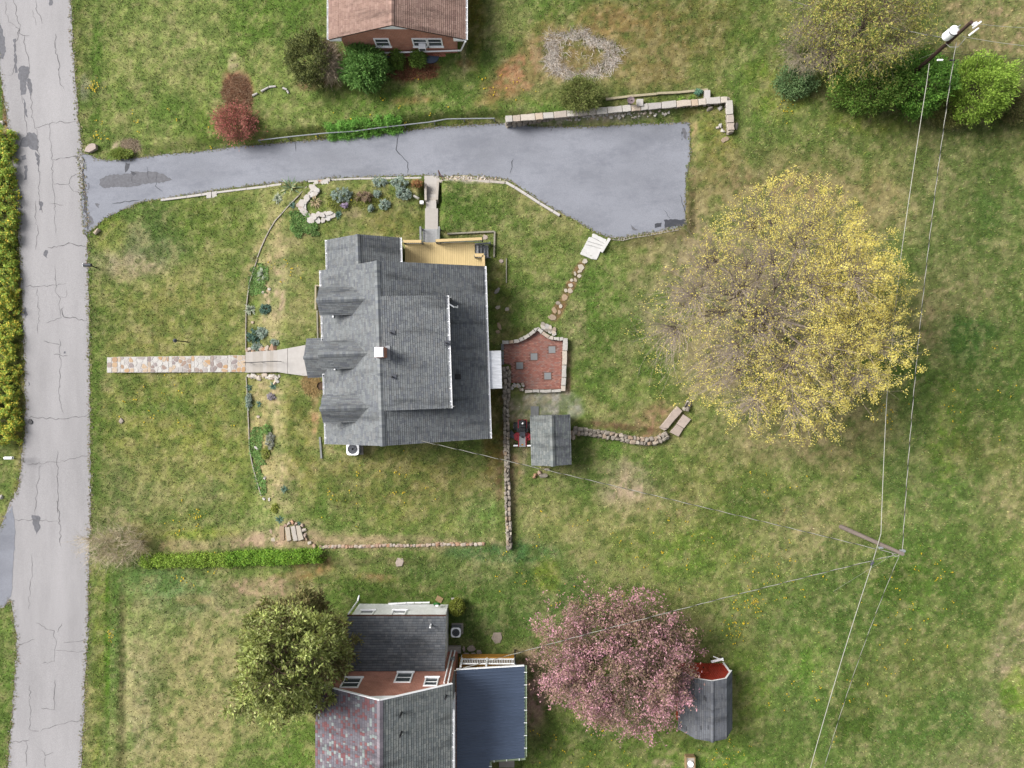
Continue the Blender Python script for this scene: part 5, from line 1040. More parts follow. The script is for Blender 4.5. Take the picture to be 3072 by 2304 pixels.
kerb('concrete_kerb', 'pale curved kerb wall along the slanted edge of the parking area', [(1518, 547), (1545, 562), (1580, 584), (1620, 610), (1660, 634), (1680, 646)], .18, .16)
t = thing('block_wall', 'low wall of hollow concrete blocks along the south edge of parking', 'wall', W(1900, 706, .3)); bp = [W(x, y, .38) for x, y in ((1840, 716), (1868, 718), (1900, 710), (1950, 703), (2000, 693), (2030, 688))]; at, L = polyline(bp); s = 0
while s < L - .2:
    a, d = at(s + .2); mb = MB(); q = Vector((-d.y, d.x, 0)); w, l = .2, .4
    R = Matrix((Vector((d.x, d.y, 0)).normalized(), q.normalized(), Vector((0, 0, 1)))).transposed()
    for ox, oy, sx_, sy_ in ((0, .085, .39, .03), (0, -.085, .39, .03), (-.18, 0, .03, .14), (0, 0, .03, .14), (.18, 0, .03, .14)): mb.box(a + R @ Vector((ox, oy, -.18)), (sx_, sy_, .4), R=R)
    mb.build('concrete_block', M['concrete_old'], t); s += .41
t = thing('concrete_pad', 'small two-piece concrete pad in the lawn at the driveway kerb', 'slab', G(634, 586))
for P in ([(619, 577), (634, 575), (634, 594), (619, 595)], [(636, 575), (651, 573), (651, 593), (636, 594)]): quad_stone(t, P, 'concrete', G(634, 586).z + .1)
p = G(278, 448); o = flat_stone(None, 276, 447, 19, 13, 30, 'stone_slab', .25, 'boulder', 8); tag(o, 'brown boulder at the corner of road and driveway', 'boulder')
mb = MB(); q = G(293, 696); o = stone(None, (q.x, q.y, q.z + .1), (.55, .3, .3), 'stone_pink', 'boulder', .8); tag(o, 'small pinkish boulder beside the driveway mouth', 'boulder')

# concrete steps from the driveway to the deck
def walk_steps():
    t = thing('concrete_steps', 'pale concrete steps and walk from the driveway to the deck', 'steps', G(1290, 600))
    zs = [(-.62, 527, 552, 1273, 1319), (-.52, 552, 574, 1279, 1314), (-.36, 574, 583, 1280, 1311), (-.22, 583, 592, 1280, 1311), (-.10, 592, 601, 1279, 1311), (.02, 601, 625, 1278, 1309), (.04, 625, 690, 1275, 1314)]
    for z, ya, yb, xa, xb in zs:
        a = W(xa, ya, z); b = W(xb, yb + 1.5, z); mb = MB(); mb.prism([(a.x, a.y), (a.x, b.y), (b.x, b.y), (b.x, a.y)], z - .6, z, bev=.012); mb.build('step' if ya < 620 else 'walk_slab', M['step_rand'], t)
    for xs, yy in (((1276, 1277), (553, 604)), ((1314, 1310), (545, 602))):
        a = W(xs[0], yy[0], -.1); b = W(xs[1], yy[1], .25); mb = MB(); mb.beam(a - Vector((0, 0, .35)), b - Vector((0, 0, .35)), .16, .7); mb.build('cheek_wall', M['concrete_old'], t)
    a = W(1315, 511, .25); b = W(1328, 538, .45); g = float(drive_z(a.x)); mb = MB(); mb.path([a, b], .035, 8); mb.cyl(a, (a.x, a.y - .2, g), .03); mb.cyl(b, (b.x, b.y, g), .03); mb.build('handrail', M['terracotta'], t)
    p = W(1264, 605, .5); mb = MB(); mb.box((p.x, p.y, .2), (.26, .2, .4)); o = mb.build('utility_box', M['white']); tag(o, 'small white box beside the concrete steps', 'box')
walk_steps()
def white_steps():
    t = thing('white_steps', 'white painted steps going down from parking to the stepping stones', 'steps', G(1785, 745))
    P = [([(1777, 702), (1786, 699), (1821, 713), (1815, 731), (1776, 711)], .30), ([(1767, 711), (1776, 712), (1815, 731), (1811, 738), (1761, 722)], .22), ([(1761, 722), (1811, 738), (1806, 746), (1756, 732)], .14), ([(1756, 732), (1806, 746), (1801, 755), (1790, 779), (1774, 777), (1740, 762)], .07)]
    for Q, z in P: quad_stone(t, Q, 'white_concrete', z, .5, 'step', .01)
    a = W(1830, 713, .45); b = W(1805, 754, .2); mb = MB(); mb.beam(a - Vector((0, 0, .25)), b - Vector((0, 0, .25)), .22, .5); mb.build('cheek_wall', M['white_concrete'], t)
white_steps()

# stepping stone path
t = thing('stepping_stone_path', 'trail of pale stepping stones from the white steps to the patio', 'path', G(1690, 890))
for x, y, rx, ry, ro in [(1755, 784, 9, 8, 0), (1743, 801, 10, 9, 20), (1740, 814, 8, 5, -25), (1725, 822, 4, 8, -15), (1738, 828, 7, 6, 0), (1726, 840, 5, 8, -25), (1715, 841, 6, 5, 10), (1712, 856, 8, 7, 0), (1697, 872, 5, 7, -25), (1710, 873, 8, 9, -20), (1694, 894, 10, 11, -20), (1674, 909, 8, 6, 20), (1682, 919, 6, 7, 0), (1663, 931, 8, 11, -20), (1678, 937, 5, 8, -10), (1657, 953, 13, 9, 0)]:
    flat_stone(t, x, y, rx, ry, -ro)
for x, y, rx, ry, ro, lb in [(1491, 873, 7, 12, 35, 'long pale flat stone in the grass east of the house'), (1494, 922, 8, 6, 0, 'flat tan stone close to the house east wall'), (1521, 928, 7, 7, 0, 'flat tan stone second from the house east wall'), (1498, 978, 6, 13, -15, 'tall pointed grey slab leaning near the awning'), (1493, 996, 8, 6, 0, 'squarish grey stone by the north end of the awning'), (1456, 712, 9, 8, 20, 'brown flat stone beside the deck corner stairs'), (1504, 783, 8, 7, 20, 'pinkish flat stone east of the deck'), (1200, 1686, 14, 16, 0, 'pinkish square slab in the lawn below the stone edging'), (1492, 1913, 17, 17, 0, 'large grey slab in the lawn near the south house'), (2175, 418, 14, 9, -25, 'pale grey flat rock below the east end of the retaining wall'), (1360, 1797, 8, 4, 10, 'small white stone beside the yellow green ball bush'), (1366, 1188, 0.1, .1, 0, '')]:
    if lb: o = flat_stone(None, x, y, rx, ry, -ro, 'stone_path' if 'pin' not in lb and 'brown' not in lb else 'stone_slab', .05, 'flat_stone', 6); tag(o, lb, 'stone')
for i, (x, y, rx, ry) in enumerate([(1414, 1944, 14, 10), (1392, 1946, 5, 9), (1437, 1957, 8, 8), (1399, 1963, 11, 6), (1420, 1962, 8, 6)]):
    o = flat_stone(None, x, y, rx, ry, 0, 'stone_slab', .12, 'paving_stone', 6); tag(o, ['largest tan paving stone by the south porch', 'narrow brown stone beside the largest tan paving stone', 'round tan stone at the east end of the porch stones', 'grey paving stone next to the white porch post', 'small brown stone between the porch paving stones'][i], 'stone')
for i, (x, y) in enumerate([(1629, 1427), (1618, 1417), (1607, 1424), (1641, 1409), (1602, 1431)]):
    p = G(x, y); s = [(.62, .4, .4), (.3, .4, .3), (.3, .25, .3), (.38, .26, .34), (.22, .2, .2)][i]; o = stone(None, (p.x, p.y, p.z + .08), s, 'stone_pink' if i != 0 else 'stone_wall', 'rock', 0); tag(o, ['large grey rock lying south of the small shed', 'tan rock left of the large grey rock behind the shed', 'small tan rock furthest left behind the small shed', 'orange rock against the south wall of the small shed', 'tiny rock at the end of the row behind the small shed'][i], 'rock')
for i, (x, y, s) in enumerate([(2160, 326, .3), (2161, 377, .28), (2168, 393, .3), (2152, 384, .2), (2128, 327, .4), (2207, 379, .4)]):
    p = G(x, y); o = stone(None, (p.x, p.y, p.z + .05), (s * 1.2, s, s * .7), 'stone_pale' if i < 4 else 'stone_wall', 'rock'); tag(o, ['pale rock inside the corner of the retaining wall', 'pale rock below the wall corner, upper of the group', 'pale rock touching the end of the short wall leg', 'smallest white rock below the wall corner', 'dark round rock under the long wall near its corner', 'dark rock on the east side of the short wall leg'][i], 'rock')

# patio of bricks with four grey pavers and a low capped wall
def patio():
    z = .06; out = [(1512, 1030), (1530, 1026), (1560, 1024), (1580, 1014), (1600, 1002), (1614, 988), (1632, 1006), (1650, 1019), (1690, 1022), (1686, 1168), (1572, 1168), (1570, 1150), (1533, 1148), (1532, 1095), (1512, 1090)]
    poly = [tuple(W(x, y, z)[:2]) for x, y in out]; t = thing('brick_patio', 'red brick patio with four square grey pavers', 'patio', W(1600, 1100, 0))
    mb = MB(); mb.prism(poly, -.08, z - .022); mb.build('sand_bed', M['sand'], t)
    sq = [(1559, 1097), (1602, 1070), (1656, 1049), (1643, 1128)]; sqw = [W(x, y, z) for x, y in sq]; rr = random.Random(5); mbb = MB(); a = math.radians(1.5); ca, sa = math.cos(a), math.sin(a); c0 = W(1600, 1090, z)
    bw, bh = .21, .105; pal = [(204, 142, 126), (196, 130, 114), (210, 152, 134), (190, 130, 116), (198, 146, 132), (186, 148, 138)]
    for j in range(-34, 34):
        for i in range(-16, 17):
            x, y = (i + .5 * (j % 2)) * bw, j * bh; p = Vector((c0.x + x * ca - y * sa, c0.y + x * sa + y * ca)); 
            if not in_poly(poly, np.array([p.x]), np.array([p.y]))[0] or poly_dist(poly, np.array([p.x]), np.array([p.y]))[0] > -.04: continue
            if any(abs(p.x - q.x) < .36 and abs(p.y - q.y) < .31 for q in sqw): continue
            g = vnoise(np.array([p.x * .7]), np.array([p.y * .7]), 77)[0]; c = np.array(rr.choice(pal), float); c = c * (1 - .55 * max(0, g - .5) * 1.6) + np.array((150, 140, 134)) * (.55 * max(0, g - .5) * 1.6)
            mbb.box((p.x, p.y, z - .03 + rr.uniform(-.004, .004)), (bw - .012, bh - .012, .06), a, lin(c) / KEXP * rr.uniform(.88, 1.1))
    o = mbb.build('brick', M['piece'], t, cols=True); o['kind'] = 'stuff'
    for q in sqw: mb = MB(); mb.box((q.x, q.y, z - .02), (.5, .5, .06), a); mb.build('paver', M['darkpaver'], t)
    mb = MB()
    for y0, y1 in ((1031, 1051), (1054, 1073), (1076, 1094)):
        p = W(1507, y0, z); q = W(1512, y1, z); mb = MB(); mb.prism([(p.x - .1, p.y), (p.x - .1, q.y), (q.x, q.y), (q.x, p.y)], -.05, z, bev=.01); mb.build('door_step', M['old_wood_y'], t)
M['darkpaver'] = mat_plain('grey_paver', alb((172, 174, 174)), .85, .08, 6); patio()
capped_wall('patio_wall', 'curved pale capped wall on the north side of the brick patio', [(1506, 1027), (1530, 1026), (1556, 1022), (1580, 1010), (1598, 997), (1612, 983), (1628, 998), (1650, 1014), (1668, 1016), (1690, 1017)], .26, .4, .09, (.35, .7))
capped_wall('patio_wall', 'straight pale capped wall along the east side of the brick patio', [(1697, 1014), (1694, 1060), (1693, 1110), (1690, 1174)], .34, .42, .09, (.6, 1.1))
capped_wall('patio_wall', 'low pale capped wall along the south side of the brick patio', [(1574, 1174), (1610, 1173), (1650, 1173), (1684, 1172)], .22, .3, .09, (.4, .9))
t = thing('stone_landing', 'small square landing of grey rubble stones north of the patio', 'landing', W(1644, 981, .1)); 
for i in range(3):
    for j in range(4):
        u = (i + .5) / 3; v = (j + .5) / 4; x = 1626 + (1668 - 1626) * v + (1617 - 1626) * u * .9 + 6 * u; y = 966 + (988 - 966) * v + 20 * u; flat_stone(t, x + RR.uniform(-2, 2), y + RR.uniform(-1, 1), 7.5, 6.5, -28, 'stone_pale' if (i + j) % 3 else 'stone_wall', .12, n=6)
t = thing('rubble_step', 'heap of pale flat rubble at the south west patio corner', 'stones', W(1552, 1160, .2))
for i in range(16): p = W(1536 + RR.uniform(0, 34), 1152 + RR.uniform(0, 20), .2); stone(t, (p.x, p.y, .12 + RR.uniform(0, .12)), (RR.uniform(.2, .34), RR.uniform(.14, .24), .16), 'stone_pale')
t = thing('slab_steps', 'two big pinkish stone slab steps at the end of the curved wall', 'steps', W(2025, 1260, 0))
for P, z in (([(2031, 1218), (2047, 1233), (2004, 1285), (1979, 1283)], .36), ([(1979, 1284), (2003, 1286), (1994, 1292), (1978, 1284)], .33), ([(2050, 1243), (2073, 1258), (2052, 1285), (2030, 1272)], .2), ([(2030, 1273), (2051, 1286), (2036, 1310), (2010, 1297)], .19)): quad_stone(t, P, 'stone_slab', z, .22)
t = thing('stone_steps', 'four rough stone slab steps beside the clipped hedge', 'steps', G(873, 1600))
for i, P in enumerate([[(838, 1578), (852, 1579), (853, 1620), (840, 1621)], [(854, 1583), (868, 1581), (874, 1620), (861, 1625)], [(871, 1580), (885, 1578), (893, 1622), (880, 1624)], [(887, 1577), (900, 1578), (911, 1618), (895, 1623)]]): quad_stone(t, P, 'stone_path', G(873, 1600).z + .02 + i * .06, .3)
for i in range(11):
    x, y = [(857, 1576), (868, 1570), (878, 1567), (888, 1572), (908, 1575), (912, 1590), (916, 1604), (917, 1616), (930, 1628), (943, 1638), (963, 1641)][i]; p = G(x, y); stone(t, (p.x, p.y, p.z + .05), (RR.uniform(.25, .4), RR.uniform(.2, .3), .2), 'stone_pink')
for i, (x, y) in enumerate([(813, 1594), (820, 1619)]): o = flat_stone(None, x, y, 6 + 3 * i, 8, 10, 'stone_path', .05, 'flat_stone', 5); tag(o, ['upper of two flat stones left of the rough slab steps', 'lower of two flat stones left of the rough slab steps'][i], 'stone')

# front flagstone path, its steps, concrete stair and walk
def clip_half(P, a, n):
    out = []
    for i in range(len(P)):
        p, q = P[i], P[(i + 1) % len(P)]; dp = (p - a).dot(n); dq = (q - a).dot(n)
        if dp <= 0: out.append(p)
        if dp * dq < 0: out.append(p + (q - p) * (dp / (dp - dq)))
    return out
def voronoi(rect, pts, gap):
    cells = []
    for i, p in enumerate(pts):
        P = [Vector((rect[0], rect[1])), Vector((rect[2], rect[1])), Vector((rect[2], rect[3])), Vector((rect[0], rect[3]))]
        for j, q in enumerate(pts):
            if i == j or not P: continue
            n = (q - p); L = n.length; n.normalize(); P = clip_half(P, p + n * (L / 2 - gap / 2), n)
        if len(P) > 2: cells.append(P)
    return cells
def front_path():
    t = thing('flagstone_path', 'front path of mixed flagstones set in pale mortar', 'path', G(520, 1092)); rr = random.Random(9)
    xs = [321, 336, 353, 443, 507, 574, 632, 684, 737]; z0 = G(330, 1092).z; z1 = G(730, 1092).z; n = len(xs) - 1
    for k in range(n):
        zt = z0 + .08 + (z1 - z0) * k / (n - 1); a = W(xs[k], 1118 - 2 * k / n, zt); b = W(xs[k + 1] - .5, 1072 - 7 * k / n, zt); mb = MB(); mb.box(((a.x + b.x) / 2, (a.y + b.y) / 2, zt - .2), (b.x - a.x, b.y - a.y, .4)); tr = mb.build('tread', M['mortar'], t)
        w = b.x - a.x; h = b.y - a.y; pts = []
        if w < .6:
            m = 3; cells = [[Vector((a.x + .02, a.y + h * i / m + .01)), Vector((b.x - .02, a.y + h * i / m + .01)), Vector((b.x - .02, a.y + h * (i + 1) / m - .01)), Vector((a.x + .02, a.y + h * (i + 1) / m - .01))] for i in range(m)]
        else:
            ed = .24; cells = [[Vector((a.x + .01, a.y + h * i / 3 + .01)), Vector((a.x + ed, a.y + h * i / 3 + .01)), Vector((a.x + ed, a.y + h * (i + 1) / 3 - .01)), Vector((a.x + .01, a.y + h * (i + 1) / 3 - .01))] for i in range(3)]
            for i in range(int((w - ed) * h / .115)):
                for _ in range(30):
                    q = Vector((rr.uniform(a.x + ed, b.x), rr.uniform(a.y, b.y)))
                    if all((q - r).length > .26 for r in pts): pts.append(q); break
            cells += voronoi((a.x + ed + .02, a.y + .02, b.x - .02, b.y - .02), pts, .055)
        for P in cells:
            c = sum(P, Vector((0, 0))) / len(P); P2 = []
            for i in range(len(P)):          # round the corners a little
                p, q = P[i], P[(i + 1) % len(P)]; P2 += [p.lerp(q, .2), p.lerp(q, .8)]
            mb = MB(); mb.prism([tuple(p) for p in P2], zt - .02, zt + .012 + rr.uniform(0, .008)); mb.build('flagstone', M['stone_flag'], tr)
front_path()
def front_stair():
    t = thing('front_stair', 'pale concrete front stair and walk leading to the porch', 'steps', G(800, 1090)); n = 9; z0 = G(735, 1090).z + .05
    for k in range(n):
        z = z0 + (0.02 - z0) * (k + 1) / n; xa = 737 + 10.4 * k; xb = 737 + 10.4 * (k + 1) + 1.5; ya = 1056 - 6 * k / n; yb = 1118 - 2 * k / n; a = W(xa, yb, z); b = W(xb, ya, z); mb = MB(); mb.prism([(a.x, a.y), (b.x, a.y), (b.x, b.y), (a.x, b.y)], z - .5, z, bev=.012); mb.build('step', M['step_rand'], t)
    for P in ([(832, 1050), (862, 1045), (862, 1121), (832, 1116)], [(863, 1045), (916, 1035), (922, 1129), (863, 1121)]):
        mb = MB(); mb.prism([tuple(W(x, y, .02)[:2]) for x, y in P], -.2, .02, bev=.01); mb.build('walk_slab', M['concrete'], t)
    p = W(935, 1075, .1); mb = MB(); mb.box((-13.7, p.y, .02), (1.5, 2.6, .26)); mb.build('porch_floor', M['concrete_old'], t)
    a = W(731, 1088, z0 + .55); b = W(745, 1088, z0 + .95); c = W(818, 1084, .92); d = W(833, 1084, .86); mb = MB(); mb.path([a, b, c, d], .028, 8)
    for q, g in ((b, z0), (W(781, 1086, -.0), -.7), (d, 0)): q2 = Vector((q.x, q.y, g)); mb.cyl((q.x, q.y, q.z if q.z > .5 else .2), q2, .022)
    mb.build('handrail', M['black'], t)
front_stair()
def rocks_group(nm, label, spots, kind='stone_pink', cat='rocks'):
    x, y, _ = spots[0]; t = thing(nm, label, cat, G(x, y))
    for x, y, s in spots: p = G(x, y); stone(t, (p.x, p.y, p.z + s * .15), (s * RR.uniform(.9, 1.3), s * RR.uniform(.7, 1), s * .6), kind)
rocks_group('rubble_strip', 'white rubble scattered between the long wall and the parking area', [(RR.uniform(1690, 2010), 0, RR.uniform(.12, .3)) for _ in range(0)] + [(x + RR.uniform(-5, 5), 354 - (x - 1690) * .05 + RR.uniform(-7, 9), RR.uniform(.1, .26)) for x in list(range(1690, 2010, 7)) + list(range(1760, 1900, 6))], 'stone_pale')
rocks_group('rubble_strip', 'white gravel and rubble along the driveway right of the concrete steps', [(x + RR.uniform(-4, 4), 535 + RR.uniform(-4, 5), RR.uniform(.08, .2)) for x in range(1330, 1500, 4)], 'stone_pale')
rocks_group('rock_bank', 'pinkish rocks banked along the north side of the front stair', [(742, 1050, .35), (750, 1048, .3), (760, 1052, .3), (785, 1046, .4), (793, 1048, .35), (803, 1045, .4), (811, 1047, .25), (822, 1042, .6)])
rocks_group('rock_bank', 'white and pink rocks banked along the south side of the front stair', [(x + RR.uniform(-3, 3), 1127 + RR.uniform(-4, 10) * (1 if x > 770 else .4), RR.uniform(.22, .42)) for x in range(742, 838, 5)] + [(830, 1135, .4), (833, 1142, .35), (826, 1148, .35), (815, 1135, .3)], 'stone_pale')
M['stone_white'] = mat_rand('white_rock', [(0, (238, 232, 224)), (.5, (228, 218, 208)), (.8, (240, 236, 230)), (1, (210, 190, 178))])
t = thing('rock_terrace', 'winding terrace of white flat rocks in the rock garden', 'rocks', G(940, 620)); PTS = [(965, 548), (950, 553), (938, 562), (945, 570), (955, 573), (935, 578), (930, 588), (922, 596), (915, 606), (908, 614), (903, 625), (910, 634), (916, 640), (925, 648), (935, 652), (945, 650), (958, 645), (968, 646), (978, 645), (990, 642), (998, 648), (985, 656), (970, 660), (955, 662), (978, 552), (982, 545), (940, 585), (948, 580), (913, 622), (900, 618), (940, 662), (930, 658)]
for x, y in PTS: flat_stone(t, x + RR.uniform(-2, 2), y + RR.uniform(-2, 2), RR.uniform(9, 13), RR.uniform(7, 10), RR.uniform(0, 180), 'stone_white', RR.uniform(.06, .2), n=6)
mb = MB(); p = G(962, 546); o = stone(None, (p.x, p.y, p.z + .1), (.38, .22, .25), 'stone_pink', 'rock', 0); tag(o, 'tan block standing on the driveway edge above the rock terrace', 'rock')
def edging(name, label, P, w=.055, h=.10, mat='concrete_old'):
    pts = [G(x, y, h) for x, y in P]; t = thing(name, label, 'edging', pts[0])
    for a, b in zip(pts[:-1], pts[1:]):
        n = max(1, round((b - a).length / .6))
        for i in range(n): mb = MB(); mb.beam(a.lerp(b, i / n) - Vector((0, 0, .1)), a.lerp(b, (i + 1) / n - .02) - Vector((0, 0, .1)), w * RR.uniform(.8, 1.2), .2); mb.build('edging_stone', M[mat], t)
edging('bed_edging', 'thin stone edging curving from the rock terrace down the lawn', [(920, 560), (895, 587), (870, 612), (845, 640), (825, 662), (808, 690), (795, 715), (782, 745), (772, 772)])
edging('bed_edging', 'thin stone edging of the front bed north of the stair', [(772, 776), (760, 810), (748, 850), (742, 890), (738, 930), (737, 990), (737, 1048)])
edging('bed_edging', 'thin stone edging of the front bed south of the stair', [(738, 1130), (741, 1180), (743, 1230), (746, 1290), (748, 1350), (758, 1400), (772, 1450), (784, 1490)])
for i, (x, y) in enumerate([(791, 877), (809, 868), (772, 1345), (793, 1496), (808, 1498), (759, 968), (776, 1250), (796, 1433), (1249, 592), (1152, 605)]):
    p = G(x, y); o = stone(None, (p.x, p.y, p.z + .05), (.28 if i not in (2, 8) else .5, .2, .16), 'stone_pale', 'rock', -.5 if i in (2, 8) else None); tag(o, ['white rock in the upper front bed near the bare soil', 'smaller white rock uphill in the upper front bed', 'long grey rock lying in the green ground cover of the lower bed', 'left one of two white rocks below the ground cover', 'right one of two white rocks below the ground cover', 'tiny white rock in the bed above the blue green shrubs', 'pale rock between teal clumps and ground cover', 'white rock at the right edge of the lower ground cover', 'long grey driftwood like rock beside the concrete steps', 'small rock among silver plants in the rock garden'][i], 'rock')
t = thing('log_edging', 'row of white broken logs curving through the north lawn', 'edging', G(800, 265))
for (xa, ya), (xb, yb) in (((758, 287), (772, 280)), ((784, 274), (806, 262)), ((808, 261), (828, 259)), ((849, 264), (861, 269)), ((862, 272), (866, 280))): mb = MB(); mb.cyl(G(xa, ya, .06), G(xb, yb, .06), .09, .07, 7); mb.build('log', M['concrete'], t)

def brush(name, label, px, py, rx, ry, n, pal, seed, hollow=.0, h=.25, L=(.15, .6)):
    rng = np.random.default_rng(seed); t = thing(name, label, 'brush pile', G(px, py)); a = rng.uniform(0, 6.283, n * 2); r = np.sqrt(rng.random(n * 2)); k = (r > hollow) | (rng.random(n * 2) < .05); a, r = a[k][:n], r[k][:n]; w = 1 + .35 * (fbm(a * 1.5, r * 0 + seed, seed, 3) - .5) * 2
    P = np.array([tuple(G(px + rx * c * q * s, py + ry * d * q * s)) for c, d, q, s in zip(np.cos(a), np.sin(a), r, w)]); n = len(P); az = rng.uniform(0, 6.283, n); ln = rng.uniform(*L, n); D = np.stack([np.cos(az) * ln, np.sin(az) * ln, rng.uniform(-.02, .12, n)], 1); P[:, 2] += rng.uniform(.02, h, n) * (1.1 - r); R = rng.uniform(.006, .016, n)
    V = seg_quads(P, P + D, R, R * .5, 3); c = np.tile(lin(np.array(pal, float))[rng.integers(0, len(pal), n)] / KEXP * rng.uniform(.8, 1.3, (n, 1)), (3, 1)); o = tri_soup('sticks', V, np.clip(c, 0, .8), M['twig'], t); o['kind'] = 'stuff'
# ---------------------------------------------------------------- vegetation
def leaf_quads(C, L, Wd, up=.5, rng=RNG, dirs=None):
    n = len(C); d = rng.normal(0, 1, (n, 3)) if dirs is None else dirs + rng.normal(0, .5, (n, 3)); d[:, 2] *= .6; d /= np.linalg.norm(d, axis=1)[:, None] + 1e-9
    nn = rng.normal(0, 1, (n, 3)); nn[:, 2] = np.abs(nn[:, 2]) + up * 2; s = np.cross(d, nn); s /= np.linalg.norm(s, axis=1)[:, None] + 1e-9
    L = np.broadcast_to(L, n) * rng.uniform(.7, 1.3, n); Wd = np.broadcast_to(Wd, n) * rng.uniform(.7, 1.3, n); d = d * L[:, None]; s = s * Wd[:, None] / 2
    return np.stack([C - d * .5, C - d * .05 + s, C + d * .5, C - d * .05 - s], 1)
def seg_quads(P0, P1, R0, R1, k=4):
    d = P1 - P0; d = d / (np.linalg.norm(d, axis=1)[:, None] + 1e-9); ref = np.where(np.abs(d[:, 2:3]) > .9, np.array([[1., 0, 0]]), np.array([[0, 0, 1.]]))
    u = np.cross(d, ref); u /= np.linalg.norm(u, axis=1)[:, None] + 1e-9; v = np.cross(d, u); out = []
    for i in range(k):
        a, b = 2 * np.pi * i / k, 2 * np.pi * (i + 1) / k
        ca = u * np.cos(a) + v * np.sin(a); cb = u * np.cos(b) + v * np.sin(b); out.append(np.stack([P0 + ca * R0[:, None], P0 + cb * R0[:, None], P1 + cb * R1[:, None], P1 + ca * R1[:, None]], 1))
    return np.concatenate(out, 0)
def grow(base, top, tips, k1, k2, r0, rng, droop=0.0, bend=.10):
    """limbs from the trunk to every tip over two rounds of forks; returns trunk and branch segments"""
    base = np.array(base, float); top = np.array(top, float); n = len(tips); k1 = min(k1, n); k2 = min(k2, n)
    def curve(P, Q, ra, rb, m, jit):
        out = []; L = np.linalg.norm(Q - P, axis=1)[:, None]; prev = P; off = rng.normal(0, 1, P.shape) * jit * L
        for i in range(1, m + 1):
            t = i / m; nx = P + (Q - P) * t + off * math.sin(math.pi * t) * 1.0; nx[:, 2] -= droop * L[:, 0] * math.sin(math.pi * t)
            out.append((prev, nx, ra + (rb - ra) * (t - 1 / m), ra + (rb - ra) * t)); prev = nx
        return out
    tr = curve(base[None], top[None], np.array([r0]), np.array([r0 * .7]), 5, .03)
    i1 = rng.choice(n, k1, replace=False); N1 = top + (tips[i1] - top) * rng.uniform(.35, .55, (k1, 1))
    b1 = curve(np.tile(top - (top - base) * rng.uniform(0, .25, (k1, 1)), 1), N1, np.full(k1, r0 * .48), np.full(k1, r0 * .26), 4, bend)
    i2 = rng.choice(n, k2, replace=False); T2 = tips[i2]; a2 = np.argmin(((T2[:, None] - N1[None]) ** 2).sum(2), 1); N2 = N1[a2] + (T2 - N1[a2]) * rng.uniform(.45, .65, (k2, 1))
    b2 = curve(N1[a2], N2, np.full(k2, r0 * .2), np.full(k2, r0 * .09), 3, bend)
    a3 = np.argmin(((tips[:, None] - N2[None]) ** 2).sum(2), 1); b3 = curve(N2[a3], tips, np.full(n, max(r0 * .06, .008)), np.full(n, .005), 3, bend)
    cat = lambda L: tuple(np.concatenate([q[i] for q in L]) for i in range(4))
    return cat(tr), cat(b1), cat(b2), cat(b3)
def pick(pal, n, rng, jit=.14):
    P = lin(np.array(pal, float)) / KEXP; g = P.mean(1, keepdims=True); P = (P + (g - P) * .12) * 1.8; c = P[rng.integers(0, len(P), n)]; return np.clip(c * rng.uniform(1 - jit, 1 + jit, (n, 1)), .004, .85)
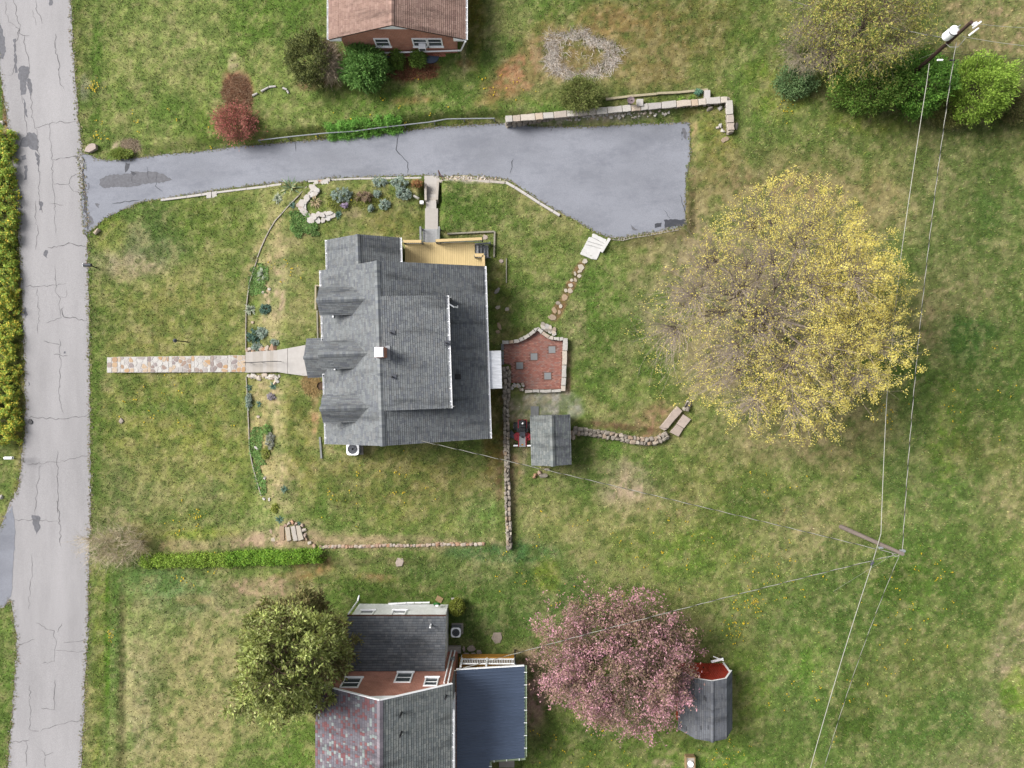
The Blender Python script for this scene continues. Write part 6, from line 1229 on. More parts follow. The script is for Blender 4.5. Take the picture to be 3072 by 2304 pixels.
def plant(name, label, cat, base, tips, pal, leaves, L, Wd, spread, trunk=None, bark=(128, 116, 104), k1=8, k2=60, r0=.16, seed=1, droop=0., group=None, leafw=None, twig_only=False, up=.5, outward=None, extra_twigs=0, clump=.12, stemname='branches', bend=.10, rosettes=False, pal2=None, pal2w=None):
    """a tree or shrub: trunk (if any), branches, and a crown of leaves gathered round the branch tips"""
    rng = np.random.default_rng(seed); base = np.array(base, float); t = thing(name, label, cat, base, group); top = np.array(trunk if trunk is not None else base + np.array((0, 0, .12)))
    tr, b1, b2, b3 = grow(base, top, tips, k1, k2, r0, rng, droop, bend)
    bc = lin(np.array(bark, float)) / KEXP * 1.35
    def soup(nm, S, k):
        V = seg_quads(*S, k=k); tri_soup(nm, V, np.clip(bc * rng.uniform(.75, 1.25, (len(V), 1)), 0, 1), M['twig'], t)
    if trunk is not None: soup('trunk', tr, 9)
    S = [np.concatenate([b1[i], b2[i]]) for i in range(4)]; soup('limb' if trunk is not None else 'stem', S, 5)
    T3 = b3
    if extra_twigs:
        m = rng.integers(0, len(b3[0]), extra_twigs); p = b3[0][m] + (b3[1][m] - b3[0][m]) * rng.random((extra_twigs, 1)); d = (b3[1][m] - b3[0][m]); d /= np.linalg.norm(d, axis=1)[:, None] + 1e-9
        q = p + (d + rng.normal(0, .55, d.shape)) * rng.uniform(.15, .55, (extra_twigs, 1)); T3 = tuple(np.concatenate([a, b]) for a, b in zip(b3, (p, q, np.full(extra_twigs, .007), np.full(extra_twigs, .003))))
        ends = q
    soup('twigs', T3, 3)
    if leaves:
        w = leafw(tips) if leafw is not None else np.ones(len(tips)); w = w / w.sum(); i = rng.choice(len(tips), leaves, p=w); C = tips[i] + rng.normal(0, 1, (leaves, 3)) * spread
        if extra_twigs: j = rng.random(leaves) < .4; e = rng.integers(0, len(ends), leaves); ok = j & (rng.random(leaves) < (w[np.argmin(((ends[e][:, None, :2] - tips[None, ::40, :2]) ** 2).sum(2), 1) * 40] * len(tips)).clip(0, 1)); C[ok] = ends[e[ok]] + rng.normal(0, .05, (ok.sum(), 3))
        gz_ = gz_arr(C[:, 0], C[:, 1]); C[:, 2] = np.maximum(C[:, 2], gz_ + .02)
        c = pick(pal, leaves, rng); cv = rng.uniform(1 - clump, 1 + clump, (len(tips), 1)); c = np.clip(c * cv[i], .004, .85)
        dirs = None
        if outward is not None: dirs = (C - np.array(outward)); dirs /= np.linalg.norm(dirs, axis=1)[:, None] + 1e-9
        if pal2 is not None:
            mk = (pal2w(tips[i]) if pal2w is not None else clumps(tips[i], 1.1, 0., seed)) + rng.normal(0, .3, leaves) > .36; c2 = np.clip(pick(pal2, leaves, rng) * cv[i], .004, .85); c[mk] = c2[mk]
        if rosettes: rd = C - tips[i]; dirs = rd / (np.linalg.norm(rd, axis=1)[:, None] + 1e-9) * 1.6 + (dirs if dirs is not None else 0)
        V = leaf_quads(C, L, Wd, up, rng, dirs); tri_soup('crown' if trunk is not None else 'foliage', V, c, M['leaf'], t)
    return t
def shell(c, r, n, rng, inner=.55, zmin=-.6, lump=.25, seed=0):
    """points in an ellipsoid, mostly near its surface, with lumps and hollows"""
    d = rng.normal(0, 1, (n * 3, 3)); d /= np.linalg.norm(d, axis=1)[:, None]; d = d[d[:, 2] > zmin][:n]; a = np.arctan2(d[:, 1], d[:, 0])
    k = 1 + lump * (fbm(a * 1.9 + 7 + seed, d[:, 2] * 2.2 + seed, seed, 3) - .5) * 2 + rng.normal(0, .04, len(d)); rad = (inner + (1 - inner) * rng.random(len(d)) ** .6) * k
    return np.array(c) + d * rad[:, None] * np.array(r)

def clumps(T, f=.55, lo=.12, seed=0):
    a = fbm(T[:, 0] * f + T[:, 2] * .4 + seed, T[:, 1] * f - T[:, 2] * .35, 60 + seed, 3); return lo + (1 - lo) * sstep(.38, .62, a)
# the large tree coming into yellow leaf
rng = np.random.default_rng(3); bx, by = 17.75, 4.9; tips = shell((bx, by, 6.3), (8.7, 7.6, 4.7), 3200, rng, .3, -.55, .34, 3)
wy = lambda T: .11 + 1.0 * sstep(-.6, 1.0, (T[:, 0] - bx) / 8.6 * .95 + (T[:, 1] - by) / 7.5 * .16 + (fbm(T[:, 0] * .5, T[:, 1] * .5, 4, 3) - .5) * .9) + .20 * sstep(.25, .9, -(T[:, 1] - by) / 7.5)
wyc = lambda T: wy(T) ** 1.2 * (1 - .7 * np.exp(-((T[:, 0] - bx + 1.2) ** 2 + (T[:, 1] - by - .6) ** 2) / 14.)) * clumps(T, .8, .35, 2)
plant('budding_tree', 'large spreading tree with grey twigs and fresh yellow leaves', 'tree', (bx, by, gz(bx, by)), tips, [(230, 212, 86), (236, 216, 98), (214, 200, 90), (240, 216, 82), (200, 190, 100), (220, 210, 114)], 66000, .105, .05, .14, trunk=(bx + .1, by, 2.6), bark=(164, 150, 136), k1=20, k2=240, r0=.27, seed=5, leafw=wyc, extra_twigs=18000, up=.9)
# the pink blossoming tree
rng = np.random.default_rng(4); bx, by = 7.55, -19.3; tips = shell((bx, by - .1, 3.6), (6.0, 5.5, 3.0), 2000, rng, .3, -.5, .55, 9)
plant('blossom_tree', 'wide crabapple like tree covered in dusty pink blossom', 'tree', (bx, by, gz(bx, by)), tips, [(204, 146, 156), (190, 134, 140), (212, 158, 168), (180, 132, 132), (216, 150, 172), (170, 136, 122)], 36000, .17, .075, .17, trunk=(bx, by, 1.5), bark=(136, 118, 106), k1=12, k2=130, r0=.2, seed=6, up=.4, clump=.3, leafw=lambda T: clumps(T, .75, .08, 5), extra_twigs=6000, pal2=[(158, 126, 104), (146, 122, 92), (168, 132, 118), (136, 120, 84), (178, 138, 132)])
# the tall evergreen
rng = np.random.default_rng(8); bx, by = -14.3, -17.5; t1 = shell((bx, by, 6.6), (3.5, 3.5, 6.1), 1300, rng, .5, -.85, .42, 5)
top_w = lambda T: np.ones(len(T))
plant('evergreen_tree', 'tall dense evergreen with light green leaf tufts beside the south house', 'tree', (bx, by, gz(bx, by)), t1, [(170, 182, 92), (152, 166, 78), (196, 204, 124), (130, 144, 60), (160, 168, 84), (140, 146, 62)], 40000, .27, .10, .15, trunk=(bx, by, 10.5), bark=(126, 108, 92), k1=26, k2=160, r0=.24, seed=9, outward=(bx, by, 5.0), up=.5, clump=.38, rosettes=True, pal2=[(132, 130, 72), (118, 120, 62), (146, 138, 82), (124, 112, 68)], pal2w=lambda T: sstep(8.2, 4.2, T[:, 2] + (fbm(T[:, 0], T[:, 1], 3, 2) - .5) * 4), leafw=lambda T: clumps(T, .9, .16, 8) * (.6 + .4 * sstep(3, 9, T[:, 2])))
# small trees and shrubs
def shrub(name, label, px, py, zc, r, pal, n, L, Wd, spread=.14, tips=260, seed=1, cat='shrub', bark=(128, 112, 96), inner=.45, r0=.05, up=.5, base=None, out=True, lump=.25, group=None, tw=0, clump=.2, droop=0.):
    rng = np.random.default_rng(seed + 100)
    c = W(px, py, 0); z = gz(c.x, c.y); c = W(px, py, z + zc); z = gz(c.x, c.y); T = shell((c.x, c.y, z + zc), r, tips, rng, inner, -.75, lump, seed)
    T[:, 2] = np.maximum(T[:, 2], gz_arr(T[:, 0], T[:, 1]) + .05); b = (c.x, c.y, z) if base is None else tuple(G(*base))
    return plant(name, label, cat, b, T, pal, n, L, Wd, spread, bark=bark, k1=9, k2=40, r0=r0, seed=seed, outward=(c.x, c.y, z + zc * .4) if out else None, up=up, group=group, extra_twigs=tw, clump=clump, droop=droop)
shrub('evergreen_shrub', 'big dark olive evergreen shrub at the corner of the brown roofed house', 930, 175, 1.6, (1.75, 1.9, 1.6), [(112, 120, 56), (92, 102, 46), (130, 136, 66), (78, 90, 40)], 15000, .15, .06, .12, 320, 11)
shrub('dead_shrub', 'grey brown dead bush between two green shrubs', 990, 185, 1.3, (.75, 1.6, 1.1), [(160, 142, 122), (146, 128, 108)], 900, .12, .03, .15, 300, 12, bark=(206, 188, 164), tw=2400)
shrub('green_shrub', 'bright green arching shrub in front of the brick wall', 1096, 200, 1.2, (1.75, 1.6, 1.25), [(106, 152, 62), (92, 140, 52), (124, 166, 74), (76, 118, 44)], 9000, .30, .055, .16, 300, 13, droop=.1)
shrub('red_shrub', 'red leaved shrub beside the driveway mulch bed', 702, 368, .8, (1.65, 1.25, .9), [(206, 108, 104), (216, 124, 116), (192, 98, 94), (170, 112, 84), (158, 120, 76)], 4600, .11, .055, .14, 420, 14, tw=2500, bark=(176, 130, 108))
shrub('green_shrub', 'loose olive green shrub at the retaining wall', 1745, 282, .9, (1.6, 1.2, .95), [(128, 140, 62), (112, 128, 54), (146, 150, 76), (98, 110, 44)], 8000, .20, .035, .14, 300, 15)
shrub('ball_shrub', 'yellow green clipped ball bush beside the south house', 1371, 1821, .55, (.58, .62, .58), [(140, 150, 42), (124, 136, 36), (152, 160, 56)], 6000, .08, .05, .03, 700, 16, inner=.9, lump=.03)
shrub('flowering_shrub', 'small grey twiggy shrub and grass at the driveway corner', 365, 462, .25, (.9, .35, .28), [(132, 152, 52), (116, 140, 46), (150, 160, 60)], 3000, .16, .04, .08, 140, 17)
shrub('window_shrub', 'left one of two small green shrubs under the brick house windows', 1190, 180, .5, (.5, .8, .55), [(118, 150, 52), (100, 132, 44)], 1500, .17, .06, .1, 90, 18)
shrub('window_shrub', 'right one of two small green shrubs under the brick house windows', 1255, 176, .5, (.65, .6, .5), [(124, 156, 54), (104, 138, 46)], 1800, .17, .06, .1, 90, 19)
shrub('bare_shrub', 'leafless grey tan shrub reaching over the road edge', 335, 1640, 1.1, (2.9, 1.9, .9), [(166, 150, 122), (150, 136, 104), (156, 150, 100)], 1800, .10, .03, .2, 220, 20, bark=(224, 208, 180), tw=1700, base=(428, 1622), out=False, inner=.3)
YEL = [(210, 196, 52), (176, 184, 54), (216, 188, 46), (146, 170, 50), (128, 162, 50), (150, 172, 52), (136, 162, 48)]
def hedge(name, label, px0, py0, px1, py1, w, h, pal, n, L, Wd, tips, seed, lump=.3, bark=(130, 116, 92)):
    rng = np.random.default_rng(seed); a = G(px0, py0); b = G(px1, py1); T = []
    for _ in range(tips):
        u = rng.random(); p = a.lerp(b, u); d = (b - a).normalized(); q = Vector((-d.y, d.x, 0)); k = 1 + lump * (fbm(np.array([u * 14.]), np.array([3. + seed]), seed, 3)[0] - .5) * 2
        th = rng.uniform(0, math.pi); rr = rng.uniform(.5, 1) ** .5; o = p + q * (math.cos(th) * w / 2 * k * rr); T.append((o.x, o.y, gz(o.x, o.y) + max(.08, math.sin(th) * h * k * rr)))
    m = (a + b) / 2; rng2 = np.random.default_rng(seed); T = np.array(T); t = thing(name, label, 'hedge', (m.x, m.y, gz(m.x, m.y)))
    i = rng.choice(tips, n); C = T[i] + rng.normal(0, 1, (n, 3)) * .1; C[:, 2] = np.maximum(C[:, 2], gz_arr(C[:, 0], C[:, 1]) + .03); cv = rng.uniform(.75, 1.25, (tips, 1)); c = np.clip(pick(pal, n, rng) * 1.25 * cv[i], .004, .85); tri_soup('foliage', leaf_quads(C, L, Wd, .5, rng), c, M['leaf'], t)
    B = T.copy(); s = (T[:, :2] - np.array(a)[:2]); ab = np.array((b - a))[:2]; uu = (s @ ab) / (ab @ ab); B[:, :2] = np.array(a)[:2] + uu[:, None] * ab; B[:, 2] = gz_arr(B[:, 0], B[:, 1]); V = seg_quads(B, T, np.full(tips, .012), np.full(tips, .005), 3); tri_soup('stems', V, np.tile(lin(np.array(bark, float)) / KEXP * 1.4, (len(V), 1)), M['twig'], t)
hedge('forsythia_hedge', 'yellow and green flowering hedge along the west side of the road, upper part', 14, 400, 16, 860, 2.35, 1.0, YEL[2:] + [(150, 176, 56), (160, 176, 56)], 24000, .17, .075, 420, 31)
hedge('forsythia_hedge', 'yellow and green flowering hedge along the west side of the road, lower part', 16, 868, 20, 1330, 2.5, 1.0, YEL, 26000, .17, .075, 420, 32)
hedge('clipped_hedge', 'bright green clipped hedge running from the bare shrub to the stone steps', 432, 1682, 690, 1676, .95, .7, [(130, 162, 34), (112, 146, 30), (146, 172, 48), (108, 130, 38)], 9000, .13, .055, 520, 33, .22)
hedge('clipped_hedge', 'bright green clipped hedge, thicker east half ending below the stone steps', 690, 1676, 972, 1662, 1.05, .75, [(116, 160, 24), (96, 142, 20), (132, 168, 36), (86, 120, 26)], 10000, .13, .055, 560, 34, .22)
hedge('daylily_row', 'row of bright green strappy leaves under the driveway rail', 985, 402, 1205, 378, .9, .35, [(104, 160, 50), (88, 144, 40), (124, 176, 64)], 4200, .34, .03, 420, 35, .35)
# thicket by the transformer pole
rng = np.random.default_rng(41); c = W(2600, 60, 6.0); T = shell((c.x, c.y, 5.6), (4.8, 3.7, 3.2), 1200, rng, .3, -.4, .45, 7)
plant('thicket_tree', 'bushy tree with rusty yellow young leaves in the top right corner', 'tree', (c.x - .6, c.y - .2, gz(c.x, c.y)), T, [(176, 168, 72), (162, 158, 66), (190, 176, 82), (150, 156, 64), (138, 154, 60)], 12500, .16, .065, .2, trunk=(c.x - .2, c.y, 2.4), bark=(150, 136, 118), k1=12, k2=110, r0=.2, seed=42, extra_twigs=4000, clump=.3, leafw=lambda T: clumps(T, .8, .1, 3))
shrub('thicket_shrub', 'deep green shrub at the foot of the transformer pole', 2745, 250, 2.2, (2.6, 2.2, 2.2), [(104, 154, 42), (90, 140, 36), (122, 168, 52), (76, 120, 32)], 13000, .17, .08, .16, 340, 43)
shrub('thicket_shrub', 'mid green shrub left of the transformer pole under the rusty tree', 2610, 255, 2.0, (2.7, 1.8, 2.0), [(112, 152, 48), (96, 138, 42), (130, 164, 58), (122, 142, 54)], 12000, .17, .075, .18, 320, 44)
shrub('thicket_shrub', 'bright lime green bush right of the transformer pole', 2935, 262, 1.8, (2.4, 2.4, 1.8), [(150, 184, 48), (134, 170, 40), (166, 196, 64), (114, 148, 36)], 15000, .17, .07, .16, 380, 45)
shrub('thicket_shrub', 'blue green low shrub at the left end of the thicket', 2385, 245, .6, (1.6, 1.1, .6), [(106, 138, 82), (92, 124, 70), (122, 150, 90)], 4500, .14, .07, .14, 200, 46)
shrub('thicket_shrub', 'olive weedy shrub under the lime green bush', 2860, 345, .7, (1.8, .9, .7), [(128, 130, 62), (112, 120, 52), (146, 142, 78)], 5000, .15, .05, .14, 200, 47)
shrub('thicket_shrub', 'brown green weedy bush at the right edge of the photo', 3050, 315, .7, (1.3, 1.4, .7), [(110, 112, 54), (124, 116, 66), (96, 104, 48)], 4500, .15, .05, .14, 180, 48)
shrub('bare_shrub', 'tangle of bare grey stems at the left of the thicket', 2420, 140, 1.8, (1.8, 2.2, 1.6), [(150, 142, 90), (136, 132, 80)], 1500, .12, .05, .2, 320, 49, bark=(172, 160, 140), tw=2600, out=False)
# front beds: rosettes, silver clumps, ground cover
def rosette(name, label, px, py, r, n, pal, w=.05, seed=1, cat='plant', up=.55):
    rng = np.random.default_rng(seed); p = G(px, py); t = thing(name, label, cat, p); V = []; c = pick(pal, n * 3, rng, .2); R = r / 40
    for i in range(n):
        a = rng.uniform(0, 6.283); el = rng.uniform(.12, 1.25); L = R * rng.uniform(.75, 1.15); d = np.array((math.cos(a) * math.cos(el), math.sin(a) * math.cos(el), math.sin(el) * up)); s = np.array((-math.sin(a), math.cos(a), 0)) * w * rng.uniform(.7, 1.2); b = np.array(p)
        q0 = b + d * L * .1; q1 = b + d * L * .55 + np.array((0, 0, .06 * L)); q2 = b + d * L + np.array((0, 0, -.12 * L * math.cos(el))); V.append([q0 - s * .5, q0 + s * .5, q1 + s, q1 - s]); V.append([q1 - s, q1 + s, q2 + s * .12, q2 - s * .12])
    tri_soup('leaves', np.array(V), c[:len(V)], M['leaf'], t); return t
YUC = [(112, 140, 104), (92, 122, 84), (150, 166, 124), (132, 150, 104), (176, 172, 120)]; SIL = [(160, 178, 162), (144, 166, 150), (178, 190, 172), (126, 150, 134)]; TEA = [(88, 124, 108), (72, 108, 92), (108, 140, 120)]; GRN = [(122, 168, 78), (110, 156, 68), (140, 182, 92), (100, 144, 62), (150, 170, 90)]
AGV = [(168, 178, 150), (150, 164, 136), (186, 190, 164), (132, 146, 116)]
for i, (x, y, r, pal, lb) in enumerate([(874, 564, 40, YUC, 'large spiky yucca clump at the driveway edge'), (836, 596, 22, AGV, 'small silver yucca clump below the large one'), (948, 608, 24, [(170, 150, 110), (140, 136, 84), (190, 166, 128)], 'tan grassy clump inside the white rock terrace'), (792, 822, 24, AGV, 'silver leaved rosette in the upper green ground cover'), (782, 842, 14, AGV, 'smaller silver rosette below the other in the ground cover'), (752, 930, 25, AGV, 'spiky silver rosette at the lawn edge above the blue shrubs'), (841, 1557, 20, TEA, 'teal spiky clump just above the rough stone steps'), (854, 1468, 17, TEA, 'teal clump alone in the lower lawn slope'), (821, 1159, 17, TEA, 'teal clump beside the white rocks south of the stair'), (747, 1162, 14, TEA, 'teal clump at the edging south of the stair'), (778, 1212, 14, TEA, 'teal clump between the two small shrubs of the lower bed'), (1016, 646, 17, TEA, 'teal clump at the east end of the white rock terrace'), (877, 615, 14, TEA, 'teal clump at the west side of the rock terrace'), (897, 1570, 8, TEA, 'tiny teal tuft among the rocks of the rough steps'), (768, 775, 20, [(150, 140, 96), (128, 132, 80)], 'brownish tuft by the bare soil of the upper bed')]):
    rosette('yucca_plant' if r > 20 else 'spiky_plant', lb, x, y, r, 46 if r > 20 else 34, pal, .045 if r > 20 else .03, 60 + i)
for i, (x, y, rx, ry, pal, lb) in enumerate([(1024, 584, 34, 20, SIL, 'largest silver leaved clump in the rock garden'), (1139, 545, 24, 14, SIL, 'silver clump touching the driveway kerb'), (1201, 550, 26, 18, SIL, 'silver clump left of the concrete steps, upper'), (1211, 581, 24, 18, SIL, 'silver clump left of the concrete steps, lower'), (1153, 614, 17, 15, SIL, 'round silver clump lowest in the rock garden'), (1131, 581, 10, 10, SIL, 'small round silver clump in the middle of the rock garden'), (1112, 625, 8, 8, SIL, 'tiny silver clump low in the rock garden'), (1095, 590, 26, 16, [(150, 120, 104), (138, 128, 84), (164, 140, 110)], 'reddish brown clump in the rock garden'), (1250, 552, 16, 12, [(176, 116, 70), (140, 130, 60), (188, 128, 82)], 'orange brown clump next to the concrete steps'), (796, 926, 17, 16, TEA, 'blue green dome shrub uphill of the silver rosette'), (759, 1008, 20, 24, TEA, 'dark blue green shrub north of the stair rocks'), (785, 998, 18, 18, SIL, 'pale silver shrub right of the dark blue green one'), (770, 1040, 16, 12, SIL, 'low silver plant on the rocks north of the stair'), (824, 1026, 13, 9, SIL, 'silver plant behind the orange rock'), (745, 1203, 9, 24, SIL, 'long pale teal plant along the edging'), (813, 1190, 13, 9, [(180, 170, 176), (166, 156, 164)], 'greyish lavender clump in the lower bed'), (810, 1322, 13, 26, [(164, 166, 156), (150, 152, 144), (150, 158, 120)], 'long silver grey clump beside the ground cover'), (800, 1287, 14, 14, GRN, 'round green clump above the long ground cover'), (797, 1360, 13, 18, [(156, 164, 66), (140, 152, 56)], 'yellow green mossy clump in the lower bed'), (823, 1525, 10, 14, [(160, 168, 60), (144, 156, 52)], 'yellow green mossy clump above the rough steps'), (1034, 616, 9, 7, [(176, 156, 184), (160, 140, 168)], 'small purple flowering clump in the rock garden'), (2095, 276, 11, 9, [(112, 160, 130), (96, 146, 116)], 'teal leafy plant in the timber flower bed'), (2045, 298, 9, 5, [(132, 164, 54)], 'lime tuft in the timber flower bed, left'), (2075, 294, 9, 5, [(132, 164, 54)], 'lime tuft in the timber flower bed, right')]):
    shrub('low_plant', lb, x, y, .14 if rx < 20 else .2, (rx / 40, ry / 40, .2 if rx < 20 else .3), pal, int(220 + rx * ry * 3.2), .10, .05, .05, 60, 200 + i, cat='plant', r0=.012, out=False)
def cover(name, label, P, pal, n, seed, h=.14):
    poly = [tuple(G(x, y)[:2]) for x, y in P]; rng = np.random.default_rng(seed); xs = [p[0] for p in poly]; ys = [p[1] for p in poly]; X = rng.uniform(min(xs), max(xs), n * 4); Y = rng.uniform(min(ys), max(ys), n * 4)
    d = poly_dist(poly, X, Y) + (fbm(X * 2.5, Y * 2.5, seed, 3) - .5) * 1.3; k = d < 0; X, Y = X[k][:n], Y[k][:n]; Z = gz_arr(X, Y) + rng.uniform(.03, h, len(X)) * (.5 + fbm(X * 3, Y * 3, seed + 1, 2)); c = pick(pal, len(X), rng, .3) * .8; cl = .5 + 1.0 * fbm(X * 3, Y * 3, seed + 2, 3); c = c * cl[:, None]
    o = tri_soup(name, leaf_quads(np.stack([X, Y, Z], 1), .10, .06, .6, rng), c, M['leaf']); o['kind'] = 'stuff'; tag(o, label, 'ground cover')
cover('ground_cover', 'vivid green creeping mat below the white rock terrace', [(870, 640), (900, 632), (925, 655), (955, 668), (962, 690), (930, 705), (895, 715), (868, 690)], GRN, 3800, 71)
cover('ground_cover', 'green creeping mat along the edging of the upper front bed', [(755, 800), (775, 790), (805, 800), (806, 840), (790, 875), (765, 888), (748, 880), (746, 840)], GRN, 2600, 72)
cover('ground_cover', 'long green creeping mat along the edging of the lower front bed', [(748, 1285), (775, 1280), (790, 1310), (778, 1350), (790, 1400), (800, 1450), (800, 1485), (786, 1485), (770, 1440), (758, 1395), (748, 1350)], GRN, 3400, 73)
cover('ground_cover', 'yellow green moss between plants of the rock garden', [(985, 590), (1060, 600), (1120, 590), (1180, 600), (1150, 635), (1060, 628), (1000, 632), (975, 620)], [(156, 160, 60), (140, 150, 54), (128, 140, 56)], 1800, 74, .08)

brush('brush_pile', 'wide ring of pale dry brush on the bare clay above the wall', 1738, 166, 112, 72, 2600, [(242, 230, 216), (230, 216, 200), (248, 240, 230), (206, 186, 168)], 81, .62, .12)
brush('mulch_pile', 'brown mound of dry mulch behind the red shrub', 712, 280, 46, 62, 2600, [(168, 124, 96), (184, 142, 112), (150, 106, 82), (200, 170, 140)], 82, .0, .3, (.1, .35))
brush('leaf_litter', 'reddish brown leaf litter below the brick house windows', 1235, 212, 84, 30, 2200, [(168, 112, 86), (150, 96, 74), (184, 132, 104), (130, 90, 66)], 83, .0, .12, (.08, .25))
brush('straw_scatter', 'pale straw strewn at the front wall south of the porch', 936, 1152, 28, 34, 900, [(220, 190, 136), (204, 172, 116), (190, 160, 112)], 84, .0, .08, (.12, .4))
brush('brush_scatter', 'dry pale stems at the driveway corner beside the small shrub', 388, 438, 34, 20, 700, [(214, 196, 170), (196, 172, 146)], 85, .0, .12, (.1, .35))
# ---------------------------------------------------------------- poles and wires
def pole(name, label, pxb, pyb, pxt, pyt, h, mat, r0=.17, r1=.12):
    b = G(pxb, pyb); t = thing(name, label, 'utility pole', b); top = W(pxt, pyt, b.z + h); mb = MB(); mb.cyl(b - Vector((0, 0, .3)), top, r0, r1, 14); mb.build('shaft', M[mat], t); return t, b, top
pS, bS, tS = pole('utility_pole', 'weathered grey utility pole standing in the back lawn', 2523, 1580, 2708, 1662, 8.7, 'pole')
pN, bN, tN = pole('transformer_pole', 'dark wooden utility pole with a white transformer can', 2691, 264, 2914, 66, 9.2, 'pole_dark', .16, .11)
def along(b, t, f): return b.lerp(t, f)
# fittings
mb = MB(); p = along(bS, tS, .965); mb.box(p + Vector((.12, .12, 0)), (.22, .16, .2)); mb.cyl(p + Vector((.16, .16, .0)), p + Vector((.16, .16, .2)), .09, .09, 10); mb.build('insulator', M['steel'], pS)
mb = MB(); p = along(bS, tS, .93); mb.path([p + Vector((-.35, -.1, 0)), p + Vector((-.2, -.28, .02)), p + Vector((.05, -.25, .05)), p + Vector((.1, .1, .1))], .025, 6); mb.build('service_loop', M['cable'], pS)
mb = MB(); p = along(bS, tS, .72); mb.box(p + Vector((-.15, -.15, 0)), (.3, .12, .12)); mb.build('bracket', M['steel'], pS)
p = along(bN, tN, .80) + Vector((-.28, .22, .1)); mb = MB(); mb.cyl(p - Vector((0, 0, .45)), p + Vector((0, 0, .42)), .30, .30, 18); mb.cyl(p + Vector((0, 0, .42)), p + Vector((0, 0, .5)), .30, .16, 18); tc = mb.build('transformer_can', M['white'], pN)
mb = MB(); mb.cyl(p + Vector((0, 0, .30)), p + Vector((0, 0, .36)), .315, .315, 18); mb.build('band', M['darkgrey'], tc)
mb = MB(); mb.cyl(p + Vector((.12, .1, .45)), p + Vector((.16, .14, .75)), .05, .03, 8); mb.build('bushing', M['steel'], tc)
for dx, dy, dz, L in ((.45, -.1, -.55, .5), (.35, -.45, -.75, .6)):
    q = tN + Vector((dx, dy, dz)); mb = MB(); mb.cyl(q, q + Vector((.2, .16, L)), .06, .05, 8); mb.build('cutout', M['white'], pN)
mb = MB(); mb.cyl(tN + Vector((.16, -.1, -.15)), tN + Vector((.28, -.1, .1)), .09, .09, 10); mb.build('insulator', M['white'], pN)
mb = MB(); q = along(bN, tN, .72); mb.path([q + Vector((-.2, .05, 0)), q + Vector((.1, -.3, .1)), q + Vector((.55, -.35, .2)), q + Vector((.95, .15, .35))], .025, 6); mb.build('service_loop', M['cable'], pN)
def cable(name, label, A, B, sag, r, twist=True, via=None, n=60, mat='cable'):
    """A, B end points; a twisted pair shows as light and dark dashes"""
    r = r * .62; pts = [Vector(A)] + [Vector(v) for v in (via or [])] + [Vector(B)]; t = thing(name, label, 'cable', pts[0]); Q = []
    for a, b in zip(pts[:-1], pts[1:]):
        m = max(4, int((b - a).length / .28)); s = sag * ((b - a).length / (pts[-1] - pts[0]).length) ** 2 if via else sag
        Q += [a.lerp(b, i / m) - Vector((0, 0, s * 4 * (i / m) * (1 - i / m))) for i in range(m)]
    Q.append(pts[-1])
    if not twist:
        mb = MB(); mb.path(Q, r, 6); mb.build('strand', M[mat], t); return t
    for ph, mm, rr in ((0, 'cable', r), (math.pi, 'cable_dark', r)):
        P = []
        for i, q in enumerate(Q):
            d = (Q[min(i + 1, len(Q) - 1)] - Q[max(i - 1, 0)]).normalized(); u = Vector((-d.y, d.x, 0)).normalized(); v = d.cross(u); a = i * math.pi / 2.6 + ph; P.append(q + (u * math.cos(a) + v * math.sin(a)) * r * .9)
        mb = MB(); mb.path(P, rr, 5); mb.build('strand', M[mm], t)
    return t
zt = tS.z
cable('service_cable', 'dashed twisted cable running north between the two utility poles', tS + Vector((.15, .15, -.3)), along(bN, tN, .78) + Vector((.25, -.2, 0)), .7, .028)
cable('telephone_cable', 'thick pale cable running between the two utility poles', W(2643, 1600, 6.1), W(2788, 190, 6.3), .45, .036, False, via=[W(2645, 1540, 6.0), W(2660, 1200, 5.7), W(2702, 775, 5.6), W(2780, 250, 6.1)])
cable('telephone_cable', 'thick pale cable leaving the grey pole to the bottom edge', W(2643, 1600, 6.1), W(2400, 2420, 5.6), .3, .036, False, via=[W(2629, 1649, 6.1), W(2617, 1690, 6.1)])
p = W(2617, 1690, 6.1); mb = MB(); mb.cyl(p + Vector((-.05, -.12, -.05)), p + Vector((.05, .12, .05)), .09, .09, 8); o = mb.build('splice_closure', M['darkgrey']); tag(o, 'dark splice case on the thick cable near the grey pole', 'splice case')
cable('service_cable', 'dashed cable from the grey pole to the main house gable', tS + Vector((-.15, -.1, -.45)), HH(-6.6, -3.6, 4.9), .5, .026)
cable('service_cable', 'dashed cable from the grey pole over the pink tree to the south house', tS + Vector((-.2, -.2, -.55)), W(1362, 2012, 5.2), .35, .026)
cable('service_cable', 'thin dashed cable from the grey pole down to the bottom right edge', tS + Vector((.0, -.2, -.4)), W(2440, 2420, 7.2), .5, .018)
cable('guy_wire', 'thin slanting guy wire from the grey pole to the lawn', along(bS, tS, .93), G(2500, 1774), .0, .012, False)
cable('power_line', 'upper pale wire leaving the transformer pole to the right edge', tN + Vector((.3, -.1, .0)), W(3200, 84, 9.0), .2, .02, False)
cable('power_line', 'middle pale wire leaving the transformer pole to the right edge', along(bN, tN, .77) + Vector((.6, .1, .2)), W(3200, 148, 7.6), .2, .026, False)
cable('telephone_cable', 'black cable leaving the transformer pole to the right edge', along(bN, tN, .60), W(3200, 184, 6.0), .15, .022, False, mat='cable_dark')
cable('service_cable', 'dashed cable from the transformer pole to the top edge', along(bN, tN, .74) + Vector((-.2, .1, .2)), W(2300, -22, 6.0), .4, .026)
gp = G(2587, 245); gt = along(bN, tN, .60); t = cable('guy_wire', 'guy wire with white guard slanting left of the transformer pole', gt, gp, .0, .012, False)
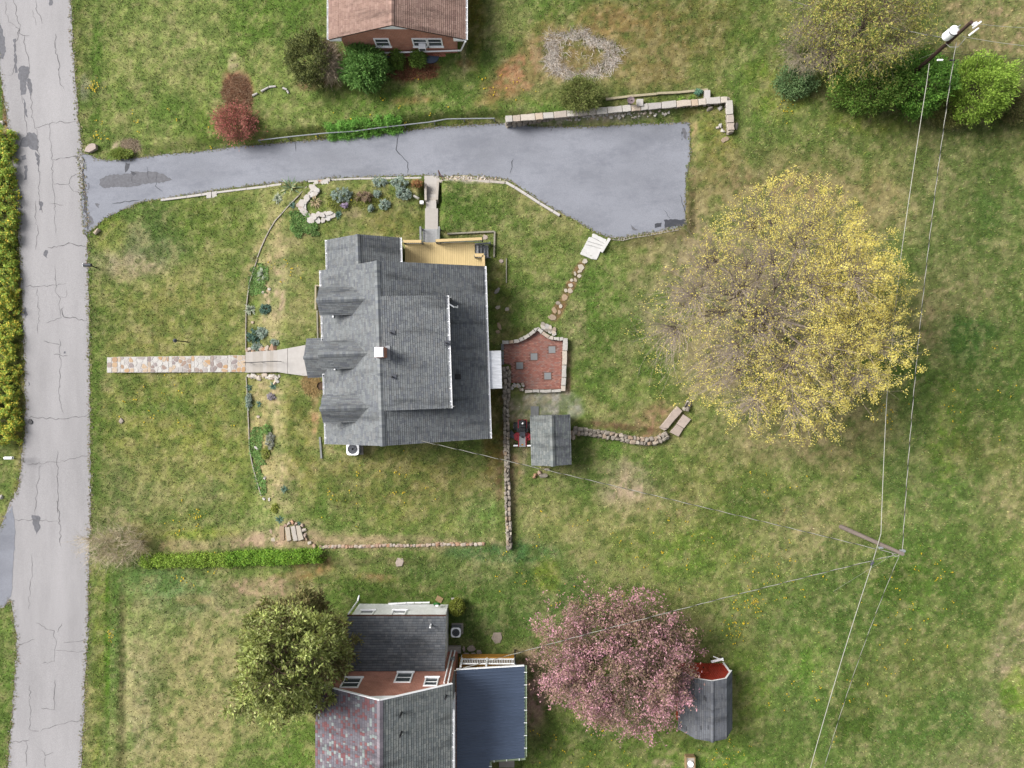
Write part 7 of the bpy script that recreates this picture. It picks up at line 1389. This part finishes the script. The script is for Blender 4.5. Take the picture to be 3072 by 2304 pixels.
mb = MB(); d = (gt - gp).normalized(); mb.cyl(gp + d * .1, gp + d * 2.2, .045, .045, 8); mb.build('guard', M['white'], t)
for (x, y, nm, mm) in ((2820, 180, 'white sleeve on the black cable beside the transformer pole', 'white'), (2857, 181, 'black sleeve on the cable beside the transformer pole', 'black')):
    p = W(x, y, 6.0); mb = MB(); mb.cyl(p - Vector((.18, 0, 0)), p + Vector((.18, 0, 0)), .06, .06, 8); o = mb.build('splice_closure', M[mm]); tag(o, nm, 'splice case')
# ---------------------------------------------------------------- street things and yard things
def mailbox():
    b = G(289, 803); t = thing('mailbox', 'black mailbox on a post at the road edge', 'mailbox', b); c = W(262, 795, b.z + 1.12); mb = MB(); n = 8; L = .6; vs = []
    for sx in (-1, 1):
        for i in range(n + 1): a = math.pi * i / n; vs.append((c.x + sx * L / 2, c.y + .12 * math.cos(a), c.z + .02 + .12 * math.sin(a)))
        vs += [(c.x + sx * L / 2, c.y - .12, c.z - .12), (c.x + sx * L / 2, c.y + .12, c.z - .12)]
    m = n + 3; mb.f(vs, [(i, (i + 1) % m, m + (i + 1) % m, m + i) for i in range(m)] + [tuple(range(m)), tuple(range(2 * m - 1, m - 1, -1))]); mb.build('box', M['darkgrey'], t)
    mb = MB(); mb.box((c.x - L / 2 - .012, c.y, c.z - .01), (.03, .24, .24)); mb.build('door', M['white'], t)
    mb = MB(); mb.cyl(b, (c.x + .15, c.y, c.z - .12), .05, .05, 8); mb.beam((c.x - .2, c.y, c.z - .14), (c.x + .3, c.y, c.z - .14), .08, .05); mb.build('post', M['black'], t)
    mb = MB(); mb.box((c.x - .05, c.y + .13, c.z + .06), (.12, .015, .05)); mb.build('flag', M['red_mower'], t)
mailbox()
b = G(564, 1026); t = thing('lamp_post', 'black lamp post on the front lawn beside the flagstone path', 'lamp post', b); tp = W(524, 1021.5, b.z + 2.1); mb = MB(); mb.cyl(b, tp - Vector((0, 0, .25)), .045, .04, 10); mb.build('post', M['black'], t)
mb = MB(); mb.cyl(tp - Vector((0, 0, .3)), tp - Vector((0, 0, .05)), .1, .13, 6); lt = mb.build('lantern', M['glass'], t); mb = MB(); mb.cyl(tp - Vector((0, 0, .05)), tp + Vector((0, 0, .12)), .17, .03, 6); mb.build('lantern_cap', M['darkgrey'], lt)
b = G(40, 1375); t = thing('mailbox', 'white mailbox on the west side of the road', 'mailbox', b); c = W(27, 1374, b.z + 1.1); mb = MB(); mb.box((c.x, c.y, c.z), (.6, .2, .18)); mb.cyl((c.x - .3, c.y, c.z + .09), (c.x + .3, c.y, c.z + .09), .1, .1, 10); mb.build('box', M['white'], t); mb = MB(); mb.cyl(b, (c.x + .1, c.y, c.z - .08), .05, .05, 8); mb.build('post', M['old_wood'], t)
o = stone(None, G(6, 1490) + Vector((0, 0, .08)), (.35, .3, .25), 'stone_pale', 'rock'); tag(o, 'white rock in the grass at the side drive west of the road', 'rock')
o = stone(None, G(10, 370) + Vector((0, 0, .1)), (.3, .3, .3), 'stone_pale', 'rock'); tag(o, 'white rock on the verge left of the road near the top', 'rock')
p = rp(92, 1265); mb = MB(); mb.prism(irregular(p, .16, .2, .3, 7), -2.33, -2.25); o = mb.build('plastic_scrap', M['black']); tag(o, 'small black scrap lying on the road', 'litter')
o = stone(None, G(365, 1262) + Vector((0, 0, .04)), (.35, .4, .14), 'stone_wall', 'rock'); tag(o, 'small grey rock in the front lawn south of the path', 'rock')
# rail along the driveway
def drive_rail():
    P = [(775, 421), (880, 409), (980, 399), (1060, 394), (1140, 383), (1220, 374), (1290, 366), (1340, 357), (1400, 356), (1483, 355)]; pts = [G(x, y, .55) for x, y in P]; t = thing('pipe_rail', 'long pale pipe rail on posts along the north driveway edge', 'railing', G(1100, 395)); mb = MB(); mb.path(pts, .045, 8); mb.build('rail', M['steel'], t)
    at, L = polyline(pts)
    for i in range(9): q, d = at(L * i / 8); g = gz(q.x, q.y); mb = MB(); mb.cyl((q.x, q.y, g - .1), q, .05, .05, 8); mb.build('post', M['old_wood'], t)
drive_rail()
# ride-on mower
def mower():
    c = W(1567, 1302, .35); z0 = gz(c.x, c.y); t = thing('ride_on_mower', 'red and black zero-turn mower parked beside the small shed', 'mower', (c.x, c.y, z0)); P = lambda x, y, z: Vector((c.x + x, c.y + y, z0 + z))
    for s in (-1, 1):
        mb = MB(); mb.cyl(P(s * .40, .58, .3), P(s * .66, .58, .3), .30, .30, 18); w = mb.build('rear_wheel', M['rubber'], t); mb = MB(); mb.cyl(P(s * .655, .58, .3), P(s * .675, .58, .3), .15, .13, 12); mb.build('rim', M['grey_mower'], w)
        mb = MB(); mb.cyl(P(s * .42, -.86, .15), P(s * .56, -.86, .15), .15, .15, 14); w = mb.build('front_wheel', M['rubber'], t); mb = MB(); mb.cyl(P(s * .555, -.86, .15), P(s * .57, -.86, .15), .07, .06, 10); mb.build('rim', M['grey_mower'], w)
        mb = MB(); mb.box(P(s * .5, -.86, .36), (.34, .1, .06)); mb.cyl(P(s * .5, -.86, .1), P(s * .5, -.86, .36), .03, .03); mb.build('caster_arm', M['white'], t)
        mb = MB(); mb.box(P(s * .33, .55, .55), (.2, .75, .08)); mb.build('fender', M['black'], t)
        mb = MB(); mb.path([P(s * .3, .15, .55), P(s * .3, .12, .95), P(s * .12, .12, 1.0)], .022, 6); mb.build('lap_bar', M['black'], t)
        mb = MB(); mb.beam(P(s * .27, .2, .42), P(s * .27, -.95, .40), .07, .1); mb.build('frame_rail', M['red_mower'], t)
    mb = MB(); mb.prism([P(x, y, 0)[:2] for x, y in ((-.66, -.05), (-.6, -.42), (-.3, -.55), (.3, -.55), (.64, -.42), (.68, -.05), (.4, .12), (-.4, .12))], z0 + .14, z0 + .30, bev=.03); mb.build('cutting_deck', M['red_mower'], t)
    for s in (-1, 1): mb = MB(); mb.cyl(P(s * .42, -.2, .3), P(s * .42, -.2, .38), .12, .1, 12); mb.build('spindle_cover', M['red_mower'], t)
    mb = MB(); mb.f([P(-.58, .02, .3), P(-.58, -.35, .3), P(-.98, -.26, .12), P(-.98, .05, .12), P(-.82, .30, .2)], [(4, 3, 2, 1, 0)]); mb.f([P(-.58, .02, .27), P(-.58, -.35, .27), P(-.98, -.26, .09), P(-.98, .05, .09), P(-.82, .30, .17)], [(0, 1, 2, 3, 4)]); mb.build('discharge_chute', M['darkgrey'], t)
    mb = MB(); mb.box(P(0, -.5, .44), (.46, .72, .05)); mb.box(P(0, -.9, .47), (.5, .08, .1)); mb.build('footplate', M['grey_mower'], t)
    mb = MB(); mb.box(P(0, -.78, .468), (.14, .1, .006)); mb.build('sticker', M['orange'], t)
    mb = MB(); mb.box(P(0, .05, .5), (.42, .42, .12)); mb.build('console', M['darkgrey'], t)
    mb = MB(); mb.cyl(P(0, -.2, .46), P(0, -.2, .6), .09, .07, 10); mb.build('pedal_hub', M['black'], t)
    mb = MB(); mb.prism([P(x, y, 0)[:2] for x, y in ((-.24, .22), (.24, .22), (.27, .5), (.2, .62), (-.2, .62), (-.27, .5))], z0 + .55, z0 + .72, bev=.06); st = mb.build('seat', M['black'], t)
    mb = MB(); mb.prism([P(x, y, 0)[:2] for x, y in ((-.25, .56), (.25, .56), (.22, .68), (-.22, .68))], z0 + .6, z0 + 1.12, bev=.05); mb.build('backrest', M['black'], st)
    mb = MB(); mb.cyl(P(0, .86, .45), P(0, .86, .82), .24, .2, 14); mb.box(P(0, .85, .5), (.55, .4, .2)); en = mb.build('engine', M['black'], t); mb = MB(); mb.box(P(0, .82, .825), (.13, .09, .01), .78); mb.build('badge', M['white'], en)
    mb = MB(); mb.beam(P(-.34, 1.05, .45), P(.34, 1.05, .45), .06, .3); mb.beam(P(-.31, .45, .5), P(-.31, 1.05, .5), .05, .2); mb.beam(P(.31, .45, .5), P(.31, 1.05, .5), .05, .2); mb.build('engine_guard', M['red_mower'], t)
mower()
p = W(963, 1158, .6); t = thing('black_tub', 'black round tub under the front eave of the main house', 'tub', (p.x, p.y, gz(p.x, p.y))); z = gz(p.x, p.y); mb = MB(); mb.cyl((p.x, p.y, z), (p.x, p.y, z + .6), .24, .30, 16, caps=False); mb.cyl((p.x, p.y, z + .02), (p.x, p.y, z + .5), .23, .28, 16); mb.build('wall', M['black'], t)
mb = MB(); mb.cyl((p.x, p.y, z + .5), (p.x, p.y, z + .52), .27, .27, 16); mb.build('soil', M['soil_dark'], t)
# things round the south house
t = thing('hose_reel', 'green garden hose coiled on the white wall of the south house', 'hose', W(1311, 1817, .3)); p = W(1311, 1815, .4)
for r, dz in ((.26, 0), (.22, .05), (.24, -.05)): mb = MB(); mb.path([p + Vector((r * math.cos(a * math.pi / 8), .06 + dz, r * math.sin(a * math.pi / 8) * .9)) + Vector((0, r * .45 * math.sin(a * math.pi / 8), 0)) for a in range(17)], .028, 6); mb.build('hose_coil', M['green_hose'], t)
mb = MB(); mb.box(p + Vector((0, .02, 0)), (.22, .2, .2)); mb.build('reel', M['white'], t)
mb = MB(); q = G(1318, 1797); mb.box((q.x, q.y, q.z + .04), (.5, .42, .06), -.5); o = mb.build('tan_board', M['card']); tag(o, 'square tan board on the grass behind the green hose', 'board')
edging('garden_edging', 'thin white edging along the north wall of the south house', [(1165, 1812), (1220, 1809), (1290, 1808)], .09, .12, 'white')
t = thing('planter_box', 'wooden box with a round white lid at the bottom edge', 'box', G(2072, 2290)); q = G(2072, 2292, .5); mb = MB()
for dx, dy, sx, sy in ((-.32, 0, .06, 1.0), (.32, 0, .06, 1.0), (0, .47, .6, .06), (0, -.47, .6, .06)): mb.box((q.x + dx, q.y + dy, q.z - .25), (sx, sy, .5))
mb.build('side', M['card'], t); mb = MB(); mb.box((q.x, q.y, q.z - .1), (.6, .9, .04)); mb.build('floor', M['concrete_old'], t); mb = MB(); mb.cyl((q.x, q.y, q.z - .06), (q.x, q.y, q.z + .06), .22, .2, 18); mb.build('lid', M['white'], t)
p = G(2153, 1982, .7); t = thing('garden_bench', 'white bench leaning by the red wall of the barn shed', 'bench', (p.x, p.y, p.z - .7)); mb = MB(); mb.beam(p + Vector((-.45, -.12, -.1)), p + Vector((.45, .1, -.1)), .16, .05); mb.build('seat', M['white'], t); mb = MB(); mb.beam(p + Vector((-.3, .28, -.1)), p + Vector((.45, .0, .0)), .06, .06); mb.build('arm', M['white'], t)
for s in (-.35, .38): mb = MB(); mb.cyl(p + Vector((s, s * .2, -.75)), p + Vector((s, s * .2, -.1)), .03); mb.build('leg', M['black'], t)

# ---------------------------------------------------------------- things of one kind belong together
GROUPS = {'rock': 'loose garden rocks', 'flat_stone': 'flat stones lying in the grass', 'paving_stone': 'loose paving stones by the south porch', 'dry_stone_wall': 'dry stone garden walls', 'retaining_wall': 'legs of the capped retaining wall', 'patio_wall': 'low walls round the patio', 'concrete_kerb': 'kerbs along the driveway', 'timber_edging': 'garden timbers and boards', 'bed_edging': 'stone edging of the front beds',
          'rock_bank': 'rocks beside the front stair', 'forsythia_hedge': 'flowering hedge along the road', 'clipped_hedge': 'clipped hedge on the lot line', 'thicket_shrub': 'shrubs of the corner thicket', 'window_shrub': 'shrubs under the brick house windows', 'bare_shrub': 'leafless shrubs', 'green_shrub': 'green garden shrubs', 'yucca_plant': 'spiky rosettes of the front beds', 'spiky_plant': 'spiky tufts of the front beds', 'low_plant': 'low clumps of the planting beds',
          'service_cable': 'twisted service cables', 'telephone_cable': 'telephone cables', 'power_line': 'wires leaving the transformer pole', 'guy_wire': 'guy wires', 'mailbox': 'roadside mailboxes', 'splice_closure': 'sleeves on the cables', 'concrete_block': 'upright white blocks', 'boulder': 'boulders at the driveway mouth'}
for o in bpy.data.objects:
    k = o.name.split('.')[0]
    if o.parent is None and k in GROUPS and 'category' in o.keys(): o['group'] = GROUPS[k]
